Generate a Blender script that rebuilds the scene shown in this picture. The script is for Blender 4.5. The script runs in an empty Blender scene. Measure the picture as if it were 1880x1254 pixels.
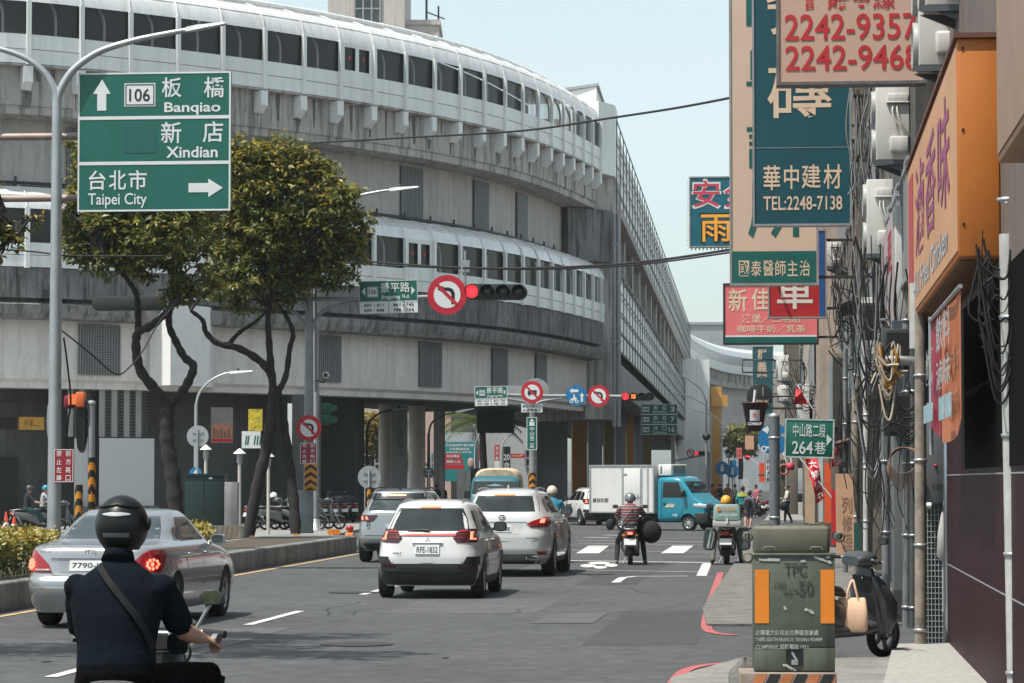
import bpy, bmesh, math, random
from mathutils import Vector, Matrix
random.seed(7)
S = bpy.context.scene
COL = S.collection
R = math.radians
# ---------------------------------------------------------------- camera, sky, sun, exposure
F, CH = 5400.0, 1.85                      # focal length in photo pixels, eye height
PT = math.atan((882 - 627) / F)
cP, sP = math.cos(PT), math.sin(PT)
cd = bpy.data.cameras.new('camera'); cam = bpy.data.objects.new('camera', cd); COL.objects.link(cam)
cd.sensor_width = 36; cd.lens = 36 * F / 1880; cd.clip_end = 6000; cd.clip_start = .5
cam.location = (0, 0, CH); cam.rotation_euler = (R(90) + PT, 0, 0)
S.camera = cam
SUN_EL, SUN_AZ = R(66), R(235)            # azimuth clockwise from +Y: behind the camera, to the left
w = bpy.data.worlds.new('World'); S.world = w; w.use_nodes = True
nt = w.node_tree; bg = nt.nodes['Background']
sky = nt.nodes.new('ShaderNodeTexSky'); sky.sky_type = 'NISHITA'; sky.sun_disc = False
sky.sun_elevation = SUN_EL; sky.sun_rotation = SUN_AZ
sky.air_density = 1.0; sky.dust_density = 1.4; sky.ozone_density = 1.2; sky.altitude = 20
hs = nt.nodes.new('ShaderNodeHueSaturation'); hs.inputs['Saturation'].default_value = .36      # thin white summer haze in the sky
nt.links.new(sky.outputs[0], hs.inputs['Color']); tm = nt.nodes.new('ShaderNodeMix'); tm.data_type = 'RGBA'; tm.blend_type = 'MULTIPLY'; tm.inputs[0].default_value = 1; tm.inputs[7].default_value = (.89, .985, .965, 1)
nt.links.new(hs.outputs[0], tm.inputs[6]); nt.links.new(tm.outputs[2], bg.inputs[0]); bg.inputs[1].default_value = .112
sd = bpy.data.lights.new('sun', 'SUN'); sun = bpy.data.objects.new('sun', sd); COL.objects.link(sun)
sd.energy = 3.3; sd.angle = R(.6); sd.color = (1, .95, .87)
dv = Vector((math.sin(SUN_AZ) * math.cos(SUN_EL), math.cos(SUN_AZ) * math.cos(SUN_EL), math.sin(SUN_EL)))
sun.rotation_euler = dv.to_track_quat('Z', 'Y').to_euler(); sun.location = (-30, 20, 60)
S.view_settings.view_transform = 'Standard'; S.view_settings.look = 'None'
S.view_settings.gamma = 1; S.view_settings.exposure = .8
S.cycles.use_denoising = True; S.cycles.max_bounces = 6; S.cycles.transparent_max_bounces = 8
S.cycles.caustics_reflective = False; S.cycles.caustics_refractive = False
RA = math.atan((1458 - 940) / F)          # road direction, right of the camera axis
RZ = -RA
TR = math.tan(RA)

def pt(px, py, Y):
    """world point that photo pixel shows at distance Y"""
    u, v = (px - 940) / F, (627 - py) / F
    dy, dz = cP - v * sP, sP + v * cP
    return Vector((u * Y / dy, Y, CH + dz * Y / dy))
def gp(px, py, z=0.0):
    """point on the horizontal plane z"""
    u, v = (px - 940) / F, (627 - py) / F
    dy, dz = cP - v * sP, sP + v * cP
    k = (z - CH) / dz
    return Vector((u * k, dy * k, z))
def fx(Y, o=0.0):
    """x of the right-hand shop fronts at distance Y, o metres out over the pavement"""
    return 1.654 + .0954 * Y - o

# ---------------------------------------------------------------- materials
MC = {}
def M(name, col, rough=.6, metal=0, var=.12, sc=3., bump=0, emit=0, streak=0, spec=.5, coat=0, alpha=1, sx=1, sz=1, fine=0, trans=0, dark=None):
    if name in MC: return MC[name]
    m = bpy.data.materials.new(name); m.use_nodes = True; MC[name] = m
    t = m.node_tree; N = t.nodes; Lk = t.links; b = N['Principled BSDF']
    b.inputs['Roughness'].default_value = rough; b.inputs['Metallic'].default_value = metal
    b.inputs['Specular IOR Level'].default_value = spec; b.inputs['Coat Weight'].default_value = coat
    b.inputs['Coat Roughness'].default_value = .04
    b.inputs['Alpha'].default_value = alpha
    if trans: b.inputs['Transmission Weight'].default_value = trans
    c = list(col) + [1] if len(col) == 3 else col
    b.inputs['Base Color'].default_value = c
    if emit:
        b.inputs['Emission Color'].default_value = c; b.inputs['Emission Strength'].default_value = emit
    if var or bump or streak:
        tc = N.new('ShaderNodeTexCoord'); mp = N.new('ShaderNodeMapping')
        Lk.new(tc.outputs['Object'], mp.inputs[0]); mp.inputs['Scale'].default_value = (sx, sx, sz)
        n1 = N.new('ShaderNodeTexNoise'); n1.inputs['Scale'].default_value = sc; n1.inputs['Detail'].default_value = 6; n1.inputs['Roughness'].default_value = .62
        Lk.new(mp.outputs[0], n1.inputs['Vector'])
        r = N.new('ShaderNodeValToRGB'); lo = [max(0, x * (1 - var)) for x in c[:3]] + [1]; hi = [min(1, x * (1 + var)) for x in c[:3]] + [1]
        r.color_ramp.elements[0].position = .3; r.color_ramp.elements[0].color = lo
        r.color_ramp.elements[1].position = .7; r.color_ramp.elements[1].color = hi
        Lk.new(n1.outputs[0], r.inputs[0]); out = r.outputs[0]
        if fine:
            n3 = N.new('ShaderNodeTexNoise'); n3.inputs['Scale'].default_value = sc * 14; n3.inputs['Detail'].default_value = 3
            Lk.new(tc.outputs['Object'], n3.inputs['Vector'])
            mr = N.new('ShaderNodeMapRange'); mr.inputs[1].default_value = .35; mr.inputs[2].default_value = .65; mr.inputs[3].default_value = 1 - fine; mr.inputs[4].default_value = 1 + fine
            Lk.new(n3.outputs[0], mr.inputs[0])
            vm = N.new('ShaderNodeVectorMath'); vm.operation = 'SCALE'; Lk.new(out, vm.inputs[0]); Lk.new(mr.outputs[0], vm.inputs['Scale']); out = vm.outputs[0]
        if streak:
            m2 = N.new('ShaderNodeMapping'); m2.inputs['Scale'].default_value = (1.3, 1.3, .12); Lk.new(tc.outputs['Object'], m2.inputs[0])
            n2 = N.new('ShaderNodeTexNoise'); n2.inputs['Scale'].default_value = 2.2; n2.inputs['Detail'].default_value = 7; n2.inputs['Roughness'].default_value = .7
            Lk.new(m2.outputs[0], n2.inputs['Vector'])
            r2 = N.new('ShaderNodeValToRGB'); r2.color_ramp.elements[0].position = .47; r2.color_ramp.elements[0].color = (0, 0, 0, 1)
            r2.color_ramp.elements[1].position = .62; r2.color_ramp.elements[1].color = (streak, streak, streak, 1); Lk.new(n2.outputs[0], r2.inputs[0])
            mx = N.new('ShaderNodeMix'); mx.data_type = 'RGBA'; Lk.new(r2.outputs[0], mx.inputs[0]); Lk.new(out, mx.inputs[6])
            mx.inputs[7].default_value = (list(dark) + [1]) if dark else [x * .25 for x in c[:3]] + [1]; out = mx.outputs[2]
        if var or streak: Lk.new(out, b.inputs['Base Color'])
        if bump:
            bp = N.new('ShaderNodeBump'); bp.inputs['Strength'].default_value = bump; bp.inputs['Distance'].default_value = .02
            n4 = N.new('ShaderNodeTexNoise'); n4.inputs['Scale'].default_value = sc * 8; n4.inputs['Detail'].default_value = 4; Lk.new(mp.outputs[0], n4.inputs['Vector'])
            Lk.new(n4.outputs[0], bp.inputs['Height']); Lk.new(bp.outputs[0], b.inputs['Normal'])
    return m
def srgb(r, g, b):
    f = lambda c: (c / 255 / 12.92) if c <= 10 else ((c / 255 + .055) / 1.055) ** 2.4
    return (f(r), f(g), f(b))
WHITE = M('white_paint', (.72, .73, .72), .45, var=.06)
BLACK = M('black_paint', (.012, .013, .014), .45, var=.1)
RUBBER = M('rubber', (.012, .012, .013), .8, var=.25)
DPLAS = M('dark_plastic', (.018, .019, .02), .5, var=.15)
CHROME = M('chrome', (.75, .76, .77), .12, 1, var=.05)
STEEL = M('galvanised_steel', (.42, .44, .45), .42, .6, var=.14, sc=2)
GREYP = M('grey_metal_paint', (.30, .32, .33), .5, .1, var=.12)
SIGNG = M('sign_green', (.004, .115, .085), .42, var=.1, sc=1.5)
SIGNW = M('sign_white', (.70, .72, .72), .45, var=.05)
SIGNB = M('sign_blue', (.008, .16, .36), .42, var=.08)
SIGNR = M('sign_red', (.50, .012, .028), .42, var=.1)
INK = M('sign_black', (.012, .012, .014), .5, var=0)
BACKM = M('sign_back', (.36, .38, .39), .5, .3, var=.12)
YEL = M('hazard_yellow', (.62, .24, .015), .5, var=.15)
BRICKW = M('poster_beige', (.62, .42, .32), .5, var=.07, sc=1.2)

# ---------------------------------------------------------------- mesh builder
TXT = {}
def textmesh(body, off=0):
    k = (body, off)
    if k in TXT: return TXT[k]
    c = bpy.data.curves.new('t', 'FONT'); c.body = body; c.size = 1; c.offset = off; c.resolution_u = 3
    o = bpy.data.objects.new('t', c); COL.objects.link(o); bpy.context.view_layer.update()
    e = o.evaluated_get(bpy.context.evaluated_depsgraph_get()); me = e.to_mesh()
    vs = [(v.co.x, v.co.y) for v in me.vertices]; fs = [tuple(p.vertices) for p in me.polygons]
    e.to_mesh_clear(); bpy.data.objects.remove(o); bpy.data.curves.remove(c)
    x0 = min(v[0] for v in vs); x1 = max(v[0] for v in vs); y0 = min(v[1] for v in vs); y1 = max(v[1] for v in vs)
    vs = [((x - x0) / (x1 - x0), (y - y0) / (y1 - y0)) for x, y in vs]
    TXT[k] = (vs, fs, (x1 - x0) / (y1 - y0)); return TXT[k]

class MB:
    def __init__(s): s.v = []; s.f = []; s.m = []; s.s = []; s.M = None
    def add(s, vs, fs, mi=0, sm=False):
        o = len(s.v)
        s.v += [tuple(s.M @ Vector(v)) for v in vs] if s.M else [tuple(v) for v in vs]
        s.f += [tuple(i + o for i in f) for f in fs]; s.m += [mi] * len(fs); s.s += [sm] * len(fs); return s
    def box(s, c, d, mi=0, rz=0, rx=0, ry=0):
        x, y, z = d[0] / 2, d[1] / 2, d[2] / 2
        vs = [Vector((a, b, e)) for a in (-x, x) for b in (-y, y) for e in (-z, z)]
        if rz or rx or ry:
            m = Matrix.Rotation(rz, 3, 'Z') @ Matrix.Rotation(ry, 3, 'Y') @ Matrix.Rotation(rx, 3, 'X'); vs = [m @ v for v in vs]
        c = Vector(c)
        return s.add([v + c for v in vs], [(0, 1, 3, 2), (4, 6, 7, 5), (0, 4, 5, 1), (2, 3, 7, 6), (0, 2, 6, 4), (1, 5, 7, 3)], mi)
    def bb(s, a, b, mi=0): return s.box([(a[i] + b[i]) / 2 for i in range(3)], [abs(b[i] - a[i]) for i in range(3)], mi)
    def tube(s, pts, r, n=8, mi=0, cap=True, sm=True):
        P = [Vector(p) for p in pts]; k = len(P); rr = r if isinstance(r, (list, tuple)) else [r] * k
        up = Vector((0, 0, 1)); vs = []; prev = None
        for i in range(k):
            t = (P[min(i + 1, k - 1)] - P[max(i - 1, 0)])
            t = t.normalized() if t.length > 1e-9 else Vector((0, 0, 1))
            if prev is None:
                a = t.cross(up if abs(t.z) < .95 else Vector((1, 0, 0))).normalized()
            else:
                a = (prev - t * prev.dot(t)); a = a.normalized() if a.length > 1e-6 else t.orthogonal().normalized()
            prev = a; b = t.cross(a)
            vs += [P[i] + (a * math.cos(2 * math.pi * j / n) + b * math.sin(2 * math.pi * j / n)) * rr[i] for j in range(n)]
        fs = [(i * n + j, i * n + (j + 1) % n, (i + 1) * n + (j + 1) % n, (i + 1) * n + j) for i in range(k - 1) for j in range(n)]
        s.add(vs, fs, mi, sm)
        if cap:
            s.add(vs[:n], [tuple(range(n))[::-1]], mi); s.add(vs[-n:], [tuple(range(n))], mi)
        return s
    def prism(s, poly, d0, d1, ax='y', mi=0):
        """polygon (a,b) extruded along an axis; y: a=x b=z, x: a=y b=z, z: a=x b=y"""
        def p(a, b, d): return (a, d, b) if ax == 'y' else (d, a, b) if ax == 'x' else (a, b, d)
        n = len(poly); vs = [p(a, b, d0) for a, b in poly] + [p(a, b, d1) for a, b in poly]
        fs = [tuple(range(n)), tuple(range(n, 2 * n))[::-1]] + [(i, i + n, (i + 1) % n + n, (i + 1) % n) for i in range(n)]
        return s.add(vs, fs, mi)
    def lathe(s, prof, n=24, mi=0, ax='z', c=(0, 0, 0), sm=True):
        """profile of (radius, height) turned about an axis"""
        vs = []
        for r_, h in prof:
            for j in range(n):
                a = 2 * math.pi * j / n; x, y = r_ * math.cos(a), r_ * math.sin(a)
                q = (x, y, h) if ax == 'z' else (h, x, y) if ax == 'x' else (x, h, y)
                vs.append((q[0] + c[0], q[1] + c[1], q[2] + c[2]))
        k = len(prof)
        return s.add(vs, [(i * n + j, i * n + (j + 1) % n, (i + 1) * n + (j + 1) % n, (i + 1) * n + j) for i in range(k - 1) for j in range(n)], mi, sm)
    def grid(s, fn, nu, nv, mi=0, sm=True):
        vs = [fn(i / nu, j / nv) for j in range(nv + 1) for i in range(nu + 1)]
        q = nu + 1
        return s.add(vs, [(j * q + i, j * q + i + 1, (j + 1) * q + i + 1, (j + 1) * q + i) for j in range(nv) for i in range(nu)], mi, sm)
    def loft(s, secs, n=20, mi=0, ax='y', sm=True):
        """superellipse sections (pos, centre a, centre z, half width, half height, exponent)"""
        vs = []
        for p, ca, cz, hw, hh, e in secs:
            for j in range(n):
                a = 2 * math.pi * j / n; c_, s_ = math.cos(a), math.sin(a)
                x = ca + hw * math.copysign(abs(c_) ** (2 / e), c_); z = cz + hh * math.copysign(abs(s_) ** (2 / e), s_)
                vs.append((x, p, z) if ax == 'y' else (p, x, z) if ax == 'x' else (x, z, p))
        k = len(secs)
        s.add(vs, [(i * n + j, i * n + (j + 1) % n, (i + 1) * n + (j + 1) % n, (i + 1) * n + j) for i in range(k - 1) for j in range(n)], mi, sm)
        s.add(vs[:n], [tuple(range(n))], mi, sm); s.add(vs[-n:], [tuple(range(n))], mi, sm); return s
    def ball(s, c, r, mi=0, n=14, m=9):
        rx, ry, rz = r if isinstance(r, (tuple, list)) else (r, r, r)
        return s.grid(lambda u, v: (c[0] + rx * math.sin(math.pi * v) * math.cos(2 * math.pi * u), c[1] + ry * math.sin(math.pi * v) * math.sin(2 * math.pi * u), c[2] + rz * math.cos(math.pi * v)), n, m, mi)
    def disc(s, c, r, y, mi=0, n=32, r0=0):
        """disc or ring facing -y"""
        if r0:
            vs = [(c[0] + q * math.cos(2 * math.pi * j / n), y, c[1] + q * math.sin(2 * math.pi * j / n)) for q in (r0, r) for j in range(n)]
            return s.add(vs, [(j, (j + 1) % n, n + (j + 1) % n, n + j) for j in range(n)], mi)
        return s.add([(c[0] + r * math.cos(2 * math.pi * j / n), y, c[1] + r * math.sin(2 * math.pi * j / n)) for j in range(n)], [tuple(range(n))], mi)
    def flat(s, poly, y, mi=0): return s.add([(a, y, b) for a, b in poly], [tuple(range(len(poly)))], mi)
    def rect(s, x0, z0, x1, z1, y, mi=0): return s.flat([(x0, z0), (x1, z0), (x1, z1), (x0, z1)], y, mi)
    def frame(s, x0, z0, x1, z1, t, y, mi=0):
        s.rect(x0, z0, x1, z0 + t, y, mi); s.rect(x0, z1 - t, x1, z1, y, mi); s.rect(x0, z0 + t, x0 + t, z1 - t, y, mi); return s.rect(x1 - t, z0 + t, x1, z1 - t, y, mi)
    def text(s, body, x0, z0, x1, z1, y, mi=0, off=.008, keep=False):
        vs, fs, asp = textmesh(body, off)
        if keep: x1 = x0 + (z1 - z0) * asp
        return s.add([(x0 + a * (x1 - x0), y, z0 + b * (z1 - z0)) for a, b in vs], fs, mi)
    def build(s, name, mats, parent=None, bevel=0, loc=None, rz=0, seg=2, fix=True):
        me = bpy.data.meshes.new(name); me.from_pydata(s.v, [], s.f)
        for m in (mats if isinstance(mats, (list, tuple)) else [mats]): me.materials.append(m)
        me.polygons.foreach_set('material_index', s.m); me.polygons.foreach_set('use_smooth', s.s); me.update()
        if bevel or fix:
            b = bmesh.new(); b.from_mesh(me)
            if bevel:
                bmesh.ops.remove_doubles(b, verts=b.verts, dist=1e-5)
                ed = [e for e in b.edges if len(e.link_faces) == 2 and e.calc_face_angle(0) > R(40)]
                bmesh.ops.bevel(b, geom=ed, offset=bevel, segments=seg, affect='EDGES', profile=.5, clamp_overlap=True)
                for f in b.faces: f.smooth = True
            if fix: bmesh.ops.recalc_face_normals(b, faces=b.faces)
            b.to_mesh(me); b.free()
        if bevel: me.set_sharp_from_angle(angle=R(45))
        o = bpy.data.objects.new(name, me); COL.objects.link(o)
        if parent: o.parent = parent
        if loc is not None: o.location = loc
        if rz: o.rotation_euler.z = rz
        return o

def tag(o, label, cat, group=None):
    o['label'] = label; o['category'] = cat
    if group: o['group'] = group
    return o
def thing(name, label, cat, loc=(0, 0, 0), rz=0, group=None):
    o = bpy.data.objects.new(name, None); COL.objects.link(o); o.empty_display_size = .2
    o.location = loc; o.rotation_euler.z = rz; return tag(o, label, cat, group)
def struct(o): o['kind'] = 'structure'; return o
def dup(root, loc, rz, label=None, group=None, name=None):
    def cp(o, par):
        c = o.copy(); COL.objects.link(c)
        if par: c.parent = par
        for ch in [q for q in ALLCH.get(o.name, [])]: cp(ch, c)
        return c
    global ALLCH
    ALLCH = {}
    for o in COL.objects:
        if o.parent: ALLCH.setdefault(o.parent.name, []).append(o)
    r = cp(root, None); r.location = loc; r.rotation_euler.z = rz
    if label: r['label'] = label
    if group: r['group'] = group
    return r
def cat(p, n=8):
    """smooth curve through points"""
    P = [Vector(q) for q in p]; out = []
    for i in range(len(P) - 1):
        a, b, c, d = P[max(i - 1, 0)], P[i], P[i + 1], P[min(i + 2, len(P) - 1)]
        for k in range(n):
            t = k / n
            out.append(.5 * ((2 * b) + (c - a) * t + (2 * a - 5 * b + 4 * c - d) * t * t + (3 * b - a - 3 * c + d) * t ** 3))
    return out + [P[-1]]
# ---------------------------------------------------------------- ground, road, pavement, median
ASPH = M('asphalt', (.066, .068, .071), .82, var=.2, sc=.3, bump=.25, fine=.2, streak=.4, dark=(.035, .035, .036))
ASPH2 = M('asphalt_far', (.085, .086, .087), .85, var=.12, sc=.2, fine=.1)
CONC = M('concrete', (.27, .265, .25), .85, var=.2, sc=1.2, bump=.3, fine=.1)
CONCD = M('broken_concrete', (.145, .14, .13), .9, var=.35, sc=2.2, bump=.6, fine=.2)
WLINE = M('road_white', (.60, .60, .58), .7, var=.2, sc=5, fine=.12, streak=.35, dark=(.22, .22, .22))
RLINE = M('road_red', (.40, .10, .10), .7, var=.2, sc=4, fine=.12, streak=.3, dark=(.2, .1, .1))
YLINE = M('road_yellow', (.50, .33, .16), .75, var=.3, sc=5, fine=.15)
def slab(name, poly, z0, z1, mat):
    b = MB(); b.prism(poly, z0, z1, 'z'); return struct(b.build(name, mat))
def sheet(name, poly, z, mat):
    b = MB(); b.add([(x, y, z) for x, y in poly], [tuple(range(len(poly)))]); return struct(b.build(name, mat))
sheet('ground', [(-3000, -200), (3000, -200), (3000, 5000), (-3000, 5000)], 0, ASPH2)
rd = MB(); rd.grid(lambda u, v: (-24 + u * 28 + (v * 620 - 20) * TR, v * 620 - 20, .004), 4, 40, 0, False)
struct(rd.build('road', ASPH))
b = MB(); b.grid(lambda u, v: (-110 + 150 * u, 92 + 36 * v, .008), 8, 3, 0, False); struct(b.build('cross_street', ASPH))
# pavements on the right, broken by the lane
pB = [(fx(37.3, 2.75), 37.3)] + [(fx(y, 2.95), y) for y in (42, 56, 64, 90)] + [(fx(90), 90), (fx(37.3), 37.3)]
slab('pavement_block', pB, -.1, .04, CONCD)
pC = [(fx(128, 2.9), 128), (fx(420, 2.9), 420), (fx(420), 420), (fx(128), 128)]
slab('pavement_far', pC, -.1, .12, CONC)
g1, g2 = gp(1352, 1222), gp(1232, 1258)
slab('pavement_near', [(g1.x, g1.y), (g2.x, g2.y), (1.05, 20), (1.0, 2), (fx(2), 2), (fx(29.9), 29.9)], -.1, .07, M('pavement_tiles', (.20, .193, .18), .85, var=.22, sc=1.6, bump=.4, fine=.15))
b = MB(); q = [gp(1640, 1203), gp(1742, 1200), (fx(25), 25, 0), (fx(25, .9), 25, 0)]
b.prism([(p[0], p[1]) for p in q], .06, .12, 'z'); struct(b.build('doorway_ramp', M('speckled_concrete', (.32, .31, .29), .85, var=.2, sc=14, fine=.3)))
# markings
def strip(pts, wd, mb, z=.012, mi=0):
    P = [Vector((p[0], p[1], 0)) for p in pts]
    for i, p in enumerate(P):
        pass
    vs = []
    for i, p in enumerate(P):
        t = (P[min(i + 1, len(P) - 1)] - P[max(i - 1, 0)]).normalized(); n_ = Vector((t.y, -t.x, 0)) * wd / 2
        vs += [(p + n_ + Vector((0, 0, z))), (p - n_ + Vector((0, 0, z)))]
    mb.add(vs, [(2 * i, 2 * i + 1, 2 * i + 3, 2 * i + 2) for i in range(len(P) - 1)], mi)
def mark(name, mat, fn):
    b = MB(); fn(b); return struct(b.build(name, mat))
def lane(b):
    A, B = gp(445, 1150), gp(560, 1122); d = (B - A).normalized(); d = Vector((TR, 1, 0)).normalized()
    mid = (A + B) / 2; L_ = 4.0
    for k in range(-3, 4):
        c = mid + d * (k * 10.0); strip([c - d * L_ / 2, c + d * L_ / 2], .13, b)
mark('lane_marking', WLINE, lane)
def stops(b):
    for y, x0, x1, wd in ((1032, 1036, 1314, .34), (1049, 1040, 1286, .12), (994.5, 1060, 1345, .16), (1000, 1060, 1345, .14), (1013, 1050, 1325, .12)):
        strip([gp(x0, y - 2), gp(x1, y + 2)], wd, b)
    strip([gp(1298, 1035), gp(1288, 1058)], .2, b)
    strip([gp(1130, 1071), gp(1143, 1062), gp(1165, 1059.5), gp(1262, 1059)], .16, b, .016)
    strip([gp(1080, 1063), gp(1128, 1062)], .12, b, .016) if 0 else None
    for x0 in (905, 1060, 1215, 1365):
        ps = [gp(x0 + 20, 1003), gp(x0 + 58, 1003), gp(x0 + 40, 1017), gp(x0 - 2, 1017)]
        b.add([(p.x, p.y, .017) for p in ps], [(0, 1, 2, 3)])
    for x0, y0 in ((1075, 987), (1110, 983), (905, 986)): strip([gp(x0, y0), gp(x0 + 45, y0 + 1)], .3, b)
    # scooter symbol of the waiting box
    for cx, cy, rx, ry in ((1080, 1040, 15, 3), (1122, 1039, 12, 3), (1100, 1035, 20, 2.4), (1102, 1043, 12, 2.4)):
        b.add([(*gp(cx + rx * math.cos(a / 12 * 6.283), cy + ry * math.sin(a / 12 * 6.283))[:2], .016) for a in range(12)], [tuple(range(12))])
mark('stop_markings', WLINE, stops)
def red(b):
    strip(cat([gp(1323, 1052), gp(1317, 1070), gp(1306, 1105), gp(1297, 1140), gp(1299, 1157), gp(1315, 1164), gp(1352, 1168)], 5), .13, b)
    strip(cat([gp(1368, 1217), gp(1300, 1222), gp(1258, 1233), gp(1236, 1258), gp(1222, 1290)], 5), .12, b)
mark('red_kerb_line', RLINE, red)
MX = lambda Y, o=0: -7.17 + .0905 * (Y - 41.1) + o        # right face of the median kerb
def worn(b):
    rr = random.Random(11)
    for i_, (x, y, w_, l, m) in enumerate(((1.2, 33, 1.3, 9, 0), (-2.2, 41, 2.2, 5, 1), (-.3, 52, 1.1, 14, 0), (.9, 70, 3.0, 3.5, 1), (-4.2, 31, 1.5, 6, 1), (2.6, 47, .9, 8, 0), (-3.4, 58, 1.2, 9, 0), (.2, 38, .8, 3, 1), (4.5, 82, 2, 7, 0))):
        x += y * TR - 3.6; P = [(x, y), (x + w_, y + .1), (x + w_ + l * TR, y + l), (x + l * TR, y + l - .1)]; b.add([(p[0], p[1], .0056 + .00065 * i_) for p in P], [(0, 1, 2, 3)], m)
    for x, y in ((-1.75, 33.2), (-2.6, 48.5), (1.6, 58)):
        b.add([(x + .42 * math.cos(a / 20 * 6.283), y + .42 * math.sin(a / 20 * 6.283), .0141) for a in range(20)], [tuple(range(20))], 2)
    for i in range(13):
        x, y = rr.uniform(-5, 2), rr.uniform(27, 80); a = rr.choice((0, 0, 1.5)) + rr.gauss(.1, .3); P = [(x + TR * y - 2, y, 0)]
        for _ in range(9): a += rr.gauss(0, .35); P.append((P[-1][0] + math.sin(a) * .35, P[-1][1] + math.cos(a) * .5, 0))
        strip(P, .015, b, .0128 + .00003 * i, 3)
    for i in range(16):
        x, y = rr.uniform(-6, 3.2), rr.uniform(27, 75); r_ = rr.uniform(.02, .06); b.add([(x + TR * y - 2 + r_ * math.cos(k) * rr.uniform(.6, 1), y + r_ * 2.5 * math.sin(k), .0134 + .00001 * i) for k in range(6)], [(0, 1, 2, 3, 4, 5)], 0)
b = MB(); worn(b); struct(b.build('road_repairs', [M('patch_dark', (.047, .048, .05), .85, var=.2, sc=.8, fine=.2), M('patch_light', (.082, .083, .085), .85, var=.2, sc=.8, fine=.2), M('manhole', (.045, .043, .04), .7, .3, var=.3, sc=9), M('crack', (.03, .03, .031), .9, var=.3)]))
def yl(b): strip([(MX(y, .35), y, 0) for y in (25, 40, 60, 75)], .12, b)
mark('yellow_edge_line', YLINE, yl)
b = MB(); b.prism([(MX(24), 24), (MX(76), 76), (MX(76, -1.9) , 79), (MX(76, -2.4), 76), (MX(24, -2.4), 24)], -.1, .42, 'z')
kerb = b.build('median', M('kerb_concrete', (.22, .22, .21), .85, var=.25, sc=1.5, bump=.4, streak=.7, fine=.12, dark=(.05, .05, .05)), bevel=.04); struct(kerb)
sheet('median_soil', [(MX(26, -.3), 26), (MX(74, -.3), 74), (MX(74, -2.1), 74), (MX(26, -2.1), 26)], .425, M('soil', (.075, .06, .045), .95, var=.4, sc=3, bump=.8, fine=.3))
slab('plaza', [(-60, 84), (-6, 84), (-5.4, 110), (-4, 128), (-60, 128)], -.1, .1, M('plaza_paving', (.24, .235, .22), .8, var=.15, sc=.8, fine=.1))

# ---------------------------------------------------------------- the elevated station
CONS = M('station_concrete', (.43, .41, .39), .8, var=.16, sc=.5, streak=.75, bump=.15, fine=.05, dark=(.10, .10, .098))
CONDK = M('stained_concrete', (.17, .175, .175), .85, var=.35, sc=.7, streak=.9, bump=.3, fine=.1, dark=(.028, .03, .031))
CONSLAB = M('station_wall', (.47, .445, .42), .75, var=.12, sc=.35, streak=.4, fine=.04, dark=(.2, .2, .195))
PANEL = M('cladding_white', (.76, .78, .77), .4, .1, var=.06, sc=.4, streak=.2, dark=(.33, .35, .35))
ROOFM = M('roof_metal', (.80, .80, .79), .33, .25, var=.07, sc=.5, streak=.28, dark=(.34, .34, .32))
GLASS = M('gallery_glass', (.042, .042, .042), .06, var=.6, sc=.5, spec=.45)
LOUV = M('louvre', (.11, .11, .11), .6, .3, var=.15)
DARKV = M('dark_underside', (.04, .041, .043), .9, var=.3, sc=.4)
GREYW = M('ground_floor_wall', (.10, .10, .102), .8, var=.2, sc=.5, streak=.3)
PATH = cat([(-48, 104.6, 0), (-37, 106.8, 0), (-27, 109.2, 0), (-19.3, 111.2, 0), (-14.8, 114.3, 0), (-11.1, 117.6, 0), (-7.64, 121.4, 0), (-4.62, 125.5, 0), (-2.37, 129.2, 0), (-.37, 133.2, 0), (1.27, 137.6, 0), (2.6, 142.1, 0), (3.78, 146.9, 0), (4.75, 151.2, 0)], 10)
SL = [0]
for i in range(1, len(PATH)): SL.append(SL[-1] + (PATH[i] - PATH[i - 1]).length)
def arc(s, off=0, z=0):
    import bisect
    i = min(max(bisect.bisect_right(SL, s) - 1, 0), len(PATH) - 2)
    t = (s - SL[i]) / (SL[i + 1] - SL[i]); p = PATH[i].lerp(PATH[i + 1], t)
    i0, i1 = max(i - 2, 0), min(i + 3, len(PATH) - 1); d = (PATH[i1] - PATH[i0]).normalized()
    return Vector((p.x - d.y * off, p.y + d.x * off, z))
STOT = SL[-1]
def near_s(px, z):
    """arc length whose point shows at photo column px"""
    best = min(range(0, int(STOT * 20)), key=lambda k: abs(940 + F * arc(k / 20).x / (arc(k / 20).y * cP + (z - CH) * sP) - px)); return best / 20
def sweep(mb, prof, s0, s1, ds=1.1, mi=0, sm=False):
    n = max(1, int(round((s1 - s0) / ds)))
    mb.grid(lambda u, v: arc(s0 + (s1 - s0) * u, *prof[int(round(v * (len(prof) - 1)))]), n, len(prof) - 1, mi, sm)
st = thing('elevated_station', 'grey curved two-deck elevated railway station with silver glazed galleries over the street', 'station')
MOD = 2.2
ph = near_s(686, 17.7) % MOD
kk = [ph + MOD * i for i in range(int((STOT - ph) / MOD) + 1)]
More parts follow.
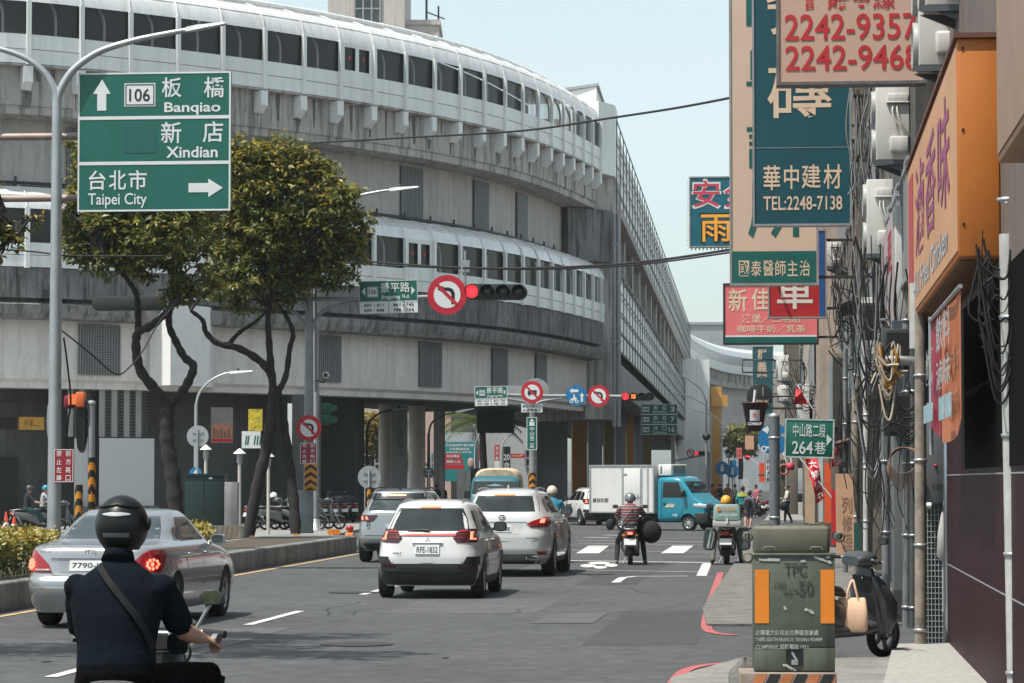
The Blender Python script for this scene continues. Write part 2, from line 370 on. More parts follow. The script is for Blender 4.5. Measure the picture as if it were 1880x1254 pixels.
def gallery(zw0, zw1, zp, rise, depth, doorpx, rail):
    r = MB()
    prof = [(0, zw1 - .0), (.02, zw1 + .12), (.12, zw1 + rise * .42), (.35, zw1 + rise * .68), (.75, zw1 + rise * .88), (1.2, zw1 + rise), (depth, zw1 + rise * 1.03)]
    sweep(r, prof, 0, STOT, 1.1, 0, True)
    for k in kk:                                            # standing seams and the wide mullion below them
        ss = [arc(k, o - .02, z + .02) for o, z in prof[:6]]; r.tube(ss, .035, 4, 0, False)
    for o, z in ((.25, zw1 + rise * .55), (.9, zw1 + rise * .93)):
        r.tube([arc(STOT * i / 60, o - .03, z) for i in range(61)], .02, 4, 0, False)
    r.build('gallery_roof', ROOFM, st)
    if rail:
        r = MB(); r.tube([arc(STOT * i / 80, 1.25, zw1 + rise + .13) for i in range(81)], .12, 6)
        for k in kk[::2]: r.tube([arc(k - .06, 1.25, zw1 + rise + .13), arc(k + .06, 1.25, zw1 + rise + .13)], .15, 6)
        r.build('roof_pipe', PANEL, st)
    p = MB()
    for z0, z1, o in ((zp, zp + (zw0 - zp) * .48, .0), (zp + (zw0 - zp) * .48 + .02, zw0, -.02)):
        sweep(p, [(o + .3, z0), (o, z0), (o, z1), (o + .3, z1)], 0, STOT)
    p.build('cladding_panel', PANEL, st)
    for k in kk:
        m = MB(); a = arc(k, -.05, 0); d = arc(k + .1, -.05, 0) - a; d.normalize(); an = math.atan2(d.y, d.x)
        m.box((a.x, a.y, (zp + zw1) / 2), (.17, .14, zw1 - zp + .1), 0, an); m.build('mullion', PANEL, st)
    sd_ = near_s(doorpx, zw0)
    for i in range(len(kk) - 1):
        s0, s1 = kk[i], kk[i + 1]
        g = MB(); sweep(g, [(.10, zw0), (.10, zw1)], s0 + .08, s1 - .08, 1.1)
        isd = s0 <= sd_ < s1
        g.build('window', M('gallery_pane', (.05, .05, .05), .05, var=.3, sc=.6, alpha=.5), st)
        if not isd:
            g = MB(); g.tube(cat([arc(s0 + 1.3, .5, zw0 - .6), arc(s0 + 1.3, .45, zw1 - .5), arc(s0 + 1.15, .6, zw1 + .1), arc(s0 + .9, 1.0, zw1 + rise * .7)], 4), .06, 6); g.build('inner_rib', PANEL, st)
        if isd:
            d_ = MB()
            for t0, t1, za, zb in ((.12, .3, zw0 - .05, zw1), (.98, 1.22, zw0 - .05, zw1), (1.9, 2.1, zw0 - .05, zw1), (.12, 2.1, zw0 - .06, zw0 + .14), (.12, 2.1, zw1 - .16, zw1 + .02)):
                sweep(d_, [(.06, za), (.0, za), (.0, zb), (.06, zb)], s0 + t0, s0 + t1, 1)
            d_.build('window_frame', PANEL, st)
            for t in (.62, 1.55):
                d_ = MB(); sweep(d_, [(.085, zw0 + .62), (.085, zw0 + .76)], s0 + t, s0 + t + .16, 1); d_.build('red_marker', SIGNR, st)
    return
gallery(18.86, 20.12, 17.75, 1.2, 4, 660, True)
gallery(10.9, 12.2, 9.97, .95, 2.0, 763, False)
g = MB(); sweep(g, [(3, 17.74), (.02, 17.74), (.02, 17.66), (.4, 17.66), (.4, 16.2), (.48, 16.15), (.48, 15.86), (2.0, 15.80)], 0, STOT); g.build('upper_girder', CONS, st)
for k in kk:
    p = MB(); a = arc(k, .4, 0); d = (arc(k, -.1, 0) - a).normalized(); an = math.atan2(d.y, d.x)
    p.M = Matrix.Translation(a) @ Matrix.Rotation(an, 4, 'Z')
    p.prism([(0, 17.64), (.46, 17.64), (.46, 17.05), (.16, 16.75), (0, 16.75)], -.18, .18, 'y'); p.build('bracket', PANEL, st)
rr = random.Random(4); ds = MB()
for k in kk:
    for dk, zt, o, hh in ((0, 16.72, .392, .75), (.5, 17.6, .393, .5), (1.1, 17.62, .392, 1.3), (0, 9.9, .052, 1.0), (.8, 9.93, .052, 1.1), (1.4, 8.5, -.06, .6)):
        if rr.random() < .75:
            h_ = hh * rr.uniform(.4, 1); w_ = rr.uniform(.05, .22); k2 = k + dk + rr.uniform(-.3, .3); n_ = 4
            if zt < 9: continue
            if k2 + w_ < STOT: ds.add([arc(k2 - w_, o, zt), arc(k2 + w_, o, zt), arc(k2 + w_ * rr.random(), o, zt - h_), arc(k2 - w_ * rr.random(), o, zt - h_)], [(0, 1, 2, 3)])
    for o, z0, z1 in ((.393, 16.2, 17.66), (.053, 8.82, 9.94)): ds.add([arc(k - .015, o, z0), arc(k + .015, o, z0), arc(k + .015, o, z1), arc(k - .015, o, z1)], [(0, 1, 2, 3)])
ds.build('drip_stains', M('drip_dark', (.13, .125, .12), .9, var=.5, sc=3), st)
wl = MB(); sweep(wl, [(1.9, 15.8), (1.9, 13.1)], 0, STOT); wl.build('upper_wall', CONSLAB, st)
for pa in (.75, .55):
    p = MB(); p.tube([arc(STOT * i / 70, 1.15 + pa * .6, 13.0 + (1 - pa) * .7) for i in range(71)], .07, 6)
    for k in kk: p.tube([arc(k, 1.15 + pa * .6, 12.9 + (1 - pa) * .7), arc(k, 1.15 + pa * .6, 13.25 + (1 - pa) * .7)], .05, 5)
    p.build('service_pipe', DPLAS, st)
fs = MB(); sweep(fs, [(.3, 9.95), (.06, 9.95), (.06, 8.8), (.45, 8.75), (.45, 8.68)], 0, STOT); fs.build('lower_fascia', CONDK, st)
lg = MB(); sweep(lg, [(.45, 8.7), (-.05, 8.55), (.0, 8.3), (.1, 8.05), (1.0, 8.0)], 0, STOT); lg.build('ledge', M('ledge_concrete', (.25, .25, .245), .85, var=.3, sc=1.2, streak=.8, bump=.3, dark=(.05, .05, .05)), st)
lw = MB(); sweep(lw, [(.95, 8.02), (.95, 5.75), (1.1, 5.62), (1.1, 5.4), (2.4, 5.4)], 0, STOT); lw.build('lower_wall', M('station_wall_low', (.74, .71, .68), .75, var=.12, sc=.35, streak=.3, fine=.04, dark=(.34, .32, .3)), st)  # paler copy of the wall colour, light bounced off the ground painted in
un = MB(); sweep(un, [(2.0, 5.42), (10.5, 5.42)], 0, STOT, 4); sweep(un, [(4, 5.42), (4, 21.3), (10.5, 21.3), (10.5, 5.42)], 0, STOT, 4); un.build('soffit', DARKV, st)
for px in (205, 628, 822, 951, 1026):
    s0 = near_s(px, 14)
    for (o, z0, z1, pxs) in ((1.88, 13.3, 15.65, px), (.93, 5.95, 7.9, px)):
        s0 = near_s(pxs, z0)
        l = MB(); sweep(l, [(o - .05, z0), (o - .05, z1)], s0 - .95, s0 + .95, .95)
        for i in range(22): sweep(l, [(o - .05, z0 + (z1 - z0) * (i + .2) / 22), (o - .08, z0 + (z1 - z0) * (i + .6) / 22)], s0 - .95, s0 + .95, 1.9, 1)
        for i in range(16): l.tube([arc(s0 - .9 + 1.8 * i / 15, o - .09, z0), arc(s0 - .9 + 1.8 * i / 15, o - .09, z1)], .02, 4, 1)
        l.build('louvre_panel', [LOUV, GREYP], st)
# white boxed-out stair shaft on the lower deck
s0 = near_s(313, 7); a = arc(s0, 1.0, 0); e_ = pt(275, 650, a.y - .5); f_ = pt(385, 650, a.y + .3); c_ = pt(313, 650, a.y - 2.0)
b = MB(); b.prism([(e_.x, e_.y), (c_.x, c_.y), (f_.x, f_.y), (f_.x, f_.y + 2), (e_.x, e_.y + 2)], 5.55, 8.72, 'z'); b.build('stair_shaft', M('shaft_panel', (.82, .82, .81), .45, .0, var=.05), st)
# corner where the curve meets the straight run
E0 = arc(STOT)
def X1(Y): return -6.67 + .0791 * Y
b = MB(); p0, p1 = arc(STOT - 1.2, .05), Vector((X1(153.5), 153.5, 0))
b.prism([(p0.x, p0.y), (X1(152.0), 152.0), (X1(155), 155), (p0.x - 2, p0.y + 3)], 17.6, 21.3, 'z'); b.build('corner_cladding', PANEL, st)
b = MB(); b.prism([(E0.x - 1.0, E0.y + .2), (X1(152.4), 152.6), (X1(158), 158), (E0.x - 4, E0.y + 8)], 5.0, 17.7, 'z'); b.build('corner_pier', CONS, st)
b = MB(); b.prism([(E0.x - 1.9, E0.y - 1.6), (X1(152) - .2, 151.7), (X1(156), 156), (E0.x - 5, E0.y + 5)], 13.1, 15.8, 'z'); b.build('corner_housing', CONDK, st)
b = MB()
for q_, o in ((1128, 0), (1136, 0)):
    p = pt(q_, 600, 151.2); b.tube([(p.x, p.y, 4.6), (p.x, p.y, 15.6)], .11, 8)
for z in (6, 9, 12, 14): b.box((pt(1132, 600, 151.2).x, 151.2, z), (.5, .2, .08))
b.build('drain_pipe', GREYP, st)
# penthouse above the corner
b = MB(); q0, q1 = pt(1038, 145, 160), pt(1095, 143, 158); b.prism([(q0.x, 160), (q1.x, 158), (q1.x + 16 * .08, 175), (q0.x, 175)], 20.5, 23.1, 'z'); b.build('roof_plant_room', PANEL, st)
b = MB(); b.prism([(q0.x - .1, 159.8), (q1.x + .1, 157.8), (q1.x + .1 + 16 * .08, 175), (q0.x, 175)], 23.11, 23.26, 'z'); b.build('plant_room_roof', GREYP, st)
# straight run: glazed lattice bands
LAT = M('lattice_glass', (.82, .82, .80), .4, .0, var=.14, sc=.35, streak=.35, dark=(.36, .36, .35))
Ys = [153.4 + i * 4.3 for i in range(49)]
for z0, z1, nm in ((16.0, 20.7, 'upper'), (8.75, 13.0, 'lower')):
    b = MB(); b.grid(lambda u, v: (X1(153 + u * 212) + (.0 if v < 1 else -.2), 153 + u * 212, z0 + (z1 - z0) * v), 40, 1, 0, False)
    b.build('glazed_screen', LAT, st)
    b = MB()
    for y in Ys: b.box((X1(y) + .018, y, (z0 + z1) / 2), (.05, .12, z1 - z0), 0, RZ + .013)
    for z in (z0, z0 + (z1 - z0) * .25, z0 + (z1 - z0) * .5, z0 + (z1 - z0) * .75, z1): b.prism([(X1(153), 153), (X1(153) + .03, 153), (X1(365) + .03, 365), (X1(365), 365)], z - .06, z + .06, 'z')
    b.build('screen_mullions', M('mullion_grey', (.07, .07, .072), .5, .3, var=.1), st)
    b = MB(); b.prism([(X1(153) - .3, 153), (X1(365) - .3, 365), (X1(365) - 8, 365), (X1(153) - 8, 153)], z1 - .3, z1 + .02, 'z'); b.build('deck', CONS, st)
b = MB(); b.prism([(X1(153) - 2.2, 153), (X1(365) - 2.2, 365), (X1(365) - 9, 365), (X1(153) - 9, 153)], 5.6, 17.5, 'z'); b.build('inner_wall', CONDK, st)
for i in range(18):
    y = 156 + i * 12; b = MB(); b.box((X1(y) - .7, y, 14.5), (1.1, 1.3, 3.2), 0, RZ); b.build('deck_post', CONS, st)
b = MB(); b.prism([(X1(153) - .1, 153), (X1(365) - .1, 365), (X1(365) - 9, 365), (X1(153) - 9, 153)], 6.6, 8.2, 'z'); b.build('lower_beam', CONS, st)
b = MB(); b.prism([(X1(158) - .1, 153), (X1(365) - .1, 365), (X1(365) - .5, 365), (X1(153) - .5, 153)], 15.5, 16, 'z'); b.build('edge_beam', CONS, st)
# piers: (px left, px right, distance, material, top z)
OCH = M('ochre_panel', (.40, .17, .02), .6, var=.15, sc=.6, streak=.3); OLI = M('olive_panel', (.12, .085, .02), .7, var=.2); GRP = M('grey_panel', (.20, .205, .22), .6, var=.12, sc=.4, streak=.3)
for px0, px1, Y, m, dp in ((985, 1042, 158, GRP, 5), (1051, 1078, 164, OCH, 3), (1081, 1106, 172, GRP, 3), (1110, 1128, 182, OLI, 3), (1131, 1148, 192, GRP, 3), (1151, 1164, 204, OCH, 3), (1166, 1180, 218, GRP, 3), (1183, 1196, 236, OLI, 3)):
    x0, x1 = pt(px0, 860, Y).x, pt(px1, 860, Y).x; b = MB(); b.bb((x0, Y, 0), (x1, Y + dp, 6.6)); b.build('pier', m, st)
for px0, px1, Y in ((695, 721, 139), (750, 781, 141)):
    c = pt((px0 + px1) / 2, 800, Y); r_ = (px1 - px0) / 2 * Y / F; b = MB(); b.tube([(c.x, Y, 0), (c.x, Y, 5.5)], r_, 28); b.build('round_column', M('column_pale', (.80, .73, .66), .75, var=.08, streak=.2), st)
for px0, px1, Y, m, dp in ((796, 815, 150, CONS, 2.5), (585, 652, 127, DARKV, 8), (536, 584, 121.5, GREYW, 2), (150, 164, 116, GREYP, 1)):
    x0, x1 = pt(px0, 800, Y).x, pt(px1, 800, Y).x; b = MB(); b.bb((x0, Y, 0), (x1, Y + dp, 5.4)); b.build('square_column', m, st)
# ground-floor walls set back under the decks
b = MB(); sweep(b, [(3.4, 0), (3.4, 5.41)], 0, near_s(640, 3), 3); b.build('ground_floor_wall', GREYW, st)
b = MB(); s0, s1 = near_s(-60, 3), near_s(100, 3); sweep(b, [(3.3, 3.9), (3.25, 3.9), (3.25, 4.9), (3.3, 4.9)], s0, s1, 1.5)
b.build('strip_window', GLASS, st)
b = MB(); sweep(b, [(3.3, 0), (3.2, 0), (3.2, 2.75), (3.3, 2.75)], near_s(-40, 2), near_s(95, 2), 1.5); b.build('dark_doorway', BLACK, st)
b = MB()
for px0, px1, o in ((163, 207, 1.6), (214, 305, 1.3)):
    s0, s1 = near_s(px0, 5), near_s(px1, 5)
    n = max(2, int((px1 - px0) / 11))
    for i in range(n):
        t0, t1 = s0 + (s1 - s0) * i / n, s0 + (s1 - s0) * (i + .93) / n
        sweep(b, [(o, 3.55), (o, 5.4)], t0, t1, 2, i % 2)
        if i % 2:
            for k in range(14): sweep(b, [(o - .02, 3.62 + k * .125), (o - .02, 3.68 + k * .125)], t0 + .04, t1 - .04, 2, 2)
b.build('perforated_screen', [M('screen_white', (.34, .35, .35), .6, var=.1), LOUV, BLACK], st)
b = MB()
for px0, px1, o, z0, z1 in ((173, 209, 1.5, .3, 3.5), (210, 312, 1.1, .85, 3.5)):
    s0, s1 = near_s(px0, 2), near_s(px1, 2); sweep(b, [(o + .3, z0), (o, z0), (o, z1), (o + .3, z1)], s0, s1, 1.5)
b.build('hoarding_panel', M('hoarding', (.60, .62, .63), .55, var=.05, sc=.4), st)
b = MB(); s0, s1 = near_s(165, 2), near_s(318, 2); sweep(b, [(1.3, 0), (.9, 0), (.9, .84), (1.3, .84)], s0, s1, 1.5); b.build('plinth', CONDK, st)
# far curve of the line across the street
FP = cat([(X1(365) - .5, 365, 0), (X1(385) + .3, 388, 0), (28.3, 415, 0), (33, 436, 0), (40, 450, 0), (52, 460, 0), (70, 464, 0), (95, 465, 0)], 8)
ft = thing('far_viaduct', 'distant curved viaduct with silver roof sweeping across the end of the street', 'viaduct')
def fsw(name, prof, mat):
    b = MB(); n = len(FP) - 1
    def f(u, v):
        i = min(int(u * n), n - 1); t = u * n - i; p = FP[i].lerp(FP[i + 1], t); d = (FP[min(i + 2, n)] - FP[max(i - 1, 0)]).normalized(); o, z = prof[int(round(v * (len(prof) - 1)))]
        return (p.x - d.y * o, p.y + d.x * o, z)
    b.grid(f, 60, len(prof) - 1, 0, False); b.build(name, mat, ft); return f
fsw('roof', [(0, 20.2), (.3, 21.0), (1.2, 21.6), (5, 21.9)], ROOFM)
fsw('window_band', [(.1, 18.9), (.1, 20.2)], M('far_window', (.30, .32, .33), .3, var=.3, sc=.6, sz=.1))
fsw('cladding_panel', [(.2, 17.7), (0, 17.7), (0, 18.9), (.2, 18.9)], PANEL)
fsw('girder', [(.1, 17.65), (.5, 17.65), (.5, 15.6), (5, 15.6)], CONS)
fsw('wall', [(2, 15.6), (2, 10)], CONSLAB)
fsw('lower_girder', [(0, 11.5), (0, 9.0), (6, 9.0)], CONSLAB)
f = fsw('bracket_row', [(.45, 17.6), (.4, 17.6)], CONS)
for i in range(40):
    b = MB(); p = f(.12 + i * .0185, 0); b.box((p[0], p[1] - .3, 16.95), (.35, .7, 1.2)); b.build('bracket', CONS, ft)
for px0, px1, Y, z1, m in ((1246, 1284, 330, 15.5, PANEL), (1284, 1303, 345, 16, PANEL)):
    x0, x1 = pt(px0, 800, Y).x, pt(px1, 800, Y).x; b = MB(); b.bb((x0, Y, 0), (x1, Y + 6, z1)); b.build('pier', m, ft)
x0, x1 = pt(1305, 780, 350).x, pt(1325, 780, 350).x; b = MB(); b.bb((x0, 350, 0), (x1, 354, 13)); b.bb((x0, 349.6, 10.6), (x0 + 2, 350, 12)); b.build('ochre_pier', M('ochre_bright', (.52, .26, .05), .6, var=.1), ft)
for px0, px1 in ((1256, 1268), (1269, 1275)):
    x0, x1 = pt(px0, 840, 340).x, pt(px1, 840, 340).x; b = MB(); b.bb((x0, 339, 0), (x1, 340, 5.0)); b.build('ochre_pier', MC['ochre_bright'], ft)

# ---------------------------------------------------------------- background buildings
def tower(name, label, px0, px1, Y, ztop, m, wins=None, dp=18, roofs=()):
    x0, x1 = pt(px0, 627, Y).x, pt(px1, 627, Y).x; t = thing(name, label, 'building', ((x0 + x1) / 2, Y, 0)); w_ = x1 - x0
    b = MB(); b.bb((-w_ / 2, 0, 0), (w_ / 2, dp, ztop)); b.build('wall', m, t)
    b = MB(); b.bb((-w_ / 2 - .3, -.3, ztop), (w_ / 2 + .3, dp, ztop + .5)); b.build('parapet', m, t)
    for (u0, u1, z0, z1) in (wins or []):
        b = MB(); b.bb((-w_ / 2 + u0 * w_, -.12, z0), (-w_ / 2 + u1 * w_, .05, z1)); f = b.build('window', GLASS, t)
        c = MB(); ww = (u1 - u0) * w_
        for i in range(4): c.bb((-w_ / 2 + u0 * w_ + ww * i / 3 - .08, -.2, z0), (-w_ / 2 + u0 * w_ + ww * i / 3 + .08, -.1, z1))
        for z in (z0, (z0 + z1) / 2, z1): c.bb((-w_ / 2 + u0 * w_, -.19, z - .07), (-w_ / 2 + u1 * w_, -.1, z + .07))
        c.build('frame', GREYP, f)
    return t, w_
CREAM = M('cream_tile', (.56, .50, .46), .6, var=.08, sc=.2, streak=.25)
t, w_ = tower('apartment_tower', 'cream tiled tower rising behind the curved station roof', 600, 742, 290, 56, CREAM, [(.35, .68, 47, 50.2), (.35, .68, 42, 45)])
b = MB(); b.bb((w_ / 2, 2, 0), (w_ / 2 + 3.3, 14, 47.3)); b.bb((w_ / 2, 1.8, 47.3), (w_ / 2 + 3.5, 14, 47.8)); b.build('side_wing', CREAM, t)
b = MB(); b.tube([(w_ / 2 + 2.1, 2, 47.5), (w_ / 2 + 2.1, 2, 51)], .12, 5); b.tube([(w_ / 2 + 3.3, 2, 47.5), (w_ / 2 + 3.3, 2, 49.2)], .1, 5); b.tube([(w_ / 2 + 2.1, 2, 48.6), (w_ / 2 + 3.9, 2, 47.9)], .07, 5); b.build('aerial', DPLAS, t)
GRYB = M('grey_office', (.34, .36, .37), .6, var=.08, sc=.15, streak=.2)
t, w_ = tower('office_block', 'pale grey block closing the far end of the street', 1262, 1420, 560, 31.5, GRYB, [(.2, .26, 21, 25), (.42, .47, 21, 25), (.6, .66, 21, 25)])
t, w_ = tower('pink_building', 'pinkish building seen between the round columns', 776, 828, 235, 9.5, M('pink_render', (.55, .38, .32), .7, var=.06), [(.3, .6, 2.5, 4)])
t, w_ = tower('white_building', 'pale shop building behind the palm tree', 828, 1010, 245, 8.0, M('white_render', (.5, .52, .53), .7, var=.06), [(.1, .25, 3, 4.4), (.75, .95, 3, 4.4)])
t, w_ = tower('rear_building', 'dim building behind the yellow-leaved tree', 600, 776, 250, 7.0, M('rear_render', (.35, .36, .37), .7, var=.1), [(.5, .7, 2.5, 4)])
# ---------------------------------------------------------------- signs, masts, lamps
class Sign:
    """a board measured on photo pixels (x0,y0)-(x1,y1) standing at distance Y, local x/z metres, face towards -y"""
    def __init__(s, name, label, c, x0, y0, x1, y1, Y, rz=RZ, dep=.05, face=None, back=BACKM, group=None, shape='rect', bev=.0, shear=0):
        s.k = Y / F; s.xc = (x0 + x1) / 2; s.yb = y1; s.d = dep
        p = pt(s.xc, y1, Y); s.t = thing(name, label, c, p, rz, group)
        s.W = (x1 - x0) * s.k; s.H = (y1 - y0) * s.k; s.y = -dep / 2 - .004; s.n = 0
        if face:
            b = MB()
            if shape == 'rect': b.bb((-s.W / 2, -dep / 2, 0), (s.W / 2, dep / 2, s.H))
            else: b.lathe([(0, -dep / 2), (s.W / 2, -dep / 2), (s.W / 2, dep / 2), (0, dep / 2)], 40, 0, 'y', (0, 0, s.H / 2), False)
            b.build('panel', face, s.t, bevel=bev)
    def p(s, px, py): return ((px - s.xc) * s.k, (s.yb - py) * s.k)
    def part(s, name, mat, fn, lift=1):
        b = MB(); s.lift = s.y - .004 * lift; fn(b); return b.build(name, mat, s.t)
    def text(s, rows, mat, name='lettering', lift=1):
        """rows of (text, x0, y0, x1, y1[, weight])"""
        b = MB()
        for r in rows:
            a, c = s.p(r[1], r[4]), s.p(r[3], r[2]); b.text(r[0], a[0], a[1], c[0], c[1], s.y - .004 * lift, 0, r[5] if len(r) > 5 else .01)
        return b.build(name, mat, s.t)
    def poly(s, pts, mat, name, lift=1):
        b = MB(); b.flat([s.p(*q) for q in pts], s.y - .004 * lift); return b.build(name, mat, s.t)
    def rect(s, x0, y0, x1, y1, mat, name, lift=1):
        return s.poly([(x0, y1), (x1, y1), (x1, y0), (x0, y0)], mat, name, lift)
    def frame(s, x0, y0, x1, y1, t, mat, name='border', lift=1):
        b = MB(); a, c = s.p(x0, y1), s.p(x1, y0); b.frame(a[0], a[1], c[0], c[1], t * s.k, s.y - .004 * lift); return b.build(name, mat, s.t)
    def arrow(s, pts, mat, name='arrow'): return s.poly(pts, mat, name)
def pole(b, px, Y, y0, y1, r, mi=0, n=12, base=None):
    a, c = pt(px, y0, Y), pt(px, y1, Y)
    z0 = base if base is not None else c.z
    b.tube([(a.x, Y, z0), (a.x, Y, a.z)] if not isinstance(r, (list, tuple)) else [(a.x, Y, z0), (a.x, Y, a.z)], r, n, mi)
    return a.x
def hazard(b, x, y, z0, z1, r, n=10, mi=(0, 1)):
    """yellow and black slanted bands round a post"""
    m = 24; k = max(4, int((z1 - z0) / .1)) * 2
    for i in range(k):
        for j in range(m):
            a0, a1 = 2 * math.pi * j / m, 2 * math.pi * (j + 1) / m; za, zb = z0 + (z1 - z0) * i / k, z0 + (z1 - z0) * (i + 1) / k
            band = int((za + r * math.sin(a0) * 1.6) / .16) % 2
            b.add([(x + r * math.cos(a0), y + r * math.sin(a0), za), (x + r * math.cos(a1), y + r * math.sin(a1), za), (x + r * math.cos(a1), y + r * math.sin(a1), zb), (x + r * math.cos(a0), y + r * math.sin(a0), zb)], [(0, 1, 2, 3)], mi[band])
# big direction sign over the left lane
Y1 = 60
g = Sign('direction_sign', 'large green three-row direction sign with white arrows and place names', 'road sign', 140, 131, 426, 388, Y1, face=SIGNG, dep=.09)
def brd(b):
    for x0, y0, x1, y1 in ((140, 131, 426, 215), (140, 215, 426, 299), (140, 299, 426, 388)):
        a, c = g.p(x0, y1), g.p(x1, y0); b.frame(a[0], a[1], c[0], c[1], .034, g.lift)
g.part('border', SIGNW, brd)
g.text([('板', 297, 141, 334, 178), ('橋', 376, 141, 414, 179), ('新', 296, 223, 334, 263), ('店', 374, 223, 412, 262), ('台', 161, 312, 193, 348), ('北', 199, 312, 231, 348), ('市', 236, 312, 270, 348),
        ('Banqiao', 302, 187, 407, 211, .018), ('Xindian', 306, 269, 402, 290, .018), ('Taipei City', 160, 354, 270, 382, .008)], SIGNW)
g.arrow([(176, 201), (193, 201), (193, 170), (201, 170), (185, 143), (168, 170), (176, 170)], SIGNW)
g.arrow([(348, 337), (385, 337), (385, 329), (412, 346), (385, 363), (385, 354), (348, 354)], SIGNW)
b = MB(); a, c = g.p(227, 194), g.p(285, 151); b.rect(a[0], a[1], c[0], c[1], g.y - .003); sh = b.build('route_shield', SIGNW, g.t)
b = MB(); a, c = g.p(229, 192), g.p(283, 153); b.frame(a[0], a[1], c[0], c[1], .02, g.y - .007); b.build('shield_border', INK, sh)
b = MB(); a, c = g.p(236, 185), g.p(275, 161); b.text('106', a[0], a[1], c[0], c[1], g.y - .007, 0, .012); b.build('route_number', INK, sh)
a, c = g.p(225, 280), g.p(287, 231)
b = MB(); b.rect(a[0], a[1], c[0], c[1], g.y - .003); b.build('covered_patch', M('sign_green_patch', (.004, .10, .078), .5, var=.05), g.t)
ar = MB()
for yy in (246, 361):
    q0, q1 = g.p(-150, yy), g.p(400, yy); ar.tube([(q0[0], .13, q0[1]), (q1[0], .13, q1[1])], .075, 10)
q0 = g.p(-60, 225); ar.tube([(q0[0], .32, .42 - g.t.location.z), (q0[0], .32, q0[1])], .17, 14)
ar.build('sign_arm', M('rusty_pipe', (.30, .235, .215), .6, .3, var=.25, sc=4), g.t)
b = MB()
for px in (170, 300, 400): 
    for yy in (246, 361):
        a = g.p(px, yy); b.box((a[0], .06, a[1]), (.08, .14, .26))
b.build('clamp', STEEL, g.t)

# double-arm street lamp beside it
def lamp_head(b, p, d, L=.75, mi=0):
    """flat LED luminaire: p neck, d unit direction"""
    d = Vector(d).normalized(); sd_ = d.cross(Vector((0, 0, 1))).normalized(); up = sd_.cross(d)
    secs = [(0, .05, .05), (.06, .09, .06), (.3, .14, .06), (.5, .15, .045), (.95, .13, .025), (1, .1, .015)]
    vs = []
    for t, w_, h in secs:
        c = p + d * L * t
        vs += [c - sd_ * w_ - up * h * .6, c + sd_ * w_ - up * h * .6, c + sd_ * w_ * .8 + up * h, c - sd_ * w_ * .8 + up * h]
    b.add(vs, [(4 * i + j, 4 * i + (j + 1) % 4, 4 * i + 4 + (j + 1) % 4, 4 * i + 4 + j) for i in range(len(secs) - 1) for j in range(4)] + [(0, 1, 2, 3), (20, 21, 22, 23)], mi)
def street_lamp(label, arms, post, Y, r0=.11, r1=.07, base=0.0, group=None, m=STEEL, head=True):
    """arms: list of pixel polylines from the post top to the lamp neck; post: (px, y top)"""
    top = pt(post[0], post[1], Y); t = thing('street_lamp', label, 'street lamp', (top.x, Y, base), 0, group); T0 = Vector((top.x, Y, base))
    b = MB(); b.tube([(0, 0, 0), (0, 0, (top.z - base) * .5), (0, 0, top.z - base)], [r0, (r0 + r1) / 2, r1], 14); b.lathe([(r0 + .14, 0), (r0 + .14, .03), (r0 + .02, .05), (r0 + .02, .3), (r0, .32)], 14); b.build('post', m, t)
    for A in arms:
        P = cat([pt(x, y, Y) - T0 for x, y in A], 6); b = MB(); n = len(P)
        b.tube(P, [r1 * (.9 - .4 * i / n) for i in range(n)], 10); b.build('arm', m, t)
        if head:
            b = MB(); d = P[-1] - P[-3]; lamp_head(b, P[-1] - d.normalized() * .05, d, .85 * min(1.2, 1)); h = b.build('lamp_head', M('lamp_white', (.62, .64, .65), .4, var=.05), t)
            b = MB(); b.lathe([(.05, .05), (.06, .13), (0, .15)], 8, 0, 'z', P[-1] + d.normalized() * .25); b.build('photocell', DPLAS, h)
    return t
street_lamp('tall double-arm street lamp on pale pole beside the big green direction sign', [[(105, 185), (112, 163), (135, 128), (180, 96), (240, 76), (300, 63), (345, 55)], [(105, 185), (100, 165), (83, 135), (50, 108), (0, 90), (-60, 80)]], (105, 180), Y1, .145, .1, .42)
# trailing cables on the lamp pole
def cable(name, label, pts, Y, r=.012, m=RUBBER, Y2=None, n=6):
    k = len(pts); P = cat([pt(x, y, Y + ((Y2 - Y) * i / (k - 1) if Y2 else 0)) for i, (x, y) in enumerate(pts)], n)
    b = MB(); b.tube(P, r, 5); return tag(b.build(name, m), label, 'cable')
cable('hanging_cable', 'slack black cable looped from the pale lamp pole to the left tree', [(112, 606), (130, 620), (170, 652), (213, 687), (240, 672), (265, 640), (290, 595), (318, 562)], 61, .018, Y2=70)
cable('hanging_cable', 'black cable hanging down beside the pale lamp pole above the orange mirror', [(117, 620), (124, 670), (130, 735), (125, 775), (121, 830), (119, 880)], 60.2, .02)
# overhead wires
cable('overhead_wire', 'single upper wire sloping up from the tree to the tall beige sign', [(545, 264), (760, 252), (960, 240), (1120, 217), (1250, 197), (1375, 173)], 90, .03, Y2=61)
cable('overhead_wire', 'thicker of the two lower wires crossing the gallery windows', [(540, 466), (700, 482), (860, 492), (1020, 491), (1180, 481), (1345, 458)], 92, .03, Y2=61)
cable('overhead_wire', 'thinner of the two lower wires crossing the gallery windows', [(540, 476), (700, 487), (860, 493), (1020, 494), (1180, 485), (1345, 463)], 92.5, .022, Y2=61.5)
cable('overhead_wire', 'wire across the left end of the lower gallery roof', [(-40, 455), (60, 462), (140, 470), (300, 470)], 70, .02)
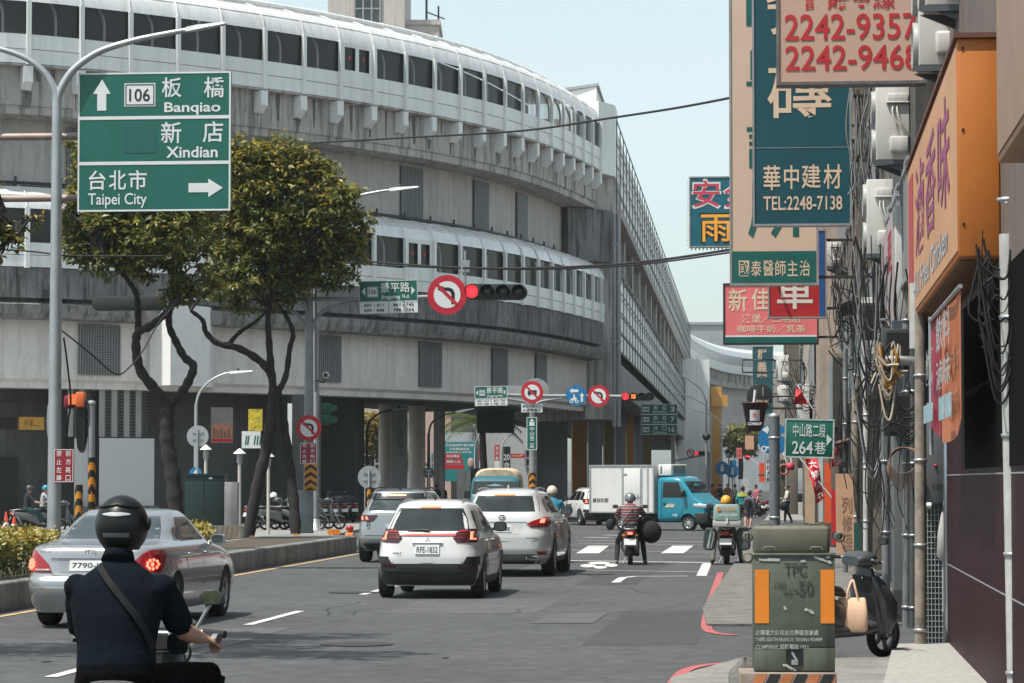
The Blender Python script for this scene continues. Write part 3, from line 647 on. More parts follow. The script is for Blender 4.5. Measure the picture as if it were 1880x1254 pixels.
# red plate on the lamp pole
def redplate(label, x0, y0, x1, y1, Y):
    g = Sign('warning_plate', label, 'sign', x0, y0, x1, y1, Y, face=M('plate_red', (.30, .012, .03), .45, var=.12), dep=.02)
    g.frame(x0, y0, x1, y1, 1.2, SIGNW); xm = (x0 + x1) / 2; h = (y1 - y0) / 4
    for cx, tx in ((x0 + (x1 - x0) * .26, '禁止左轉'), (x0 + (x1 - x0) * .74, '前方路口')):
        g.text([(ch, cx - (x1 - x0) * .13, y0 + h * (i + .16), cx + (x1 - x0) * .13, y0 + h * (i + .86)) for i, ch in enumerate(tx)], SIGNW)
redplate('red plate with white characters strapped low on the pale lamp pole', 99, 825, 135, 885, Y1 - .2)
b = MB(); px_ = pt(109, 980, Y1 - .22).x; b.tube([(px_ - .12, Y1 - .05, .42), (px_ - .12, Y1 - .05, pt(95, 903, Y1).z)], .07, 10); tag(b.build('stub_post', GREYP), 'short grey capped post against the foot of the pale lamp pole', 'post')
# orange traffic mirror seen edge-on
Ym = 61
t = thing('traffic_mirror', 'orange-hooded convex mirror on the grey post beside the pale lamp pole', 'mirror', (pt(150, 830, Ym).x, Ym, 0))
def L_(px, py, Y, t): return pt(px, py, Y) - t.location
b = MB(); P = [L_(168, 990, Ym, t), L_(168, 742, Ym, t)]; P[0].z = .4; b.tube(P, .075, 12); b.lathe([(.085, 0), (.085, .06), (.02, .08)], 12, 0, 'z', P[1]); b.build('post', GREYP, t)
b = MB(); hz = L_(168, 925, Ym, t); h1 = L_(168, 840, Ym, t); hazard(b, hz.x, 0, .5, h1.z, .08); b.build('hazard_bands', [YEL, BLACK], t)
c = L_(146, 775, Ym, t)
b = MB(); b.loft([(-.10, c.x + .04, c.z - .02, .09, .58, 3), (.0, c.x + .05, c.z - .02, .12, .62, 3), (.05, c.x + .1, c.z, .05, .5, 3)], 24, 0, 'y'); b.M = None; b.build('mirror_glass', M('mirror_face', (.05, .06, .06), .1, .6, var=.3), t)
ORG = M('mirror_orange', (.75, .16, .04), .5, var=.08)
b = MB(); b.grid(lambda u, v: (c.x - .22 + .34 * v, -.16 + .05 * math.sin(u * 3.14), c.z + .42 + .18 * math.sin(u * 3.14) - .12 * abs(u - .5) - .16 * (1 - v) * 0), 10, 4); b.bb((c.x - .06, -.17, c.z + .30), (c.x + .12, .12, c.z + .62)); b.build('visor', ORG, t, bevel=.03)
b = MB(); b.bb((c.x - .32, -.1, c.z + .28), (c.x - .08, .1, c.z + .55)); b.build('second_visor', M('visor_red', (.22, .012, .03), .5), t, bevel=.05)
b = MB(); b.tube([(c.x + .05, .05, c.z + .1), (P[0].x, 0, c.z + .1)], .03, 8); b.build('bracket', STEEL, t)
t = thing('traffic_mirror', 'grey back of a round mirror half hidden behind the pale lamp pole', 'mirror', (pt(95, 885, 60.4).x, 60.5, 0))
c = L_(94, 773, 60.5, t); b = MB(); b.loft([(-.16, c.x - .02, c.z, .05, .30, 2), (.0, c.x - .02, c.z, .075, .43, 2), (.06, c.x, c.z, .08, .43, 2)], 24, 0, 'y'); b.build('dish', BACKM, t)
b = MB(); b.tube([(c.x, .05, c.z), (c.x + .12, .1, c.z)], .03, 8); b.build('bracket', STEEL, t)
b = MB(); x = pt(145, 900, 66).x; hazard(b, x, 66, .42, pt(145, 890, 66).z, .09); tag(b.build('hazard_post', [YEL, BLACK]), 'short black and yellow banded post behind the red plate', 'post')

# ------------ signal mast by the trees
Y2 = 80
top = pt(568, 500, Y2); t = thing('signal_mast', 'grey traffic-signal mast with long arm at the end of the tree median', 'mast', (top.x, Y2, .42)); T0 = t.location.copy()
lo = lambda px, py, dy=0: pt(px, py, Y2 + dy) - T0
b = MB(); b.tube([(0, 0, 0), (0, 0, 3), lo(568, 540) * 1], [.14, .13, .105], 16); b.build('post', GREYP, t)
b = MB(); P = lo(574, 900); b.bb((-.27, -.2, 0), (.13, .16, P.z)); b.build('post_casing', M('casing_grey', (.32, .36, .38), .6, var=.2, streak=.3), t, bevel=.02)
b = MB(); b.tube([lo(430, 553), lo(568, 549), lo(700, 549), lo(880, 541)], [.05, .07, .065, .05], 10); b.build('arm', GREYP, t)
b = MB(); b.tube(cat([lo(568, 640), lo(580, 585), lo(615, 562), lo(664, 556)], 6), .05, 8); b.build('arm_brace', GREYP, t)
b = MB(); b.tube(cat([lo(568, 640), lo(556, 590), lo(520, 562), lo(470, 556)], 6), .05, 8); b.build('arm_brace', GREYP, t)
b = MB(); b.tube([lo(854, 541), lo(854, 460)], .035, 8); b.bb(lo(846, 500) + Vector((0, -.05, 0)), lo(862, 478) + Vector((0, .08, 0))); b.build('sensor_post', STEEL, t)
b = MB(); b.tube([lo(580, 520, .05), lo(580, 720, .05)], .04, 8); b.build('conduit', GREYP, t)
def signal(name, label, x0, x1, yc, r, Y, lit=(0,), back=False, digits=None, tilt=0):
    """horizontal four-lamp signal head, lamps towards -y"""
    k = Y / F; c = pt((x0 + x1) / 2, yc, Y); t = thing(name, label, 'traffic light', c, RZ); n = 4; w_ = (x1 - x0) * k; rr = r * k
    t.rotation_euler.y = tilt
    b = MB(); pl = []
    for a in range(13): pl.append((w_ / 2 - rr + rr * math.cos(-1.5708 + 3.1416 * a / 12), rr * math.sin(-1.5708 + 3.1416 * a / 12)))
    for a in range(13): pl.append((-w_ / 2 + rr + rr * math.cos(1.5708 + 3.1416 * a / 12), rr * math.sin(1.5708 + 3.1416 * a / 12)))
    b.prism(pl, -.09, .16, 'y'); b.build('housing', DPLAS, t, bevel=.015)
    for i in range(n):
        cx = (-w_ / 2 + rr) + (w_ - 2 * rr) * i / (n - 1); rv = rr * .8
        if back: continue
        m = M('lamp_red', (.9, .02, .03), .3, emit=1.6, var=.35, sc=70) if i in lit else M('lamp_dark', (.02, .022, .022), .15, var=.2)
        b = MB(); b.lathe([(rv, -.10), (rv * .95, -.105), (rv * .6, -.13), (0, -.14)], 20, 0, 'y', (cx, 0, 0)); o = b.build('lens', m, t)
        b = MB(); b.grid(lambda u, v: (cx + rv * 1.08 * math.cos(-.35 + 3.84 * u), -.09 - v * rr * 1.3 * (.45 + .55 * math.sin(3.1416 * u)), rv * 1.08 * math.sin(-.35 + 3.84 * u)), 16, 3); b.build('hood', DPLAS, t)
        if digits and i == 1:
            b = MB(); b.text(digits, cx - rv * .6, -rv * .6, cx + rv * .6, rv * .6, -.15, 0, .02); b.build('countdown', M('digit_glow', (1, .16, .03), .4, emit=2.5, var=0), o)
    if back:
        for i in range(n):
            cx = (-w_ / 2 + rr) + (w_ - 2 * rr) * i / (n - 1); b = MB(); b.grid(lambda u, v: (cx + rr * .8 * math.cos(-.35 + 3.84 * u), .15 + v * rr * 1.2 * math.sin(3.1416 * u), rr * .8 * math.sin(-.35 + 3.84 * u)), 12, 3); b.build('hood', DPLAS, t)
    return t
signal('traffic_light', 'black horizontal traffic light glowing red at its left end, on the near mast arm', 852, 968, 536, 14.5, Y2 - .15, (0,), tilt=R(.8))
signal('traffic_light', 'dark back of a horizontal traffic light across the left tree trunk', 168, 306, 557, 13.5, 78, (), True)
b = MB(); b.tube([pt(300, 552, 78.2), pt(440, 552, 80)], .05, 8); o = b.build('arm_extension', GREYP, t); o.matrix_parent_inverse = Matrix.Translation(-T0)
def jing(label, x0, y0, x1, y1, Y, tilt=R(1.2)):
    g = Sign('street_name_sign', label, 'road sign', x0, y0, x1, y1, Y, face=None); w_, h = x1 - x0, y1 - y0; g.t.rotation_euler.y = -tilt
    X = lambda u: x0 + w_ * u; V = lambda v: y0 + h * v
    b = MB(); a, c = g.p(x0, V(.64)), g.p(x1, y0); b.bb((a[0], -.025, a[1]), (c[0], .025, c[1])); b.build('panel', SIGNG, g.t)
    b = MB(); a, c = g.p(x0, y1), g.p(X(.49), V(.65)); b.bb((a[0], -.02, a[1]), (c[0], .02, c[1])); b.build('number_plate', SIGNW, g.t)
    b = MB(); a, c = g.p(X(.51), y1), g.p(x1, V(.65)); b.bb((a[0], -.02, a[1]), (c[0], .02, c[1])); b.build('number_plate', SIGNW, g.t)
    g.frame(x0, y0, x1, V(.64), .9, SIGNW)
    g.text([('景平路', X(.36), V(.06), X(.87), V(.37)), ('Jingping Rd.', X(.37), V(.44), X(.87), V(.59), .012)], SIGNW)
    g.poly([(X(.04), V(.32)), (X(.105), V(.45)), (X(.105), V(.19))], SIGNW, 'arrow'); g.poly([(X(.96), V(.32)), (X(.895), V(.45)), (X(.895), V(.19))], SIGNW, 'arrow')
    g.rect(X(.14), V(.18), X(.32), V(.50), SIGNW, 'route_shield'); g.frame(X(.15), V(.195), X(.31), V(.485), .6, INK, 'shield_border', 2); g.text([('106', X(.17), V(.25), X(.29), V(.41), .012)], INK, 'route_number', 2)
    g.text([('601 - 611', X(.08), V(.70), X(.42), V(.79), .02), ('670 - 698', X(.08), V(.86), X(.42), V(.95), .02), ('667 - 745', X(.58), V(.70), X(.93), V(.79), .02), ('708 - 754', X(.58), V(.86), X(.93), V(.95), .02)], INK, 'house_numbers')
jing('green Jingping Rd. sign with two house-number plates on the near mast arm', 660, 515, 768, 575, Y2 - .15)
def noturn(label, cx, cy, r, Y, name='no_left_turn_sign', truck=False, dep=.03):
    g = Sign(name, label, 'road sign', cx - r, cy - r, cx + r, cy + r, Y, face=SIGNR, shape='round', dep=dep); k = g.k; q = r * k
    z0 = g.H / 2
    b = MB(); b.disc((0, z0), q * .68, g.y - .003); b.build('white_field', SIGNW, g.t)
    b = MB()
    if truck:
        for x0, x1, za, zb in ((-.40, -.14, -.16, .12), (-.1, .42, .0, .18), (-.1, .42, -.12, -.02), (-.40, .42, -.2, -.12)): b.rect(x0 * q, z0 + za * q, x1 * q, z0 + zb * q, g.y - .007)
        for x in (-.25, .25): b.disc((x * q, z0 - .22 * q), .11 * q, g.y - .008)
        b.build('lorry_pictogram', INK, g.t)
    else:
        P = [(.30, -.45), (.30, .05), (.22, .22), (.06, .28), (-.2, .28)]; w_ = .09
        for (ax, az), (bx, bz) in zip(P, P[1:]):
            d = Vector((bx - ax, bz - az)).normalized(); n_ = Vector((-d.y, d.x)) * w_; e = d * .03
            b.flat([((ax + n_.x - e.x) * q, z0 + (az + n_.y - e.y) * q), ((bx + n_.x + e.x) * q, z0 + (bz + n_.y + e.y) * q), ((bx - n_.x + e.x) * q, z0 + (bz - n_.y + e.y) * q), ((ax - n_.x - e.x) * q, z0 + (az - n_.y - e.y) * q)], g.y - .007)
        b.flat([(-.2 * q, z0 + .46 * q), (-.2 * q, z0 + .1 * q), (-.5 * q, z0 + .28 * q)], g.y - .007); b.build('arrow_pictogram', INK, g.t)
    b = MB(); d = Vector((.7071, -.7071)); n_ = Vector((.7071, .7071)) * .085; L = .72
    b.flat([((-d.x * L + n_.x) * q, z0 + (-d.y * L + n_.y) * q), ((d.x * L + n_.x) * q, z0 + (d.y * L + n_.y) * q), ((d.x * L - n_.x) * q, z0 + (d.y * L - n_.y) * q), ((-d.x * L - n_.x) * q, z0 + (-d.y * L - n_.y) * q)], g.y - .011); b.build('red_slash', SIGNR, g.t)
    return g
noturn('large round no-left-turn sign on the near mast arm beside the glowing red light', 821, 541, 36.5, Y2 - .25)
noturn('round no-left-turn sign on the mast post above the red plate', 567, 786, 23.5, Y2 - .4)
redplate('red plate with white characters on the signal mast under the round sign', 551, 813, 582, 852, Y2 - .35)
g = Sign('chevron_board', 'black and orange chevron board low on the signal mast', 'sign', 559, 852, 582, 901, Y2 - .4, face=YEL, dep=.02)
for i in range(4):
    y = 852 + i * 14
    b = MB(); 
    for x0, x1, ya, yb in ((559, 570.5, y + 8, y), (570.5, 582, y, y + 8)):
        P = [(x0, ya), (x1, yb), (x1, yb + 6), (x0, ya + 6)]; P = [(x, min(yy, 901)) for x, yy in P]; b.flat([g.p(*q) for q in P], g.y - .003)
    b.build('black_chevron', INK, g.t)
# pedestrian signal, camera
t = thing('pedestrian_signal', 'green casing of a pedestrian signal behind the signal mast', 'traffic light', pt(598, 782, Y2 + .2)); k = Y2 / F
GRC = M('signal_green', (.01, .10, .05), .5, var=.12)
for z in (.02, .33): 
    b = MB(); b.bb((-.12, -.08, z), (.12, .12, z + .29)); b.build('casing', GRC, t, bevel=.02)
    b = MB(); b.prism([(.12, z + .27), (.30, z + .22), (.30, z + .10), (.12, z + .04)], -.02, .12, 'y'); b.build('hood', GRC, t)
t = thing('security_camera', 'white bullet camera on a bracket of the signal mast', 'camera', pt(598, 697, Y2 - .1))
b = MB(); b.tube([(-.28, .1, -.02), (-.05, .05, -.08), (0, 0, .02)], .018, 6); b.build('bracket', DPLAS, t)
b = MB(); b.lathe([(0, -.2), (.085, -.2), (.095, .0), (.07, .13), (0, .15)], 16, 0, 'y', (.01, 0, .12)); b.build('body', WHITE, t)
b = MB(); b.lathe([(0, -.206), (.06, -.206)], 14, 0, 'y', (.01, 0, .12)); b.build('lens', BLACK, t)
# discs seen from behind
def back_disc(label, cx, cy, r, Y, ybase, haz=False, mat=BACKM, zb=0):
    c = pt(cx, cy, Y); t = thing('round_sign', label, 'road sign', (c.x, Y, zb), 0); q = r * Y / F; z = c.z - zb
    b = MB(); b.lathe([(0, -.015), (q, -.015), (q, .015), (0, .015)], 36, 0, 'y', (0, 0, z), False); b.build('disc', mat, t)
    b = MB(); b.tube([(0, -.05, 0), (0, -.05, z + q * .6)], .035, 10); b.build('post', STEEL, t)
    for dz in (-.3, .3):
        b = MB(); b.bb((-q * .5, -.04, z + dz * q), (q * .5, -.012, z + dz * q + .04)); b.build('crossbar', STEEL, t)
    if haz: b = MB(); hazard(b, 0, -.05, .35, z - q * .9, .07); b.build('hazard_bands', [YEL, BLACK], t)
back_disc('grey back of a round sign on a post beyond the dark grey van-height car', 678, 876, 21, 92, 0, True)
back_disc('grey back of a round sign in front of the ground-floor poster', 363, 801, 20, 98, 0)
back_disc('dark round sign on the black lamp post between the columns', 787, 868, 10, 128, 0, mat=M('dark_back', (.03, .05, .065), .5))

# ------------ far mast across the junction
Y3 = 125
t = thing('signal_mast', 'far signal mast with both arms full of signs across the junction', 'mast', (pt(977, 900, Y3).x, Y3, 0)); T0 = t.location.copy()
l3 = lambda px, py, dy=0: pt(px, py, Y3 + dy) - T0
b = MB(); b.tube([(0, 0, 0), (0, 0, l3(977, 720).z)], [.16, .11], 14); b.build('post', GREYP, t)
b = MB(); b.tube([l3(905, 724), l3(977, 727), l3(1060, 727), l3(1145, 728)], .07, 8); b.build('arm', GREYP, t)
for s_ in (-1, 1):
    b = MB(); b.tube(cat([l3(977, 752), l3(977 + s_ * 14, 738), l3(977 + s_ * 55, 731)], 6), .055, 8); b.build('arm_brace', GREYP, t)
b = MB(); p = l3(977, 893); hazard(b, 0, 0, p.z - .3, l3(977, 868).z, .17); b.build('hazard_bands', [YEL, BLACK], t)
jing('small distant green Jingping Rd. sign on the far mast arm', 872, 709, 932, 745, Y3 - .3)
noturn('round no-lorries sign at the top of the far mast', 977, 720, 20.5, Y3 - .5, 'no_lorry_sign', True)
b = MB(); c = pt(984, 718, Y3 + .3); b.lathe([(0, -.02), (.55, -.02), (.55, .02), (0, .02)], 30, 0, 'y', c, False); tag(b.build('round_sign', BACKM), 'pale back of a round sign showing behind the no-lorries sign', 'road sign')
g = Sign('board_back', 'pale blank board behind the distant Jingping Rd. sign', 'road sign', 930, 708, 962, 736, Y3 + .4, face=BACKM, dep=.04)
g = Sign('weight_plate', 'white plate with two rows of black characters under the no-lorries sign', 'sign', 957, 741, 996, 757, Y3 - .4, face=SIGNW, dep=.02)
g.text([('禁止15噸以上', 959, 743, 994, 748.5), ('大貨車進入', 959, 750.5, 994, 756)], INK)
g = Sign('scooter_turn_sign', 'blue round sign with white scooter and two arrows on the far mast arm', 'road sign', 1039, 707, 1077, 745, Y3 - .3, face=SIGNB, shape='round', dep=.03)
g.arrow([(1062, 715), (1062, 720), (1051, 720), (1051, 722.5), (1045.5, 717.5), (1051, 712.5), (1051, 715)], SIGNW); g.arrow([(1066.5, 738), (1070.5, 738), (1070.5, 727), (1073, 727), (1068.5, 721), (1064, 727), (1066.5, 727)], SIGNW)
b = MB()
for cx in (1049, 1059): a = g.p(cx, 737); b.disc(a, 3.4 * g.k, g.y - .004, 0, 16, 1.8 * g.k)
b.flat([g.p(1047, 733), g.p(1056, 736), g.p(1059, 731), g.p(1057, 729), g.p(1055, 732), g.p(1050, 731)], g.y - .005); b.disc(g.p(1054, 725), 1.7 * g.k, g.y - .005, 0, 10); b.flat([g.p(1052, 732), g.p(1056, 732), g.p(1056, 726.5), g.p(1052.5, 727)], g.y - .006)
b.build('scooter_pictogram', SIGNW, g.t)
noturn('round no-left-turn sign on the far mast arm between the blue sign and the signal', 1099, 727, 20, Y3 - .3)
signal('traffic_light', 'far traffic light showing red and a 15-second countdown', 1141, 1201, 728, 7.6, Y3 - .2, (0,), digits='15')
g = Sign('street_name_sign', 'tall narrow green road-name sign on the far mast post', 'road sign', 967, 766, 986, 826, Y3 - .4, rz=RZ, face=SIGNG, dep=.03)
g.frame(967, 766, 986, 826, 1, SIGNW); g.poly([(972, 774), (981, 774), (976.5, 768.5)], SIGNW, 'arrow'); g.rect(972, 775, 981, 782, SIGNW, 'route_shield')
g.text([(ch, 973, 784 + i * 8, 980.5, 791 + i * 8) for i, ch in enumerate('中山路二段')], SIGNW)
g = Sign('distance_sign', 'green three-row distance sign reading 3, 7 and 16 under the straight station wing', 'road sign', 1177, 742, 1244, 798, 170, face=SIGNG, dep=.06, rz=RZ)
for i, (zh, en, n_) in enumerate((('板橋', 'Banqiao', '3'), ('新莊', 'Sinjhuang', '7'), ('林口', 'Linkou', '16'))):
    y = 742 + i * 18.7; g.frame(1177, y, 1244, y + 18.7, .8, SIGNW)
    g.rect(1180, y + 5, 1192, y + 14, SIGNW, 'route_shield'); g.text([('106', 1181, y + 7, 1191, y + 12, .02)], INK, 'route_number', 2)
    g.text([(zh[0], 1200, y + 2.5, 1208, y + 11), (zh[1], 1216, y + 2.5, 1224, y + 11), (en, 1199, y + 12, 1224, y + 17, .015), (n_, 1231 - (3 if n_ == '16' else 0), y + 4.5, 1239, y + 14, .02)], SIGNW)
b = MB(); o = thing('sign_mast', 'grey mast carrying the green distance sign', 'mast', (pt(1236, 800, 170.5).x, 170.5, 0)); b.tube([(0, 0, 0), (0, 0, pt(1236, 742, 170).z)], .13, 10); b.build('post', GREYP, o); b = MB()
for yy in (757, 780): a = pt(1180, yy, 170.4) - o.location; b.tube([a, (0, 0, a.z)], .06, 8)
b.build('arm', GREYP, o)
# ------------ lamps
street_lamp('curved grey street lamp standing behind the left tree', [[(360, 745), (366, 722), (385, 700), (410, 687), (424, 684.5)]], (360, 742), 105, .09, .06)
street_lamp('street lamp whose pale head shows right of the tree crown', [[(581, 450), (592, 400), (640, 366), (690, 353), (718, 349)]], (581, 445), 84, .11, .07, .42)
LG = 'lamps along the far side of the street'
for i, (px, yt, hx, hy, Y) in enumerate(((1297, 735, 1197, 676, 225), (1305, 760, 1222, 719, 262), (1325, 778, 1257, 752, 305), (1338, 795, 1290, 776, 350), (1348, 805, 1305, 790, 395), (1357, 815, 1318, 800, 440))):
    street_lamp(('nearest and tallest of the row of lamps along the far street', 'second lamp of the row along the far street, its head just below the nearest one', 'third lamp of the row along the far street, head right of the distance sign', 'fourth lamp of the row along the far street, beside the ochre pier', 'fifth lamp of the row along the far street, just beyond the ochre pier', 'farthest and smallest lamp of the row along the far street')[i],
        [[(px, yt + 2), (px - (px - hx) * .12, yt - (yt - hy) * .38), (px - (px - hx) * .45, yt - (yt - hy) * .75), (hx + 14, hy + 1)]], (px, yt), Y, .12, .08, 0, LG, M('lamp_pale_steel', (.5, .52, .53), .45, .4, var=.1))
b = MB(); x = pt(1297, 900, 150).x; tz = pt(1297, 806, 150).z; t = thing('camera_post', 'slim grey post with a ball camera on top left of the far pavement', 'post', (x, 150, 0)); b.tube([(0, 0, 0), (0, 0, tz)], .07, 10); b.build('post', GREYP, t); b = MB(); b.ball((0, 0, tz + .12), .2); b.build('camera_dome', DPLAS, t)
BLK = M('lamp_black', (.012, .012, .013), .5)
street_lamp('black arched lamp left of the round columns', [[(674, 790), (680, 772), (700, 757), (722, 753)]], (674, 788), 132, .08, .06, 0, None, BLK)
street_lamp('black arched lamp in front of the second round column', [[(787, 800), (792, 778), (810, 764), (838, 757)]], (787, 795), 129, .09, .06, 0, None, BLK)
street_lamp('small pale lamp arm left of the red shop banners', [[(872, 830), (874, 810), (882, 797)]], (872, 828), 190, .08, .06, 0, None, M('lamp_pale_steel', (.5, .5, .5)), False)
street_lamp('small pale lamp arm right of the red shop banners', [[(921, 830), (924, 812), (935, 800), (948, 795)]], (921, 828), 190, .08, .06, 0, None, M('lamp_pale_steel', (.5, .5, .5)), False)
for i, (px, py, Y) in enumerate(((378, 819, 96), (440, 826, 92), (493, 832, 96))):
    c = pt(px, py, Y); t = thing('garden_lamp', ('pole lamp with white conical hat left of the dark green cabinet', 'pole lamp with white conical hat between cabinet and right tree', 'pole lamp with shaded conical hat behind the right tree trunk')[i], 'lamp', (c.x, Y, .1), 0, 'lamps with conical hats')
    b = MB(); b.tube([(0, 0, 0), (0, 0, c.z - .45)], .055, 10); b.build('post', M('cream_post', (.5, .48, .44), .5, var=.1), t)
    b = MB(); b.lathe([(.09, c.z - .5), (.09, c.z - .2)], 12); b.build('lantern', GREYP, t)
    b = MB(); b.lathe([(.20, c.z - .22), (.19, c.z - .2), (.03, c.z - .06), (0, c.z - .05)], 18); b.build('hat', WHITE, t)
# ------------ cabinets, posters, little signs near the plaza
t = thing('switch_cabinet', 'dark green street cabinet behind the silver saloon', 'cabinet', (pt(377, 980, 88).x, 88, .0))
k = 88 / F; b = MB(); b.bb((-36 * k, -.3, .1), (36 * k, .6, pt(377, 874, 88).z)); b.build('body', M('cabinet_green', (.004, .02, .018), .45, var=.2, streak=.2), t, bevel=.02)
b = MB(); b.bb((-38 * k, -.34, pt(377, 874, 88).z + .002), (38 * k, .64, pt(377, 872, 88).z + .04)); b.build('lid', MC['cabinet_green'], t)
b = MB(); b.bb((-1.5 * k, -.312, .2), (-.5 * k, -.301, pt(377, 880, 88).z)); b.build('door_gap', BLACK, t)
b = MB(); b.bb((8 * k, -.31, pt(377, 880, 88).z), (14 * k, -.302, pt(377, 876, 88).z)); b.build('sticker', SIGNW, t)
t = thing('switch_cabinet', 'slim light grey cabinet against the right end of the dark green one', 'cabinet', (pt(425, 980, 87).x, 87, .0)); k = 87 / F
b = MB(); b.bb((-12 * k, -.2, .3), (12 * k, .3, pt(425, 885, 87).z)); b.build('body', M('cabinet_grey', (.25, .25, .25), .55, var=.2, streak=.4), t, bevel=.015)
b = MB(); b.bb((-10 * k, -.17, 0), (10 * k, .27, .3)); b.build('stand', DPLAS, t)
g = Sign('wall_poster', 'orange and grey line-drawing poster on the ground-floor wall', 'poster', 386, 748, 428, 813, 117.5, face=M('poster_grey', (.22, .21, .2), .5, var=.2), rz=RZ + .5, dep=.05)
g.rect(387, 778, 427, 812, M('poster_orange', (.42, .19, .12), .5, var=.25, sc=5), 'picture'); g.rect(387, 806, 427, 811, SIGNR, 'red_strip', 2)
b = MB()
for i in range(5): a, c = g.p(390 + i * 7, 804), g.p(394 + i * 7, 786 + (i * 5) % 9); b.frame(a[0], a[1], c[0], c[1], .03, g.y - .009)
b.build('drawing', M('ink_brown', (.1, .06, .05), .6), g.t)
g = Sign('advert_board', 'yellow leaf-pattern advert left of the right tree trunk', 'poster', 456, 751, 482, 791, 112, face=M('advert_yellow', (.42, .32, .02), .5, var=.7, sc=9), rz=RZ, dep=.1)
g = Sign('stop_box', 'white box sign with dark slanted strokes beside the right tree trunk', 'sign', 444, 792, 478, 823, 108, face=WHITE, rz=RZ + .2, dep=.5)
for x in (449, 453, 465, 470, 475): g.poly([(x, 817), (x + 2.5, 817), (x + 5, 800), (x + 2.5, 800)], M('stroke_green', (.01, .1, .1), .5), 'stroke')
g = Sign('station_sign', 'small ochre lit sign on the dark ground-floor wall at far left', 'sign', 32, 765, 82, 790, 114, face=M('sign_ochre', (.55, .29, .05), .5, var=.08), rz=RZ + .5, dep=.12)
g.text([('中 和', 44, 770, 60, 784), ('Zhonghe', 61, 780, 74, 784)], M('ink_olive', (.16, .1, .03), .6)); g.frame(31, 763.5, 83, 791.5, 2.2, DPLAS)
g = Sign('cycle_sign', 'blue round sign low behind the dark green cabinet', 'road sign', 347, 858, 371, 882, 100, face=SIGNB, shape='round', dep=.03)
g.text([('↑', 354, 862, 364, 878)], SIGNW) if 0 else g.arrow([(358, 878), (361, 878), (361, 869), (364, 869), (359.5, 862), (355, 869), (358, 869)], SIGNW)
# white inscribed slab between the round columns
g = Sign('inscribed_slab', 'tall pale slab with raised characters between the two round columns', 'monument', 721, 729, 747, 905, 137, face=M('slab_grey', (.38, .4, .4), .6, var=.08, streak=.2), rz=RZ, dep=.5)
g.text([(ch, 729, 735 + i * 13, 742, 747 + i * 13) for i, ch in enumerate('中和景平路捷運站')], M('slab_ink', (.2, .21, .21), .6))
# far side shops under the deck
g = Sign('billboard', 'teal billboard with red bands under the deck', 'billboard', 816, 812, 872, 884, 200, face=M('bill_teal', (.01, .21, .21), .5, var=.25, sc=.8), rz=RZ, dep=.2)
g.rect(816, 794, 872, 811.5, M('bill_grey', (.4, .44, .47), .6, var=.1), 'top_band', 0)
for y, w_ in ((833, 30), (843, 33), (853, 36)): g.rect(817, y, 817 + w_, y + 8, SIGNR, 'red_band')
g.text([('大安森林捷運共構', 818, 815, 870, 820), ('中和最後黃金線', 826, 822, 862, 827), ('全新成家三房首選', 818, 829, 866, 832), ('免百萬起', 820, 835, 844, 840), ('輕鬆入主', 820, 845, 846, 850)], SIGNW, lift=2)
b = MB(); b.ball((g.p(865, 850)[0], g.y - .1, g.p(865, 850)[1]), (.22, .06, .34)); b.build('face_picture', M('skin_print', (.5, .3, .25), .6), g.t)
for i, (px0, px1, tx) in enumerate(((880, 893, '火鍋城'), (908, 917, '涮涮鍋'))):
    g = Sign('shop_banner', ('left red shop banner with white characters under the deck', 'right red shop banner with white characters under the deck')[i], 'banner', px0, 817, px1, 861, 205, face=SIGNR, rz=RZ, dep=.1); g.rect(px0, 846, px1, 860, SIGNW, 'white_foot')
    g.text([(ch, px0 + 2, 820 + j * 9, px1 - 2, 827 + j * 9) for j, ch in enumerate(tx)], SIGNW)
g = Sign('shop_sign', 'black vertical sign with white characters by the small lamp arm', 'sign', 924, 820, 937, 868, 204, face=BLACK, rz=RZ, dep=.15); g.text([('20', 925, 834, 936, 845), ('合', 925, 848, 936, 859)], SIGNW)
g = Sign('shop_sign', 'small red shop sign over a pale shutter beyond the far mast post', 'sign', 938, 833, 964, 841, 206, face=SIGNR, rz=RZ, dep=.15); g.text([('中古屋', 941, 834.5, 961, 839.5)], M('sign_cream', (.7, .6, .4), .5))
g = Sign('dark_board', 'big dark board hanging under the deck beside the palm', 'board', 876, 754, 944, 795, 150, face=M('board_dark', (.02, .022, .026), .6), rz=RZ, dep=.3)
b = MB(); t = thing('concrete_block', 'square concrete block behind the teal truck', 'block', (pt(851, 912, 130).x, 130, 0)); k = 130 / F; b.bb((-13 * k, 0, 0), (13 * k, 2, pt(851, 863, 130).z)); b.build('block', CONS, t, bevel=.03); b = MB(); b.bb((13.2 * k, .3, 0), (60 * k, 2, pt(851, 862, 130).z + .05)); b.build('dark_extension', DARKV, t)
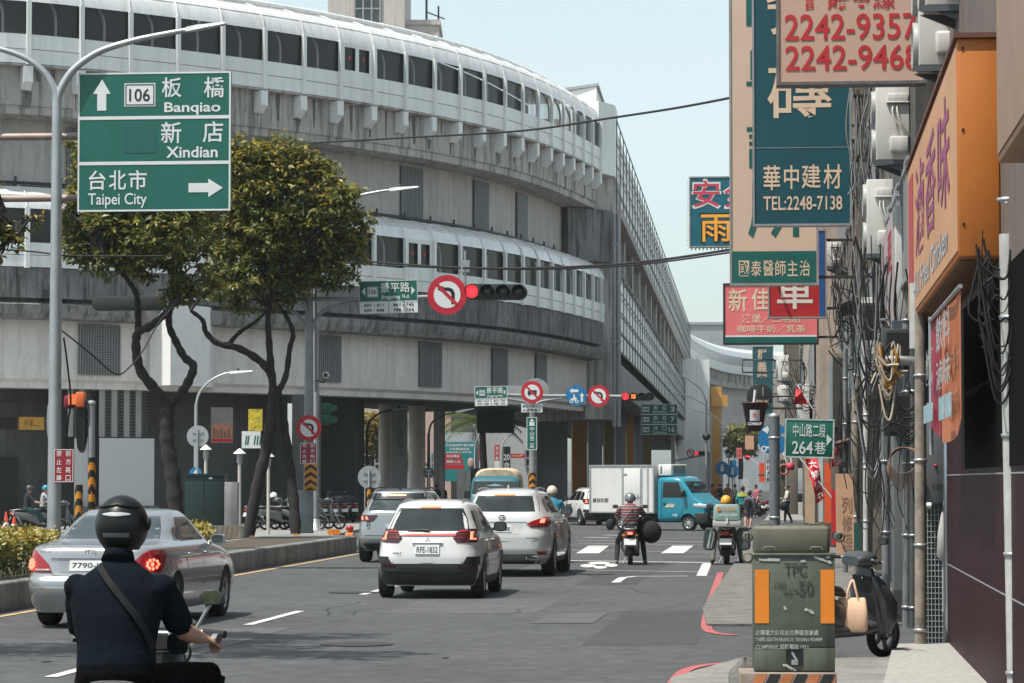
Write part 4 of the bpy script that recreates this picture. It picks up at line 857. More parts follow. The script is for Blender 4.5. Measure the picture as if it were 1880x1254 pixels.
# barrels and cones at the median tip
def cone(label, px, py, Y, h, m, name='traffic_cone', c='cone'):
    p = gp(px, py); p = pt(px, py, Y); t = thing(name, label, c, (p.x, Y, 0)); b = MB(); b.bb((-.18, -.18, 0), (.18, .18, .04)); b.build('base', m, t); b = MB(); b.lathe([(.14, .04), (.03, h)], 18); b.build('cone', m, t); b = MB(); b.lathe([(.118, h * .3), (.085, h * .52)], 18); b.build('reflective_band', SIGNW, t)
ORC = M('cone_orange', (.62, .07, .03), .5, var=.15)
cone('orange traffic cone at the far left kerb', 11, 978, 104, .75, ORC); cone('small traffic cone beside the far-left scooter riders', 26, 978, 106, .6, ORC)
t = thing('water_barrier', 'orange plastic barrier beside the median tip', 'barrier', (pt(642, 1004, 79).x, 79, 0)); b = MB(); b.prism([(-.14, 0), (.14, 0), (.11, .45), (-.11, .45)], -.3, .3, 'y'); b.build('body', M('barrier_orange', (.75, .25, .03), .5, var=.1), t, bevel=.03); b = MB(); b.lathe([(.05, .45), (.05, .5), (.1, .52), (.1, .62), (.0, .64)], 14); b.build('beacon', M('beacon_red', (.4, .02, .02), .3), t)
AMB = M('reflector_amber', (.72, .24, .02), .3, var=.2)
for i, (px, py, Y, zb) in enumerate(((462, 988, 75.5, .42), (544, 984, 75.8, .42), (606, 977, 76.5, .42), (613, 977, 76.6, .42), (620, 977, 76.7, .42))):
    c = pt(px, py, Y); t = thing('kerb_reflector', ('amber round reflector at the foot of the leaning right-hand trunk', 'amber diamond reflector at the foot of the mast', 'left of three amber reflectors on the median tip', 'middle of three amber reflectors on the median tip', 'right of three amber reflectors on the median tip')[i], 'reflector', (c.x, Y, zb), 0, 'amber reflectors on the median')
    b = MB(); b.tube([(0, 0, 0), (0, 0, c.z - zb)], .02, 6); b.build('stalk', DPLAS, t); b = MB(); b.lathe([(0, -.03), (.075, -.03), (.075, .03), (0, .03)], 16 if i != 1 else 4, 0, 'y', (0, -.03, c.z - zb), False); b.build('lens', AMB, t)
# striped barrier block behind the kerb
t = thing('striped_barrier', 'low concrete block with faded slanting stripes behind the saloon mirror', 'barrier', (pt(412, 1000, 72).x, 72, .42)); k = 72 / F; b = MB(); b.bb((-33 * k, 0, 0), (33 * k, .2, .33))
b.build('block', M('block_grey', (.16, .16, .155), .8, var=.2), t)
for i in range(7):
    b = MB(); x = -30 * k + i * 9 * k; b.flat([(x, .01), (x + 4 * k, .01), (x + 7 * k, .32), (x + 3 * k, .32)], -.004); b.build('stripe', M('faded_stripe', (.28, .2, .13), .8, var=.3), t)
# ---------------------------------------------------------------- trees and hedge
BARK = M('bark', (.030, .026, .024), .95, var=.4, sc=6, bump=.9)
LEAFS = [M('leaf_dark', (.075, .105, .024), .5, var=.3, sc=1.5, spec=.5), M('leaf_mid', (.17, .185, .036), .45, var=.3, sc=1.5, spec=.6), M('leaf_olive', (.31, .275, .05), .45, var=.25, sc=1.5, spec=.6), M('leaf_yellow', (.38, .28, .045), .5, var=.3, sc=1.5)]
for m_ in LEAFS:                        # thin leaves let some light through
    N_ = m_.node_tree.nodes; tl_ = N_.new('ShaderNodeBsdfTranslucent'); mx_ = N_.new('ShaderNodeMixShader'); mx_.inputs[0].default_value = .38; bs_ = N_['Principled BSDF']; L__ = m_.node_tree.links
    src_ = bs_.inputs['Base Color'].links[0].from_socket; L__.new(src_, tl_.inputs[0]); L__.new(bs_.outputs[0], mx_.inputs[1]); L__.new(tl_.outputs[0], mx_.inputs[2]); L__.new(mx_.outputs[0], N_['Material Output'].inputs[0])
def leaves(b, blobs, n, size, top=None, ymix=.1, rnd=random):
    """blobs: (centre, radii); leaf cards spread through the outer part of every clump"""
    tot = sum(r.x * r.y * r.z for c, r in blobs); vs = []; fs = []; ms = []
    zt = max(c.z + r.z for c, r in blobs); zb = min(c.z - r.z for c, r in blobs)
    for c, r in blobs:
        k = int(n * r.x * r.y * r.z / tot)
        tw = [Vector((rnd.gauss(0, 1), rnd.gauss(0, 1), rnd.gauss(0, 1))).normalized() * (.45 + .62 * rnd.random() ** .6) for _ in range(max(6, k // 22))]
        for _ in range(k):
            a = tw[int(rnd.random() * len(tw))]; d = a + Vector((rnd.gauss(0, .13), rnd.gauss(0, .13), rnd.gauss(0, .12)))
            p = Vector((c.x + d.x * r.x, c.y + d.y * r.y, c.z + d.z * r.z))
            ax = Vector((rnd.gauss(0, 1), rnd.gauss(0, 1), rnd.gauss(-.5, .6))).normalized(); sd_ = ax.cross(Vector((rnd.gauss(0, .5), rnd.gauss(0, .5), 1))).normalized(); up = sd_.cross(ax)
            L = size * (.6 + .8 * rnd.random()); w_ = L * .23; o = len(vs)
            vs += [p, p + ax * L * .5 + sd_ * w_ + up * L * .08, p + ax * L, p + ax * L * .5 - sd_ * w_ + up * L * .08]
            fs.append((o, o + 1, o + 2)); fs.append((o, o + 2, o + 3))
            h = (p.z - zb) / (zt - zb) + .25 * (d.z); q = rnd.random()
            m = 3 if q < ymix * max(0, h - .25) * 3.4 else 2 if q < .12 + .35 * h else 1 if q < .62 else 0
            ms += [m, m]
    b.v += [tuple(v) for v in vs]; o = len(b.v) - len(vs); b.f += [tuple(i + o for i in f) for f in fs]; b.m += ms; b.s += [False] * len(fs)
def tree(label, base, limbs, blobs, Y, n, size=.17, ymix=.12, zb=.42, name='street_tree', twigs=True):
    """limbs: pixel polylines with start and end radius and a depth drift; blobs: (px, py, rx px, ry px, depth offset)"""
    b0 = pt(*base, Y); t = thing(name, label, 'tree', (b0.x, Y, zb)); T0 = Vector((b0.x, Y, zb)); b = MB(); k = Y / F
    for pts, r0, r1, dy in limbs:
        m = len(pts); P = cat([pt(x, y, Y + dy * i / (m - 1)) - T0 for i, (x, y) in enumerate(pts)], 5); q = len(P)
        rr = [(r0 + (r1 - r0) * i / (q - 1)) * (1 + .12 * math.sin(i * 2.1 + r0 * 50)) for i in range(q)]
        b.tube(P, rr, 9)
    B = []
    for px, py, rx, ry, dy in blobs:
        c = pt(px, py, Y + dy) - T0; r = Vector((rx * k, (rx + ry) * .5 * k, ry * k))
        B.append((c, r * .86))
        for _ in range(6):
            u = random.uniform(.34, .58); B.append((c + Vector((random.uniform(-.75, .75) * r.x, random.uniform(-.7, .7) * r.y, random.uniform(-.75, .75) * r.z)), r * u))
    if twigs:
        cc = [pt(l[0][-1][0], l[0][-1][1], Y + l[3]) - T0 for l in limbs]
        for c, r in B:
            s = min(cc, key=lambda q: (q - c).length)
            for _ in range(1):
                e = c + Vector((random.uniform(-.7, .7) * r.x, random.uniform(-.6, .6) * r.y, random.uniform(-.3, .6) * r.z)); b.tube([s, (s + e) / 2 + Vector((0, 0, .15)), e], [.035, .022, .008], 5, 0, False)
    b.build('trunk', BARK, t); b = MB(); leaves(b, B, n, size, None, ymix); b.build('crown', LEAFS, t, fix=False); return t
tree('leafy median tree whose trunk forks into a round loop, left of the two', (322, 955), [
    ([(326, 990), (322, 940), (318, 880), (308, 820), (306, 775), (309, 745)], .21, .16, 0), ([(309, 745), (285, 715), (258, 680), (250, 640), (254, 610), (275, 600), (300, 580), (318, 560), (345, 540)], .14, .07, -.6),
    ([(254, 615), (253, 570), (250, 540), (235, 515), (205, 480), (190, 465)], .09, .04, -1), ([(309, 745), (330, 725), (346, 700), (355, 672), (338, 655), (322, 625), (310, 595), (315, 555), (330, 510)], .125, .07, .6), ([(318, 560), (320, 520), (300, 470)], .08, .03, 0)],
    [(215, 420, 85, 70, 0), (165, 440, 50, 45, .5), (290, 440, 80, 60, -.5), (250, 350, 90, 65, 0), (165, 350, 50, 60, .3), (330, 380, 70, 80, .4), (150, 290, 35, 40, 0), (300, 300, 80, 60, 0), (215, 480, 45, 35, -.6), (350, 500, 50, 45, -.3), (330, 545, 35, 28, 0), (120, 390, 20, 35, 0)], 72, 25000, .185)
tree('leafy median tree with three crooked limbs next to the signal mast', (475, 985), [
    ([(455, 1000), (462, 945), (475, 880), (490, 820), (500, 760), (503, 715)], .16, .15, 0), ([(543, 1000), (540, 930), (530, 850), (520, 780), (508, 715)], .15, .13, .5), ([(502, 720), (498, 680), (494, 630), (492, 580), (500, 530)], .12, .06, 0),
    ([(500, 690), (480, 665), (440, 640), (400, 630), (378, 610), (372, 588), (350, 570)], .12, .05, -.8), ([(420, 632), (440, 610), (470, 590), (495, 565)], .07, .03, -.3), ([(510, 720), (525, 690), (532, 640), (538, 612), (525, 580), (505, 555)], .09, .05, .8)],
    [(470, 470, 90, 75, 0), (560, 460, 80, 70, .4), (630, 460, 48, 55, 0), (500, 380, 90, 70, 0), (590, 390, 70, 65, -.3), (420, 400, 70, 80, .3), (470, 310, 75, 60, 0), (560, 320, 70, 55, .2), (500, 275, 55, 35, 0), (430, 300, 40, 45, 0), (610, 500, 55, 38, .4), (430, 530, 60, 45, -.5), (520, 530, 60, 40, .4), (655, 425, 28, 40, 0), (600, 330, 40, 40, 0)], 79, 30000, .185)
tree('nearer median tree just off the left edge, only outer sprays showing', (-110, 1020), [([(-110, 1100), (-115, 900), (-120, 700), (-110, 560)], .2, .13, 0), ([(-110, 570), (-60, 500), (10, 450), (28, 435)], .07, .01, 0), ([(-115, 600), (-180, 500), (-220, 420)], .09, .03, 0)],
    [(-150, 380, 110, 80, 0), (-230, 430, 90, 70, .5), (-70, 330, 70, 70, 0), (-60, 430, 60, 45, 0), (18, 448, 26, 24, 0), (-5, 470, 20, 16, 0), (62, 405, 24, 16, .5), (40, 420, 22, 14, .3), (-10, 410, 30, 20, 0)], 52, 9000, .15, .5)
tree('tall shade tree beside the rider, out of frame', (-536, 1200), [([(-536, 1215), (-520, 800), (-510, 200), (-480, -200)], .2, .13, 0)],
    [(-480, -370, 330, 150, 0), (-250, -350, 260, 120, 1), (-60, -390, 250, 110, -1), (-300, -560, 300, 140, 2)], 30, 9000, .16, .1)
tree('yellow-leaved tree beyond the left round column', (680, 900), [([(683, 940), (684, 850), (683, 780)], .16, .08, 0)], [(684, 775, 24, 24, 0), (680, 830, 20, 30, 0), (760, 850, 18, 30, 1), (690, 800, 22, 20, 0)], 195, 2500, .35, .9, 0)
tree('dark leafy tree at the far end of the street', (1358, 900), [([(1360, 880), (1360, 830), (1358, 800)], .3, .2, 0)], [(1355, 800, 24, 24, 0), (1375, 795, 22, 22, 2), (1345, 815, 18, 16, 0), (1365, 820, 26, 18, 0), (1385, 815, 16, 22, 0)], 330, 3500, .55, .0, 0)
# palm
pb = pt(900, 900, 185); t = thing('palm_tree', 'palm tree with drooping fronds under the station deck', 'palm', (pt(885, 900, 185).x, 185, 0)); z1 = pt(885, 775, 185).z
b = MB(); b.tube([(0, 0, 0), (.1, 0, z1 * .5), (0, 0, z1)], [.3, .24, .2], 10); b.build('trunk', BARK, t)
for i in range(26):
    a = i * 2.399; el = .2 + .9 * random.random(); L = 2.6 + random.random() * .6; b = MB(); P = []
    for j in range(8):
        u = j / 7; P.append(Vector((math.cos(a) * L * u, math.sin(a) * L * u, z1 + math.sin(el) * L * u - 1.9 * u * u)))
    for j in range(7):
        b.tube([P[j], P[j + 1]], .02, 4, 0, False); d = (P[j + 1] - P[j]).normalized(); sd_ = d.cross(Vector((0, 0, 1))).normalized()
        for q in range(3):
            c = P[j].lerp(P[j + 1], q / 3); l = .75 * math.sin(.4 + 2.4 * (j + q / 3) / 8)
            for s_ in (-1, 1): e = c + (sd_ * s_ * .8 + d * .5 + Vector((0, 0, -.5))).normalized() * l; n_ = d * .05; b.add([c - n_, c + n_, e], [(0, 1, 2)])
    b.build('frond', LEAFS[0], t, fix=False)
# clipped hedge in the median
def hedge(label, y0, y1, o0, o1, z0, z1, n, size=.075):
    x = MX((y0 + y1) / 2, (o0 + o1) / 2); t = thing('hedge', label, 'hedge', (x, (y0 + y1) / 2, z0)); T0 = Vector(t.location); b = MB(); rnd = random
    for _ in range(n):
        Y = rnd.uniform(y0, y1); s_ = rnd.random(); 
        if s_ < .45: o = o1 + rnd.gauss(0, .05); z = z0 + (z1 - z0) * (.12 + .88 * rnd.random() ** .6)
        elif s_ < .8: o = rnd.uniform(o0, o1); z = z1 + rnd.gauss(0, .045)
        else: o = rnd.uniform(o0, o1); z = rnd.uniform(z0 + .2, z1)
        p = Vector((MX(Y, o), Y, z + .05 * math.sin(Y * 3))) - T0; ax = Vector((rnd.gauss(.3, 1), rnd.gauss(-.3, 1), rnd.gauss(.4, .8))).normalized(); sd_ = ax.orthogonal().normalized(); L = size * (.6 + .8 * rnd.random())
        u = len(b.v); b.v += [tuple(q) for q in (p, p + ax * L * .5 + sd_ * L * .3, p + ax * L, p + ax * L * .5 - sd_ * L * .3)]; b.f += [(u, u + 1, u + 2), (u, u + 2, u + 3)]
        q = rnd.random(); m = 3 if z > z1 - .14 and q < .55 else 2 if z > z1 - .3 and q < .8 else 1 if q < .5 else 0; b.m += [m, m]; b.s += [False, False]
    b.build('foliage', LEAFS, t, fix=False); b = MB()
    for i in range(int((y1 - y0) * 5)):
        Y = y0 + i / 5; o = o1 - .08 - .1 * (i % 2); p = Vector((MX(Y, o), Y, z0)) - T0; b.tube([p, p + Vector((random.gauss(0, .05), random.gauss(0, .05), (z1 - z0) * .6))], .014, 4, 0, False)
    b.build('stems', BARK, t)
hedge('clipped hedge with yellow tips on the median kerb at far left', 33, 46.3, -1.5, -.45, .42, 1.02, 16000)
hedge('small clump of low shrubs behind the saloon mirror', 63.5, 66, -2.25, -1.8, .42, .78, 900, .1)
# ---------------------------------------------------------------- shop-houses on the right
BA = math.atan(.0954)
def house(name, label, Y0, Y1, h, off, wall, cols=(), ground='open', trim=None, floors=4, wmat=None):
    t = thing(name, label, 'building', (fx(Y0, off), Y0, 0), -BA); L = (Y1 - Y0) / math.cos(BA)
    gz = 3.5
    b = MB(); b.bb((0, 0, gz), (11, L, h)); b.build('wall', wall, t)
    if ground == 'open':
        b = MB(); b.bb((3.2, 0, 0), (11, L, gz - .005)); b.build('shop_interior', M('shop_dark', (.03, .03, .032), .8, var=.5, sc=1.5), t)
    for y0, y1, x1, m in cols:
        b = MB(); b.bb((0.002, y0, 0), (x1, y1, gz - .003)); b.build('column', m, t, bevel=.01)
    n = max(1, int(L / 3.4))
    for f_ in range(floors):
        z = gz + 1.0 + f_ * 3.1
        if z + 1.5 > h: break
        for i in range(n):
            y = (i + .5) * L / n; b = MB(); b.bb((-.06, y - .95, z), (.02, y + .95, z + 1.45)); w_ = b.build('window', GLASS, t)
            b = MB()
            for dy in (-.95, -.32, .32, .95): b.bb((-.11, y + dy - .03, z), (-.055, y + dy + .03, z + 1.45))
            for dz in (0, 1.45): b.bb((-.12, y - 1, z + dz - .04), (-.05, y + 1, z + dz + .04))
            b.build('frame', GREYP, w_)
            b = MB(); b.bb((-.1, y - 1.15, z + 1.55), (.0, y + 1.15, z + 1.6)); b.build('canopy', trim or GREYP, t)
    return t
TILE = M('grey_tile', (.15, .155, .165), .55, var=.12, sc=1.5, streak=.2)
BEIG = M('beige_tile', (.17, .145, .12), .65, var=.14, sc=.8, streak=.45)
PLUM = M('plum_stone', (.026, .006, .010), .5, var=.35, sc=1.2, spec=.12)
hA = house('shop_house', 'near shop-house with plum stone panels and a polished metal corner', 16, 32, 13, 0, M('brown_render', (.15, .115, .10), .7, var=.15, streak=.3), ground='no', floors=0)
b = MB(); b.bb((0, 0, 0), (11, 15.85, 3.49)); b.build('plum_cladding', PLUM, hA)
b = MB(); b.bb((-.012, 0, 1.96), (-.002, 12.2, 3.49)); b.build('dark_opening', M('opening_black', (.004, .004, .0045), .9, var=.3, spec=.05), hA)  # black sheet paints the sign box's shade onto the upper plum wall
for z in (.95, 1.9):
    b = MB(); b.bb((-.004, 0, z), (.001, 15.85, z + .012)); b.build('panel_joint', GREYP, hA)
b = MB(); b.bb((-.03, 15.75, 0), (.22, 16.1, 3.48)); b.build('metal_corner', M('polished_steel', (.35, .38, .42), .18, .9, var=.25, sc=2), hA, bevel=.01)
hB = house('shop_house', 'grey tiled shop-house with striped pipes up its corner', 37.8, 48, 14, .05, M('grimy_render', (.075, .07, .066), .8, var=.3, streak=.5), [(0, .55, .6, TILE), (9.3, 9.9, .6, TILE)])
b = MB(); b.bb((-.32, -.12, 0), (.02, .5, 3.9)); b.build('corner_column', TILE, hB, bevel=.01)
b = MB(); b.bb((-.322, -.125, 0), (.022, .505, .45)); b.build('column_base', M('dark_tile', (.05, .052, .056), .5, var=.1), hB)
b = MB(); b.bb((.3, -.1, 0), (.72, .3, 5.5)); b.build('side_pier', TILE, hB)
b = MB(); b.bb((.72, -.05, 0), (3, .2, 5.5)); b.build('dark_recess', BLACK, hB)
b = MB(); b.bb((.31, -.118, 2.42), (.62, -.1, 2.66)); o = b.build('number_plaque', M('plaque_grey', (.3, .31, .32), .5), hB); b = MB(); b.text('2號', .36, 2.47, .56, 2.6, -.122, 0, .02); b.build('lettering', INK, o)
hC = house('shop_house', 'shop-house with a green sign box and dark arcade', 48, 62, 13.5, 0, M('stained_render', (.17, .15, .135), .7, var=.2, streak=.6), [(0, .5, .5, TILE), (6.5, 7, .5, TILE), (13, 13.6, .5, BEIG)])
hD = house('shop_house', 'shop-house behind the red character sign, beige columns', 62, 80, 12.5, .3, BEIG, [(0, .5, .5, BEIG), (6, 6.6, .5, TILE), (12, 12.6, .5, BEIG), (17, 17.6, .5, BEIG)])
hE = house('shop_house', 'pinkish shop-house behind the round black sign', 80, 105, 14, 1.0, M('pink_tile', (.42, .33, .28), .65, var=.12, streak=.4), [(0, .5, .6, BEIG), (8, 8.6, .5, BEIG), (16, 16.6, .5, BEIG), (24, 24.6, .5, BEIG)])
hF = house('shop_house', 'pale shop-house past the cup-shaped sign', 105, 150, 11, 1.2, M('pale_render', (.42, .38, .34), .7, var=.12, streak=.4), [(i * 9, i * 9 + .7, .6, BEIG) for i in range(5)])
hG = house('shop_house', 'row of shop-houses shrinking toward the end of the street', 150, 235, 10, 2.0, BEIG, [(i * 12, i * 12 + .8, .6, BEIG) for i in range(7)], floors=2)
hH = house('shop_house', 'farthest shop-house on the right of the street', 235, 400, 10, 3.2, MC['pale_render'], [(i * 20, i * 20 + .9, .6, BEIG) for i in range(8)], floors=2)
BRK = M('bracket_dark', (.05, .045, .045), .6, .4, var=.3)
FRM = M('sign_frame', (.34, .34, .34), .45, .5, var=.2)
FRD = M('sign_frame_dirty', (.16, .15, .15), .55, .4, var=.4, sc=5)
def shop_sign(label, x0, y0, x1, y1, Y, face, dep=.28, fr=3, frm=FRM, brackets=(.15, .85), o=0.0, name='projecting_sign'):
    g = Sign(name, label, 'shop sign', x0, y0, x1, y1, Y, rz=-BA, dep=dep, face=face); k = g.k
    e = fr * k
    for nm, a, c in (('left', (-g.W / 2 - e, -e), (-g.W / 2, g.H + e)), ('right', (g.W / 2, -e), (g.W / 2 + e, g.H + e)), ('low', (-g.W / 2, -e), (g.W / 2, 0)), ('top', (-g.W / 2, g.H), (g.W / 2, g.H + e))):
        b = MB(); b.bb((a[0] + .001, -dep / 2 - .02, a[1] + .001), (c[0] - .001, dep / 2 + .02, c[1] - .001)); b.build('frame', frm, g.t)
    xr = fx(Y, o) - g.t.location.x
    for v in brackets:
        b = MB(); z = g.H * v; b.bb((g.W / 2 + e, -.03, z - .03), (max(xr, g.W / 2 + e + .1), .03, z + .03)); b.build('bracket', BRK, g.t)
    return g
CRM = M('char_beige', srgb(215, 188, 160), .5, var=.06)
PHR = M('char_red', srgb(186, 42, 50), .5, var=.08)
TEAL = M('sign_teal', (.003, .062, .082), .4, var=.12, sc=1.2)
DGR = M('sign_dark_green', (.004, .10, .085), .45, var=.12)
g = shop_sign('beige sign with two red phone numbers, topmost of the stacked signs', 1431, -70, 1694, 152, 36.6, M('sign_beige', srgb(198, 164, 144), .5, var=.05, sc=.8), .3, 6, FRD, (.3, .8))
g.text([('訂購專線', 1478, -14, 1643, 19, .012), ('2242-9357', 1441, 27, 1684, 76, .012), ('2242-9468', 1442, 85, 1687, 132, .012)], PHR)
g = shop_sign('tall teal sign with beige characters and TEL:2248-7138', 1386, -60, 1560, 412, 52, TEAL, .3, 4, FRM, (.25, .5, .75))
g.text([('瓷', 1408, -45, 1528, 62, .006), ('磚', 1410, 118, 1528, 222, .006), ('華', 1402, 304, 1433, 350, .01), ('中', 1440, 304, 1467, 348, .01), ('建', 1472, 303, 1507, 347, .01), ('材', 1512, 303, 1545, 348, .01), ('TEL:2248-7138', 1402, 361, 1546, 387)], CRM)
g.rect(1386, 271, 1560, 272, FRM, 'panel_joint')
g = shop_sign('tall beige clinic sign with green characters and a green foot', 1344, -60, 1499, 521, 60, M('sign_beige_pale', srgb(206, 178, 156), .5, var=.05, sc=.8), .3, 4, FRM, (.02, .5))
g.text([('中', 1372, -30, 1480, 75, .012), ('醫', 1372, 90, 1480, 205, .006), ('診', 1372, 215, 1480, 310, .008), ('所', 1374, 325, 1480, 437, .012)], DGR)
g.rect(1345, 462, 1498, 520, DGR, 'green_foot'); g.text([(c, 1357 + i * 22.2, 479, 1376 + i * 22.2, 508, .006) for i, c in enumerate('國泰醫師主治')], CRM, lift=2)
g = shop_sign('red sign with one large pale character and a blue edge', 1413, 425, 1515, 582, 65, M('sign_red_lit', srgb(176, 36, 42), .45, var=.08), .3, 3, FRM, (.1, .9), .3)
g.text([('車', 1427, 500, 1492, 568, .012)], M('char_pale', srgb(222, 212, 204), .5)); g.rect(1504, 426, 1514, 582, M('edge_blue', (.01, .08, .25), .5), 'blue_edge')
g = shop_sign('wide pink snack-shop sign with dark frame and green foot', 1331, 523, 1500, 630, 72, M('sign_pink', srgb(226, 116, 118), .5, var=.07), .3, 3, BLACK, (.1,), .3)
PKC = M('char_cream', srgb(225, 200, 175), .5)
g.text([('新', 1338, 530, 1372, 572, .012), ('佳', 1380, 530, 1414, 570, .012), ('漢堡／三明治', 1362, 577, 1470, 593), ('咖啡牛奶／乳茶', 1354, 597, 1479, 611)], PKC)
g.rect(1332, 619, 1499, 630, DGR, 'green_foot'); g.rect(1332, 616, 1499, 619, SIGNW, 'white_line')
g = shop_sign('blue sign with pink and orange outlined characters, farthest left of the projecting signs', 1268, 326, 1430, 452, 86, M('sign_blue_teal', (.005, .11, .155), .45, var=.12), .3, 2.5, FRM, (.3, .7), 1.0)
g.text([('安', 1270, 327, 1325, 384, .02), ('全', 1327, 327, 1378, 384, .02)], M('char_outline', srgb(214, 214, 212), .5)); g.text([('安', 1273, 331, 1322, 380), ('全', 1330, 331, 1376, 380)], M('char_pink', srgb(196, 60, 84), .5), lift=2)
g.text([('雨', 1284, 391, 1346, 447, .02), ('帽', 1352, 391, 1410, 447, .012)], INK); g.text([('雨', 1287, 394, 1343, 444), ('帽', 1355, 394, 1408, 444)], M('char_orange', srgb(240, 165, 50), .5), lift=2)
b = MB()
for i in range(28): a = g.p(1264.5, 330 + i * 4.4); b.tube([(a[0], 0, a[1]), (a[0] - .06, 0, a[1])], .02, 4)
for i in range(20): a = g.p(1270 + i * 7, 455); b.tube([(a[0], 0, a[1]), (a[0], 0, a[1] - .06)], .02, 4)
b.build('bulb_row', WHITE, g.t)
g = shop_sign('small dark teal sign with two pale characters over the round black sign', 1383, 637, 1419, 760, 130, M('sign_teal_far', (.01, .085, .105), .5, var=.1), .3, 1.2, FRM, (.3, .8), 1.2)
g.text([('群', 1391, 641, 1408, 660), ('義', 1391, 664, 1408, 683), ('電器', 1390, 687, 1409, 693)], CRM)
# round black sign, cup sign
c = pt(1395, 727, 100); t = thing('projecting_sign', 'round black sign with thin white lettering and a bulb rim', 'shop sign', pt(1395, 751, 100), -BA); q = 23 * 100 / F
b = MB(); b.lathe([(0, -.12), (q, -.12), (q, .12), (0, .12)], 40, 0, 'y', (0, 0, q), False); b.build('disc', M('sign_charcoal', (.012, .016, .017), .4), t, bevel=.01)
b = MB(); b.text('PINK', -.13, .17, .32, .31, -.125, 0, .0); b.rect(.1, .45, .115, .75, -.125); b.build('lettering', CRM, t)
b = MB()
for i in range(48): a = i / 48 * 6.283; b.ball((q * 1.03 * math.cos(a), 0, q + q * 1.03 * math.sin(a)), .02, 0, 6, 4)
b.build('bulb_rim', DPLAS, t)
b = MB(); b.bb((q, -.03, q - .03), (1.6, .03, q + .03)); b.tube(cat([(-.1, 0, 2 * q), (.0, 0, 2 * q + .25), (.25, 0, 2 * q + .2), (.5, 0, 2 * q - .05)], 5), .02, 6); b.build('bracket', BRK, t)
t = thing('cup_sign', 'maroon takeaway-cup shaped sign with white square and straw', 'shop sign', pt(1386, 792, 92), -BA); k = 92 / F
b = MB(); b.lathe([(0, 0), (14 * k, 0), (23 * k, 51 * k), (24.5 * k, 51 * k), (24.5 * k, 53 * k), (0, 53 * k)], 32, 0, 'z', (0, 0, 0)); MAR = M('sign_maroon', (.055, .006, .016), .4, var=.1); b.build('cup', MAR, t)
def cupy(z): return -(14 + 9 * (z / 51)) * k
b = MB(); b.grid(lambda u, v: ((-9 + 18 * u) * k * 1, -math.sqrt(max(.001, ((14 + 9 * ((19 + 20 * v) / 51)) * k) ** 2 - ((-9 + 18 * u) * k) ** 2)) - .006, (19 + 20 * v) * k), 10, 4); o = b.build('white_square', SIGNW, t)
b = MB(); b.text('合', -4 * k, 25 * k, 4 * k, 34 * k, cupy(30) - .03, 0, .02); b.build('emblem', PHR, o)
b = MB(); b.text('COMEBUY', -13 * k, 11 * k, 13 * k, 16.5 * k, cupy(12) - .03, 0, .03); b.build('lettering', SIGNW, t)
b = MB(); b.tube([(-2 * k, 0, 50 * k), (1 * k, 0, 76 * k)], 2.4 * k, 12); b.build('straw', WHITE, t)
b = MB(); b.bb((15 * k, -.03, 40 * k), (1.5, .03, 44 * k)); b.build('bracket', BRK, t)
# blue scooter sign and two-stage plate on the near post, lane sign
Yp = 37; xp = pt(1422, 900, Yp); t = thing('sign_post', 'grey steel post carrying the green lane sign behind the utility box', 'post', (xp.x, Yp, .07))
b = MB(); b.tube([(0, 0, 0), (0, 0, pt(1422, 765, Yp).z - .07)], .068, 16); b.build('post', M('post_dark_steel', (.17, .18, .19), .5, .4, var=.2, sc=5), t); b = MB(); b.lathe([(.07, 0), (.07, .03), (0, .05)], 16, 0, 'z', (0, 0, pt(1422, 765, Yp).z - .07)); b.build('cap', STEEL, t)
b = MB()
for z in (.8, 1.3, 2.3): b.lathe([(.072, z), (.074, z), (.074, z + .03), (.072, z + .03)], 14)
b.build('strap', STEEL, t)
g = Sign('lane_sign', 'rusty-edged green lane sign reading 264 with a white arrow', 'road sign', 1440, 769, 1531, 841, Yp - .1, rz=-BA - .08, face=SIGNG, dep=.025, bev=.008); g.t.rotation_euler.y = R(1.5)
g.frame(1440, 769, 1531, 841, 3, M('worn_white', (.35, .4, .38), .6, var=.4, sc=20), 'border'); g.text([('中山路二段', 1455, 778, 1515, 803), ('264', 1454, 810, 1492, 834, .015), ('巷', 1495, 810, 1516, 833)], M('worn_letter', (.5, .55, .53), .6, var=.25, sc=15)); g.poly([(1517, 796), (1517, 818), (1527, 806)], MC['worn_letter'], 'arrow')
b = MB(); a = g.p(1428, 800); b.bb((a[0], .02, a[1] - .02), (g.W / 2 * .6, .06, a[1] + .02)); b.build('bracket', STEEL, g.t)
g = Sign('scooter_turn_sign', 'blue round sign with white scooter half hidden by the grey post', 'road sign', 1392, 777, 1450, 835, 78, face=SIGNB, shape='round', dep=.03)
g.arrow([(1399, 789), (1410, 781), (1410, 785), (1424, 785), (1424, 792), (1410, 792), (1410, 797)], SIGNW)
b = MB()
for cx in (1403, 1426): b.disc(g.p(cx, 824), 5.5 * g.k, g.y - .004, 0, 18, 3 * g.k)
b.flat([g.p(1399, 819), g.p(1412, 824), g.p(1424, 822), g.p(1424, 810), g.p(1420, 812), g.p(1412, 820)], g.y - .005); b.build('scooter_pictogram', SIGNW, g.t)
b = MB(); b.tube([(0, .05, -g.t.location.z), (0, .05, g.H * .8)], .04, 8); b.build('post', GREYP, g.t)
g = Sign('turn_plate', 'white plate with black vertical characters below the blue scooter sign', 'road sign', 1404, 838, 1420, 888, 77.8, face=SIGNW, dep=.03); g.frame(1404.5, 838.5, 1419.5, 887.5, 1, INK); g.text([(c, 1407, 842 + i * 11.3, 1417, 851.5 + i * 11.3) for i, c in enumerate('兩段左轉')], INK)

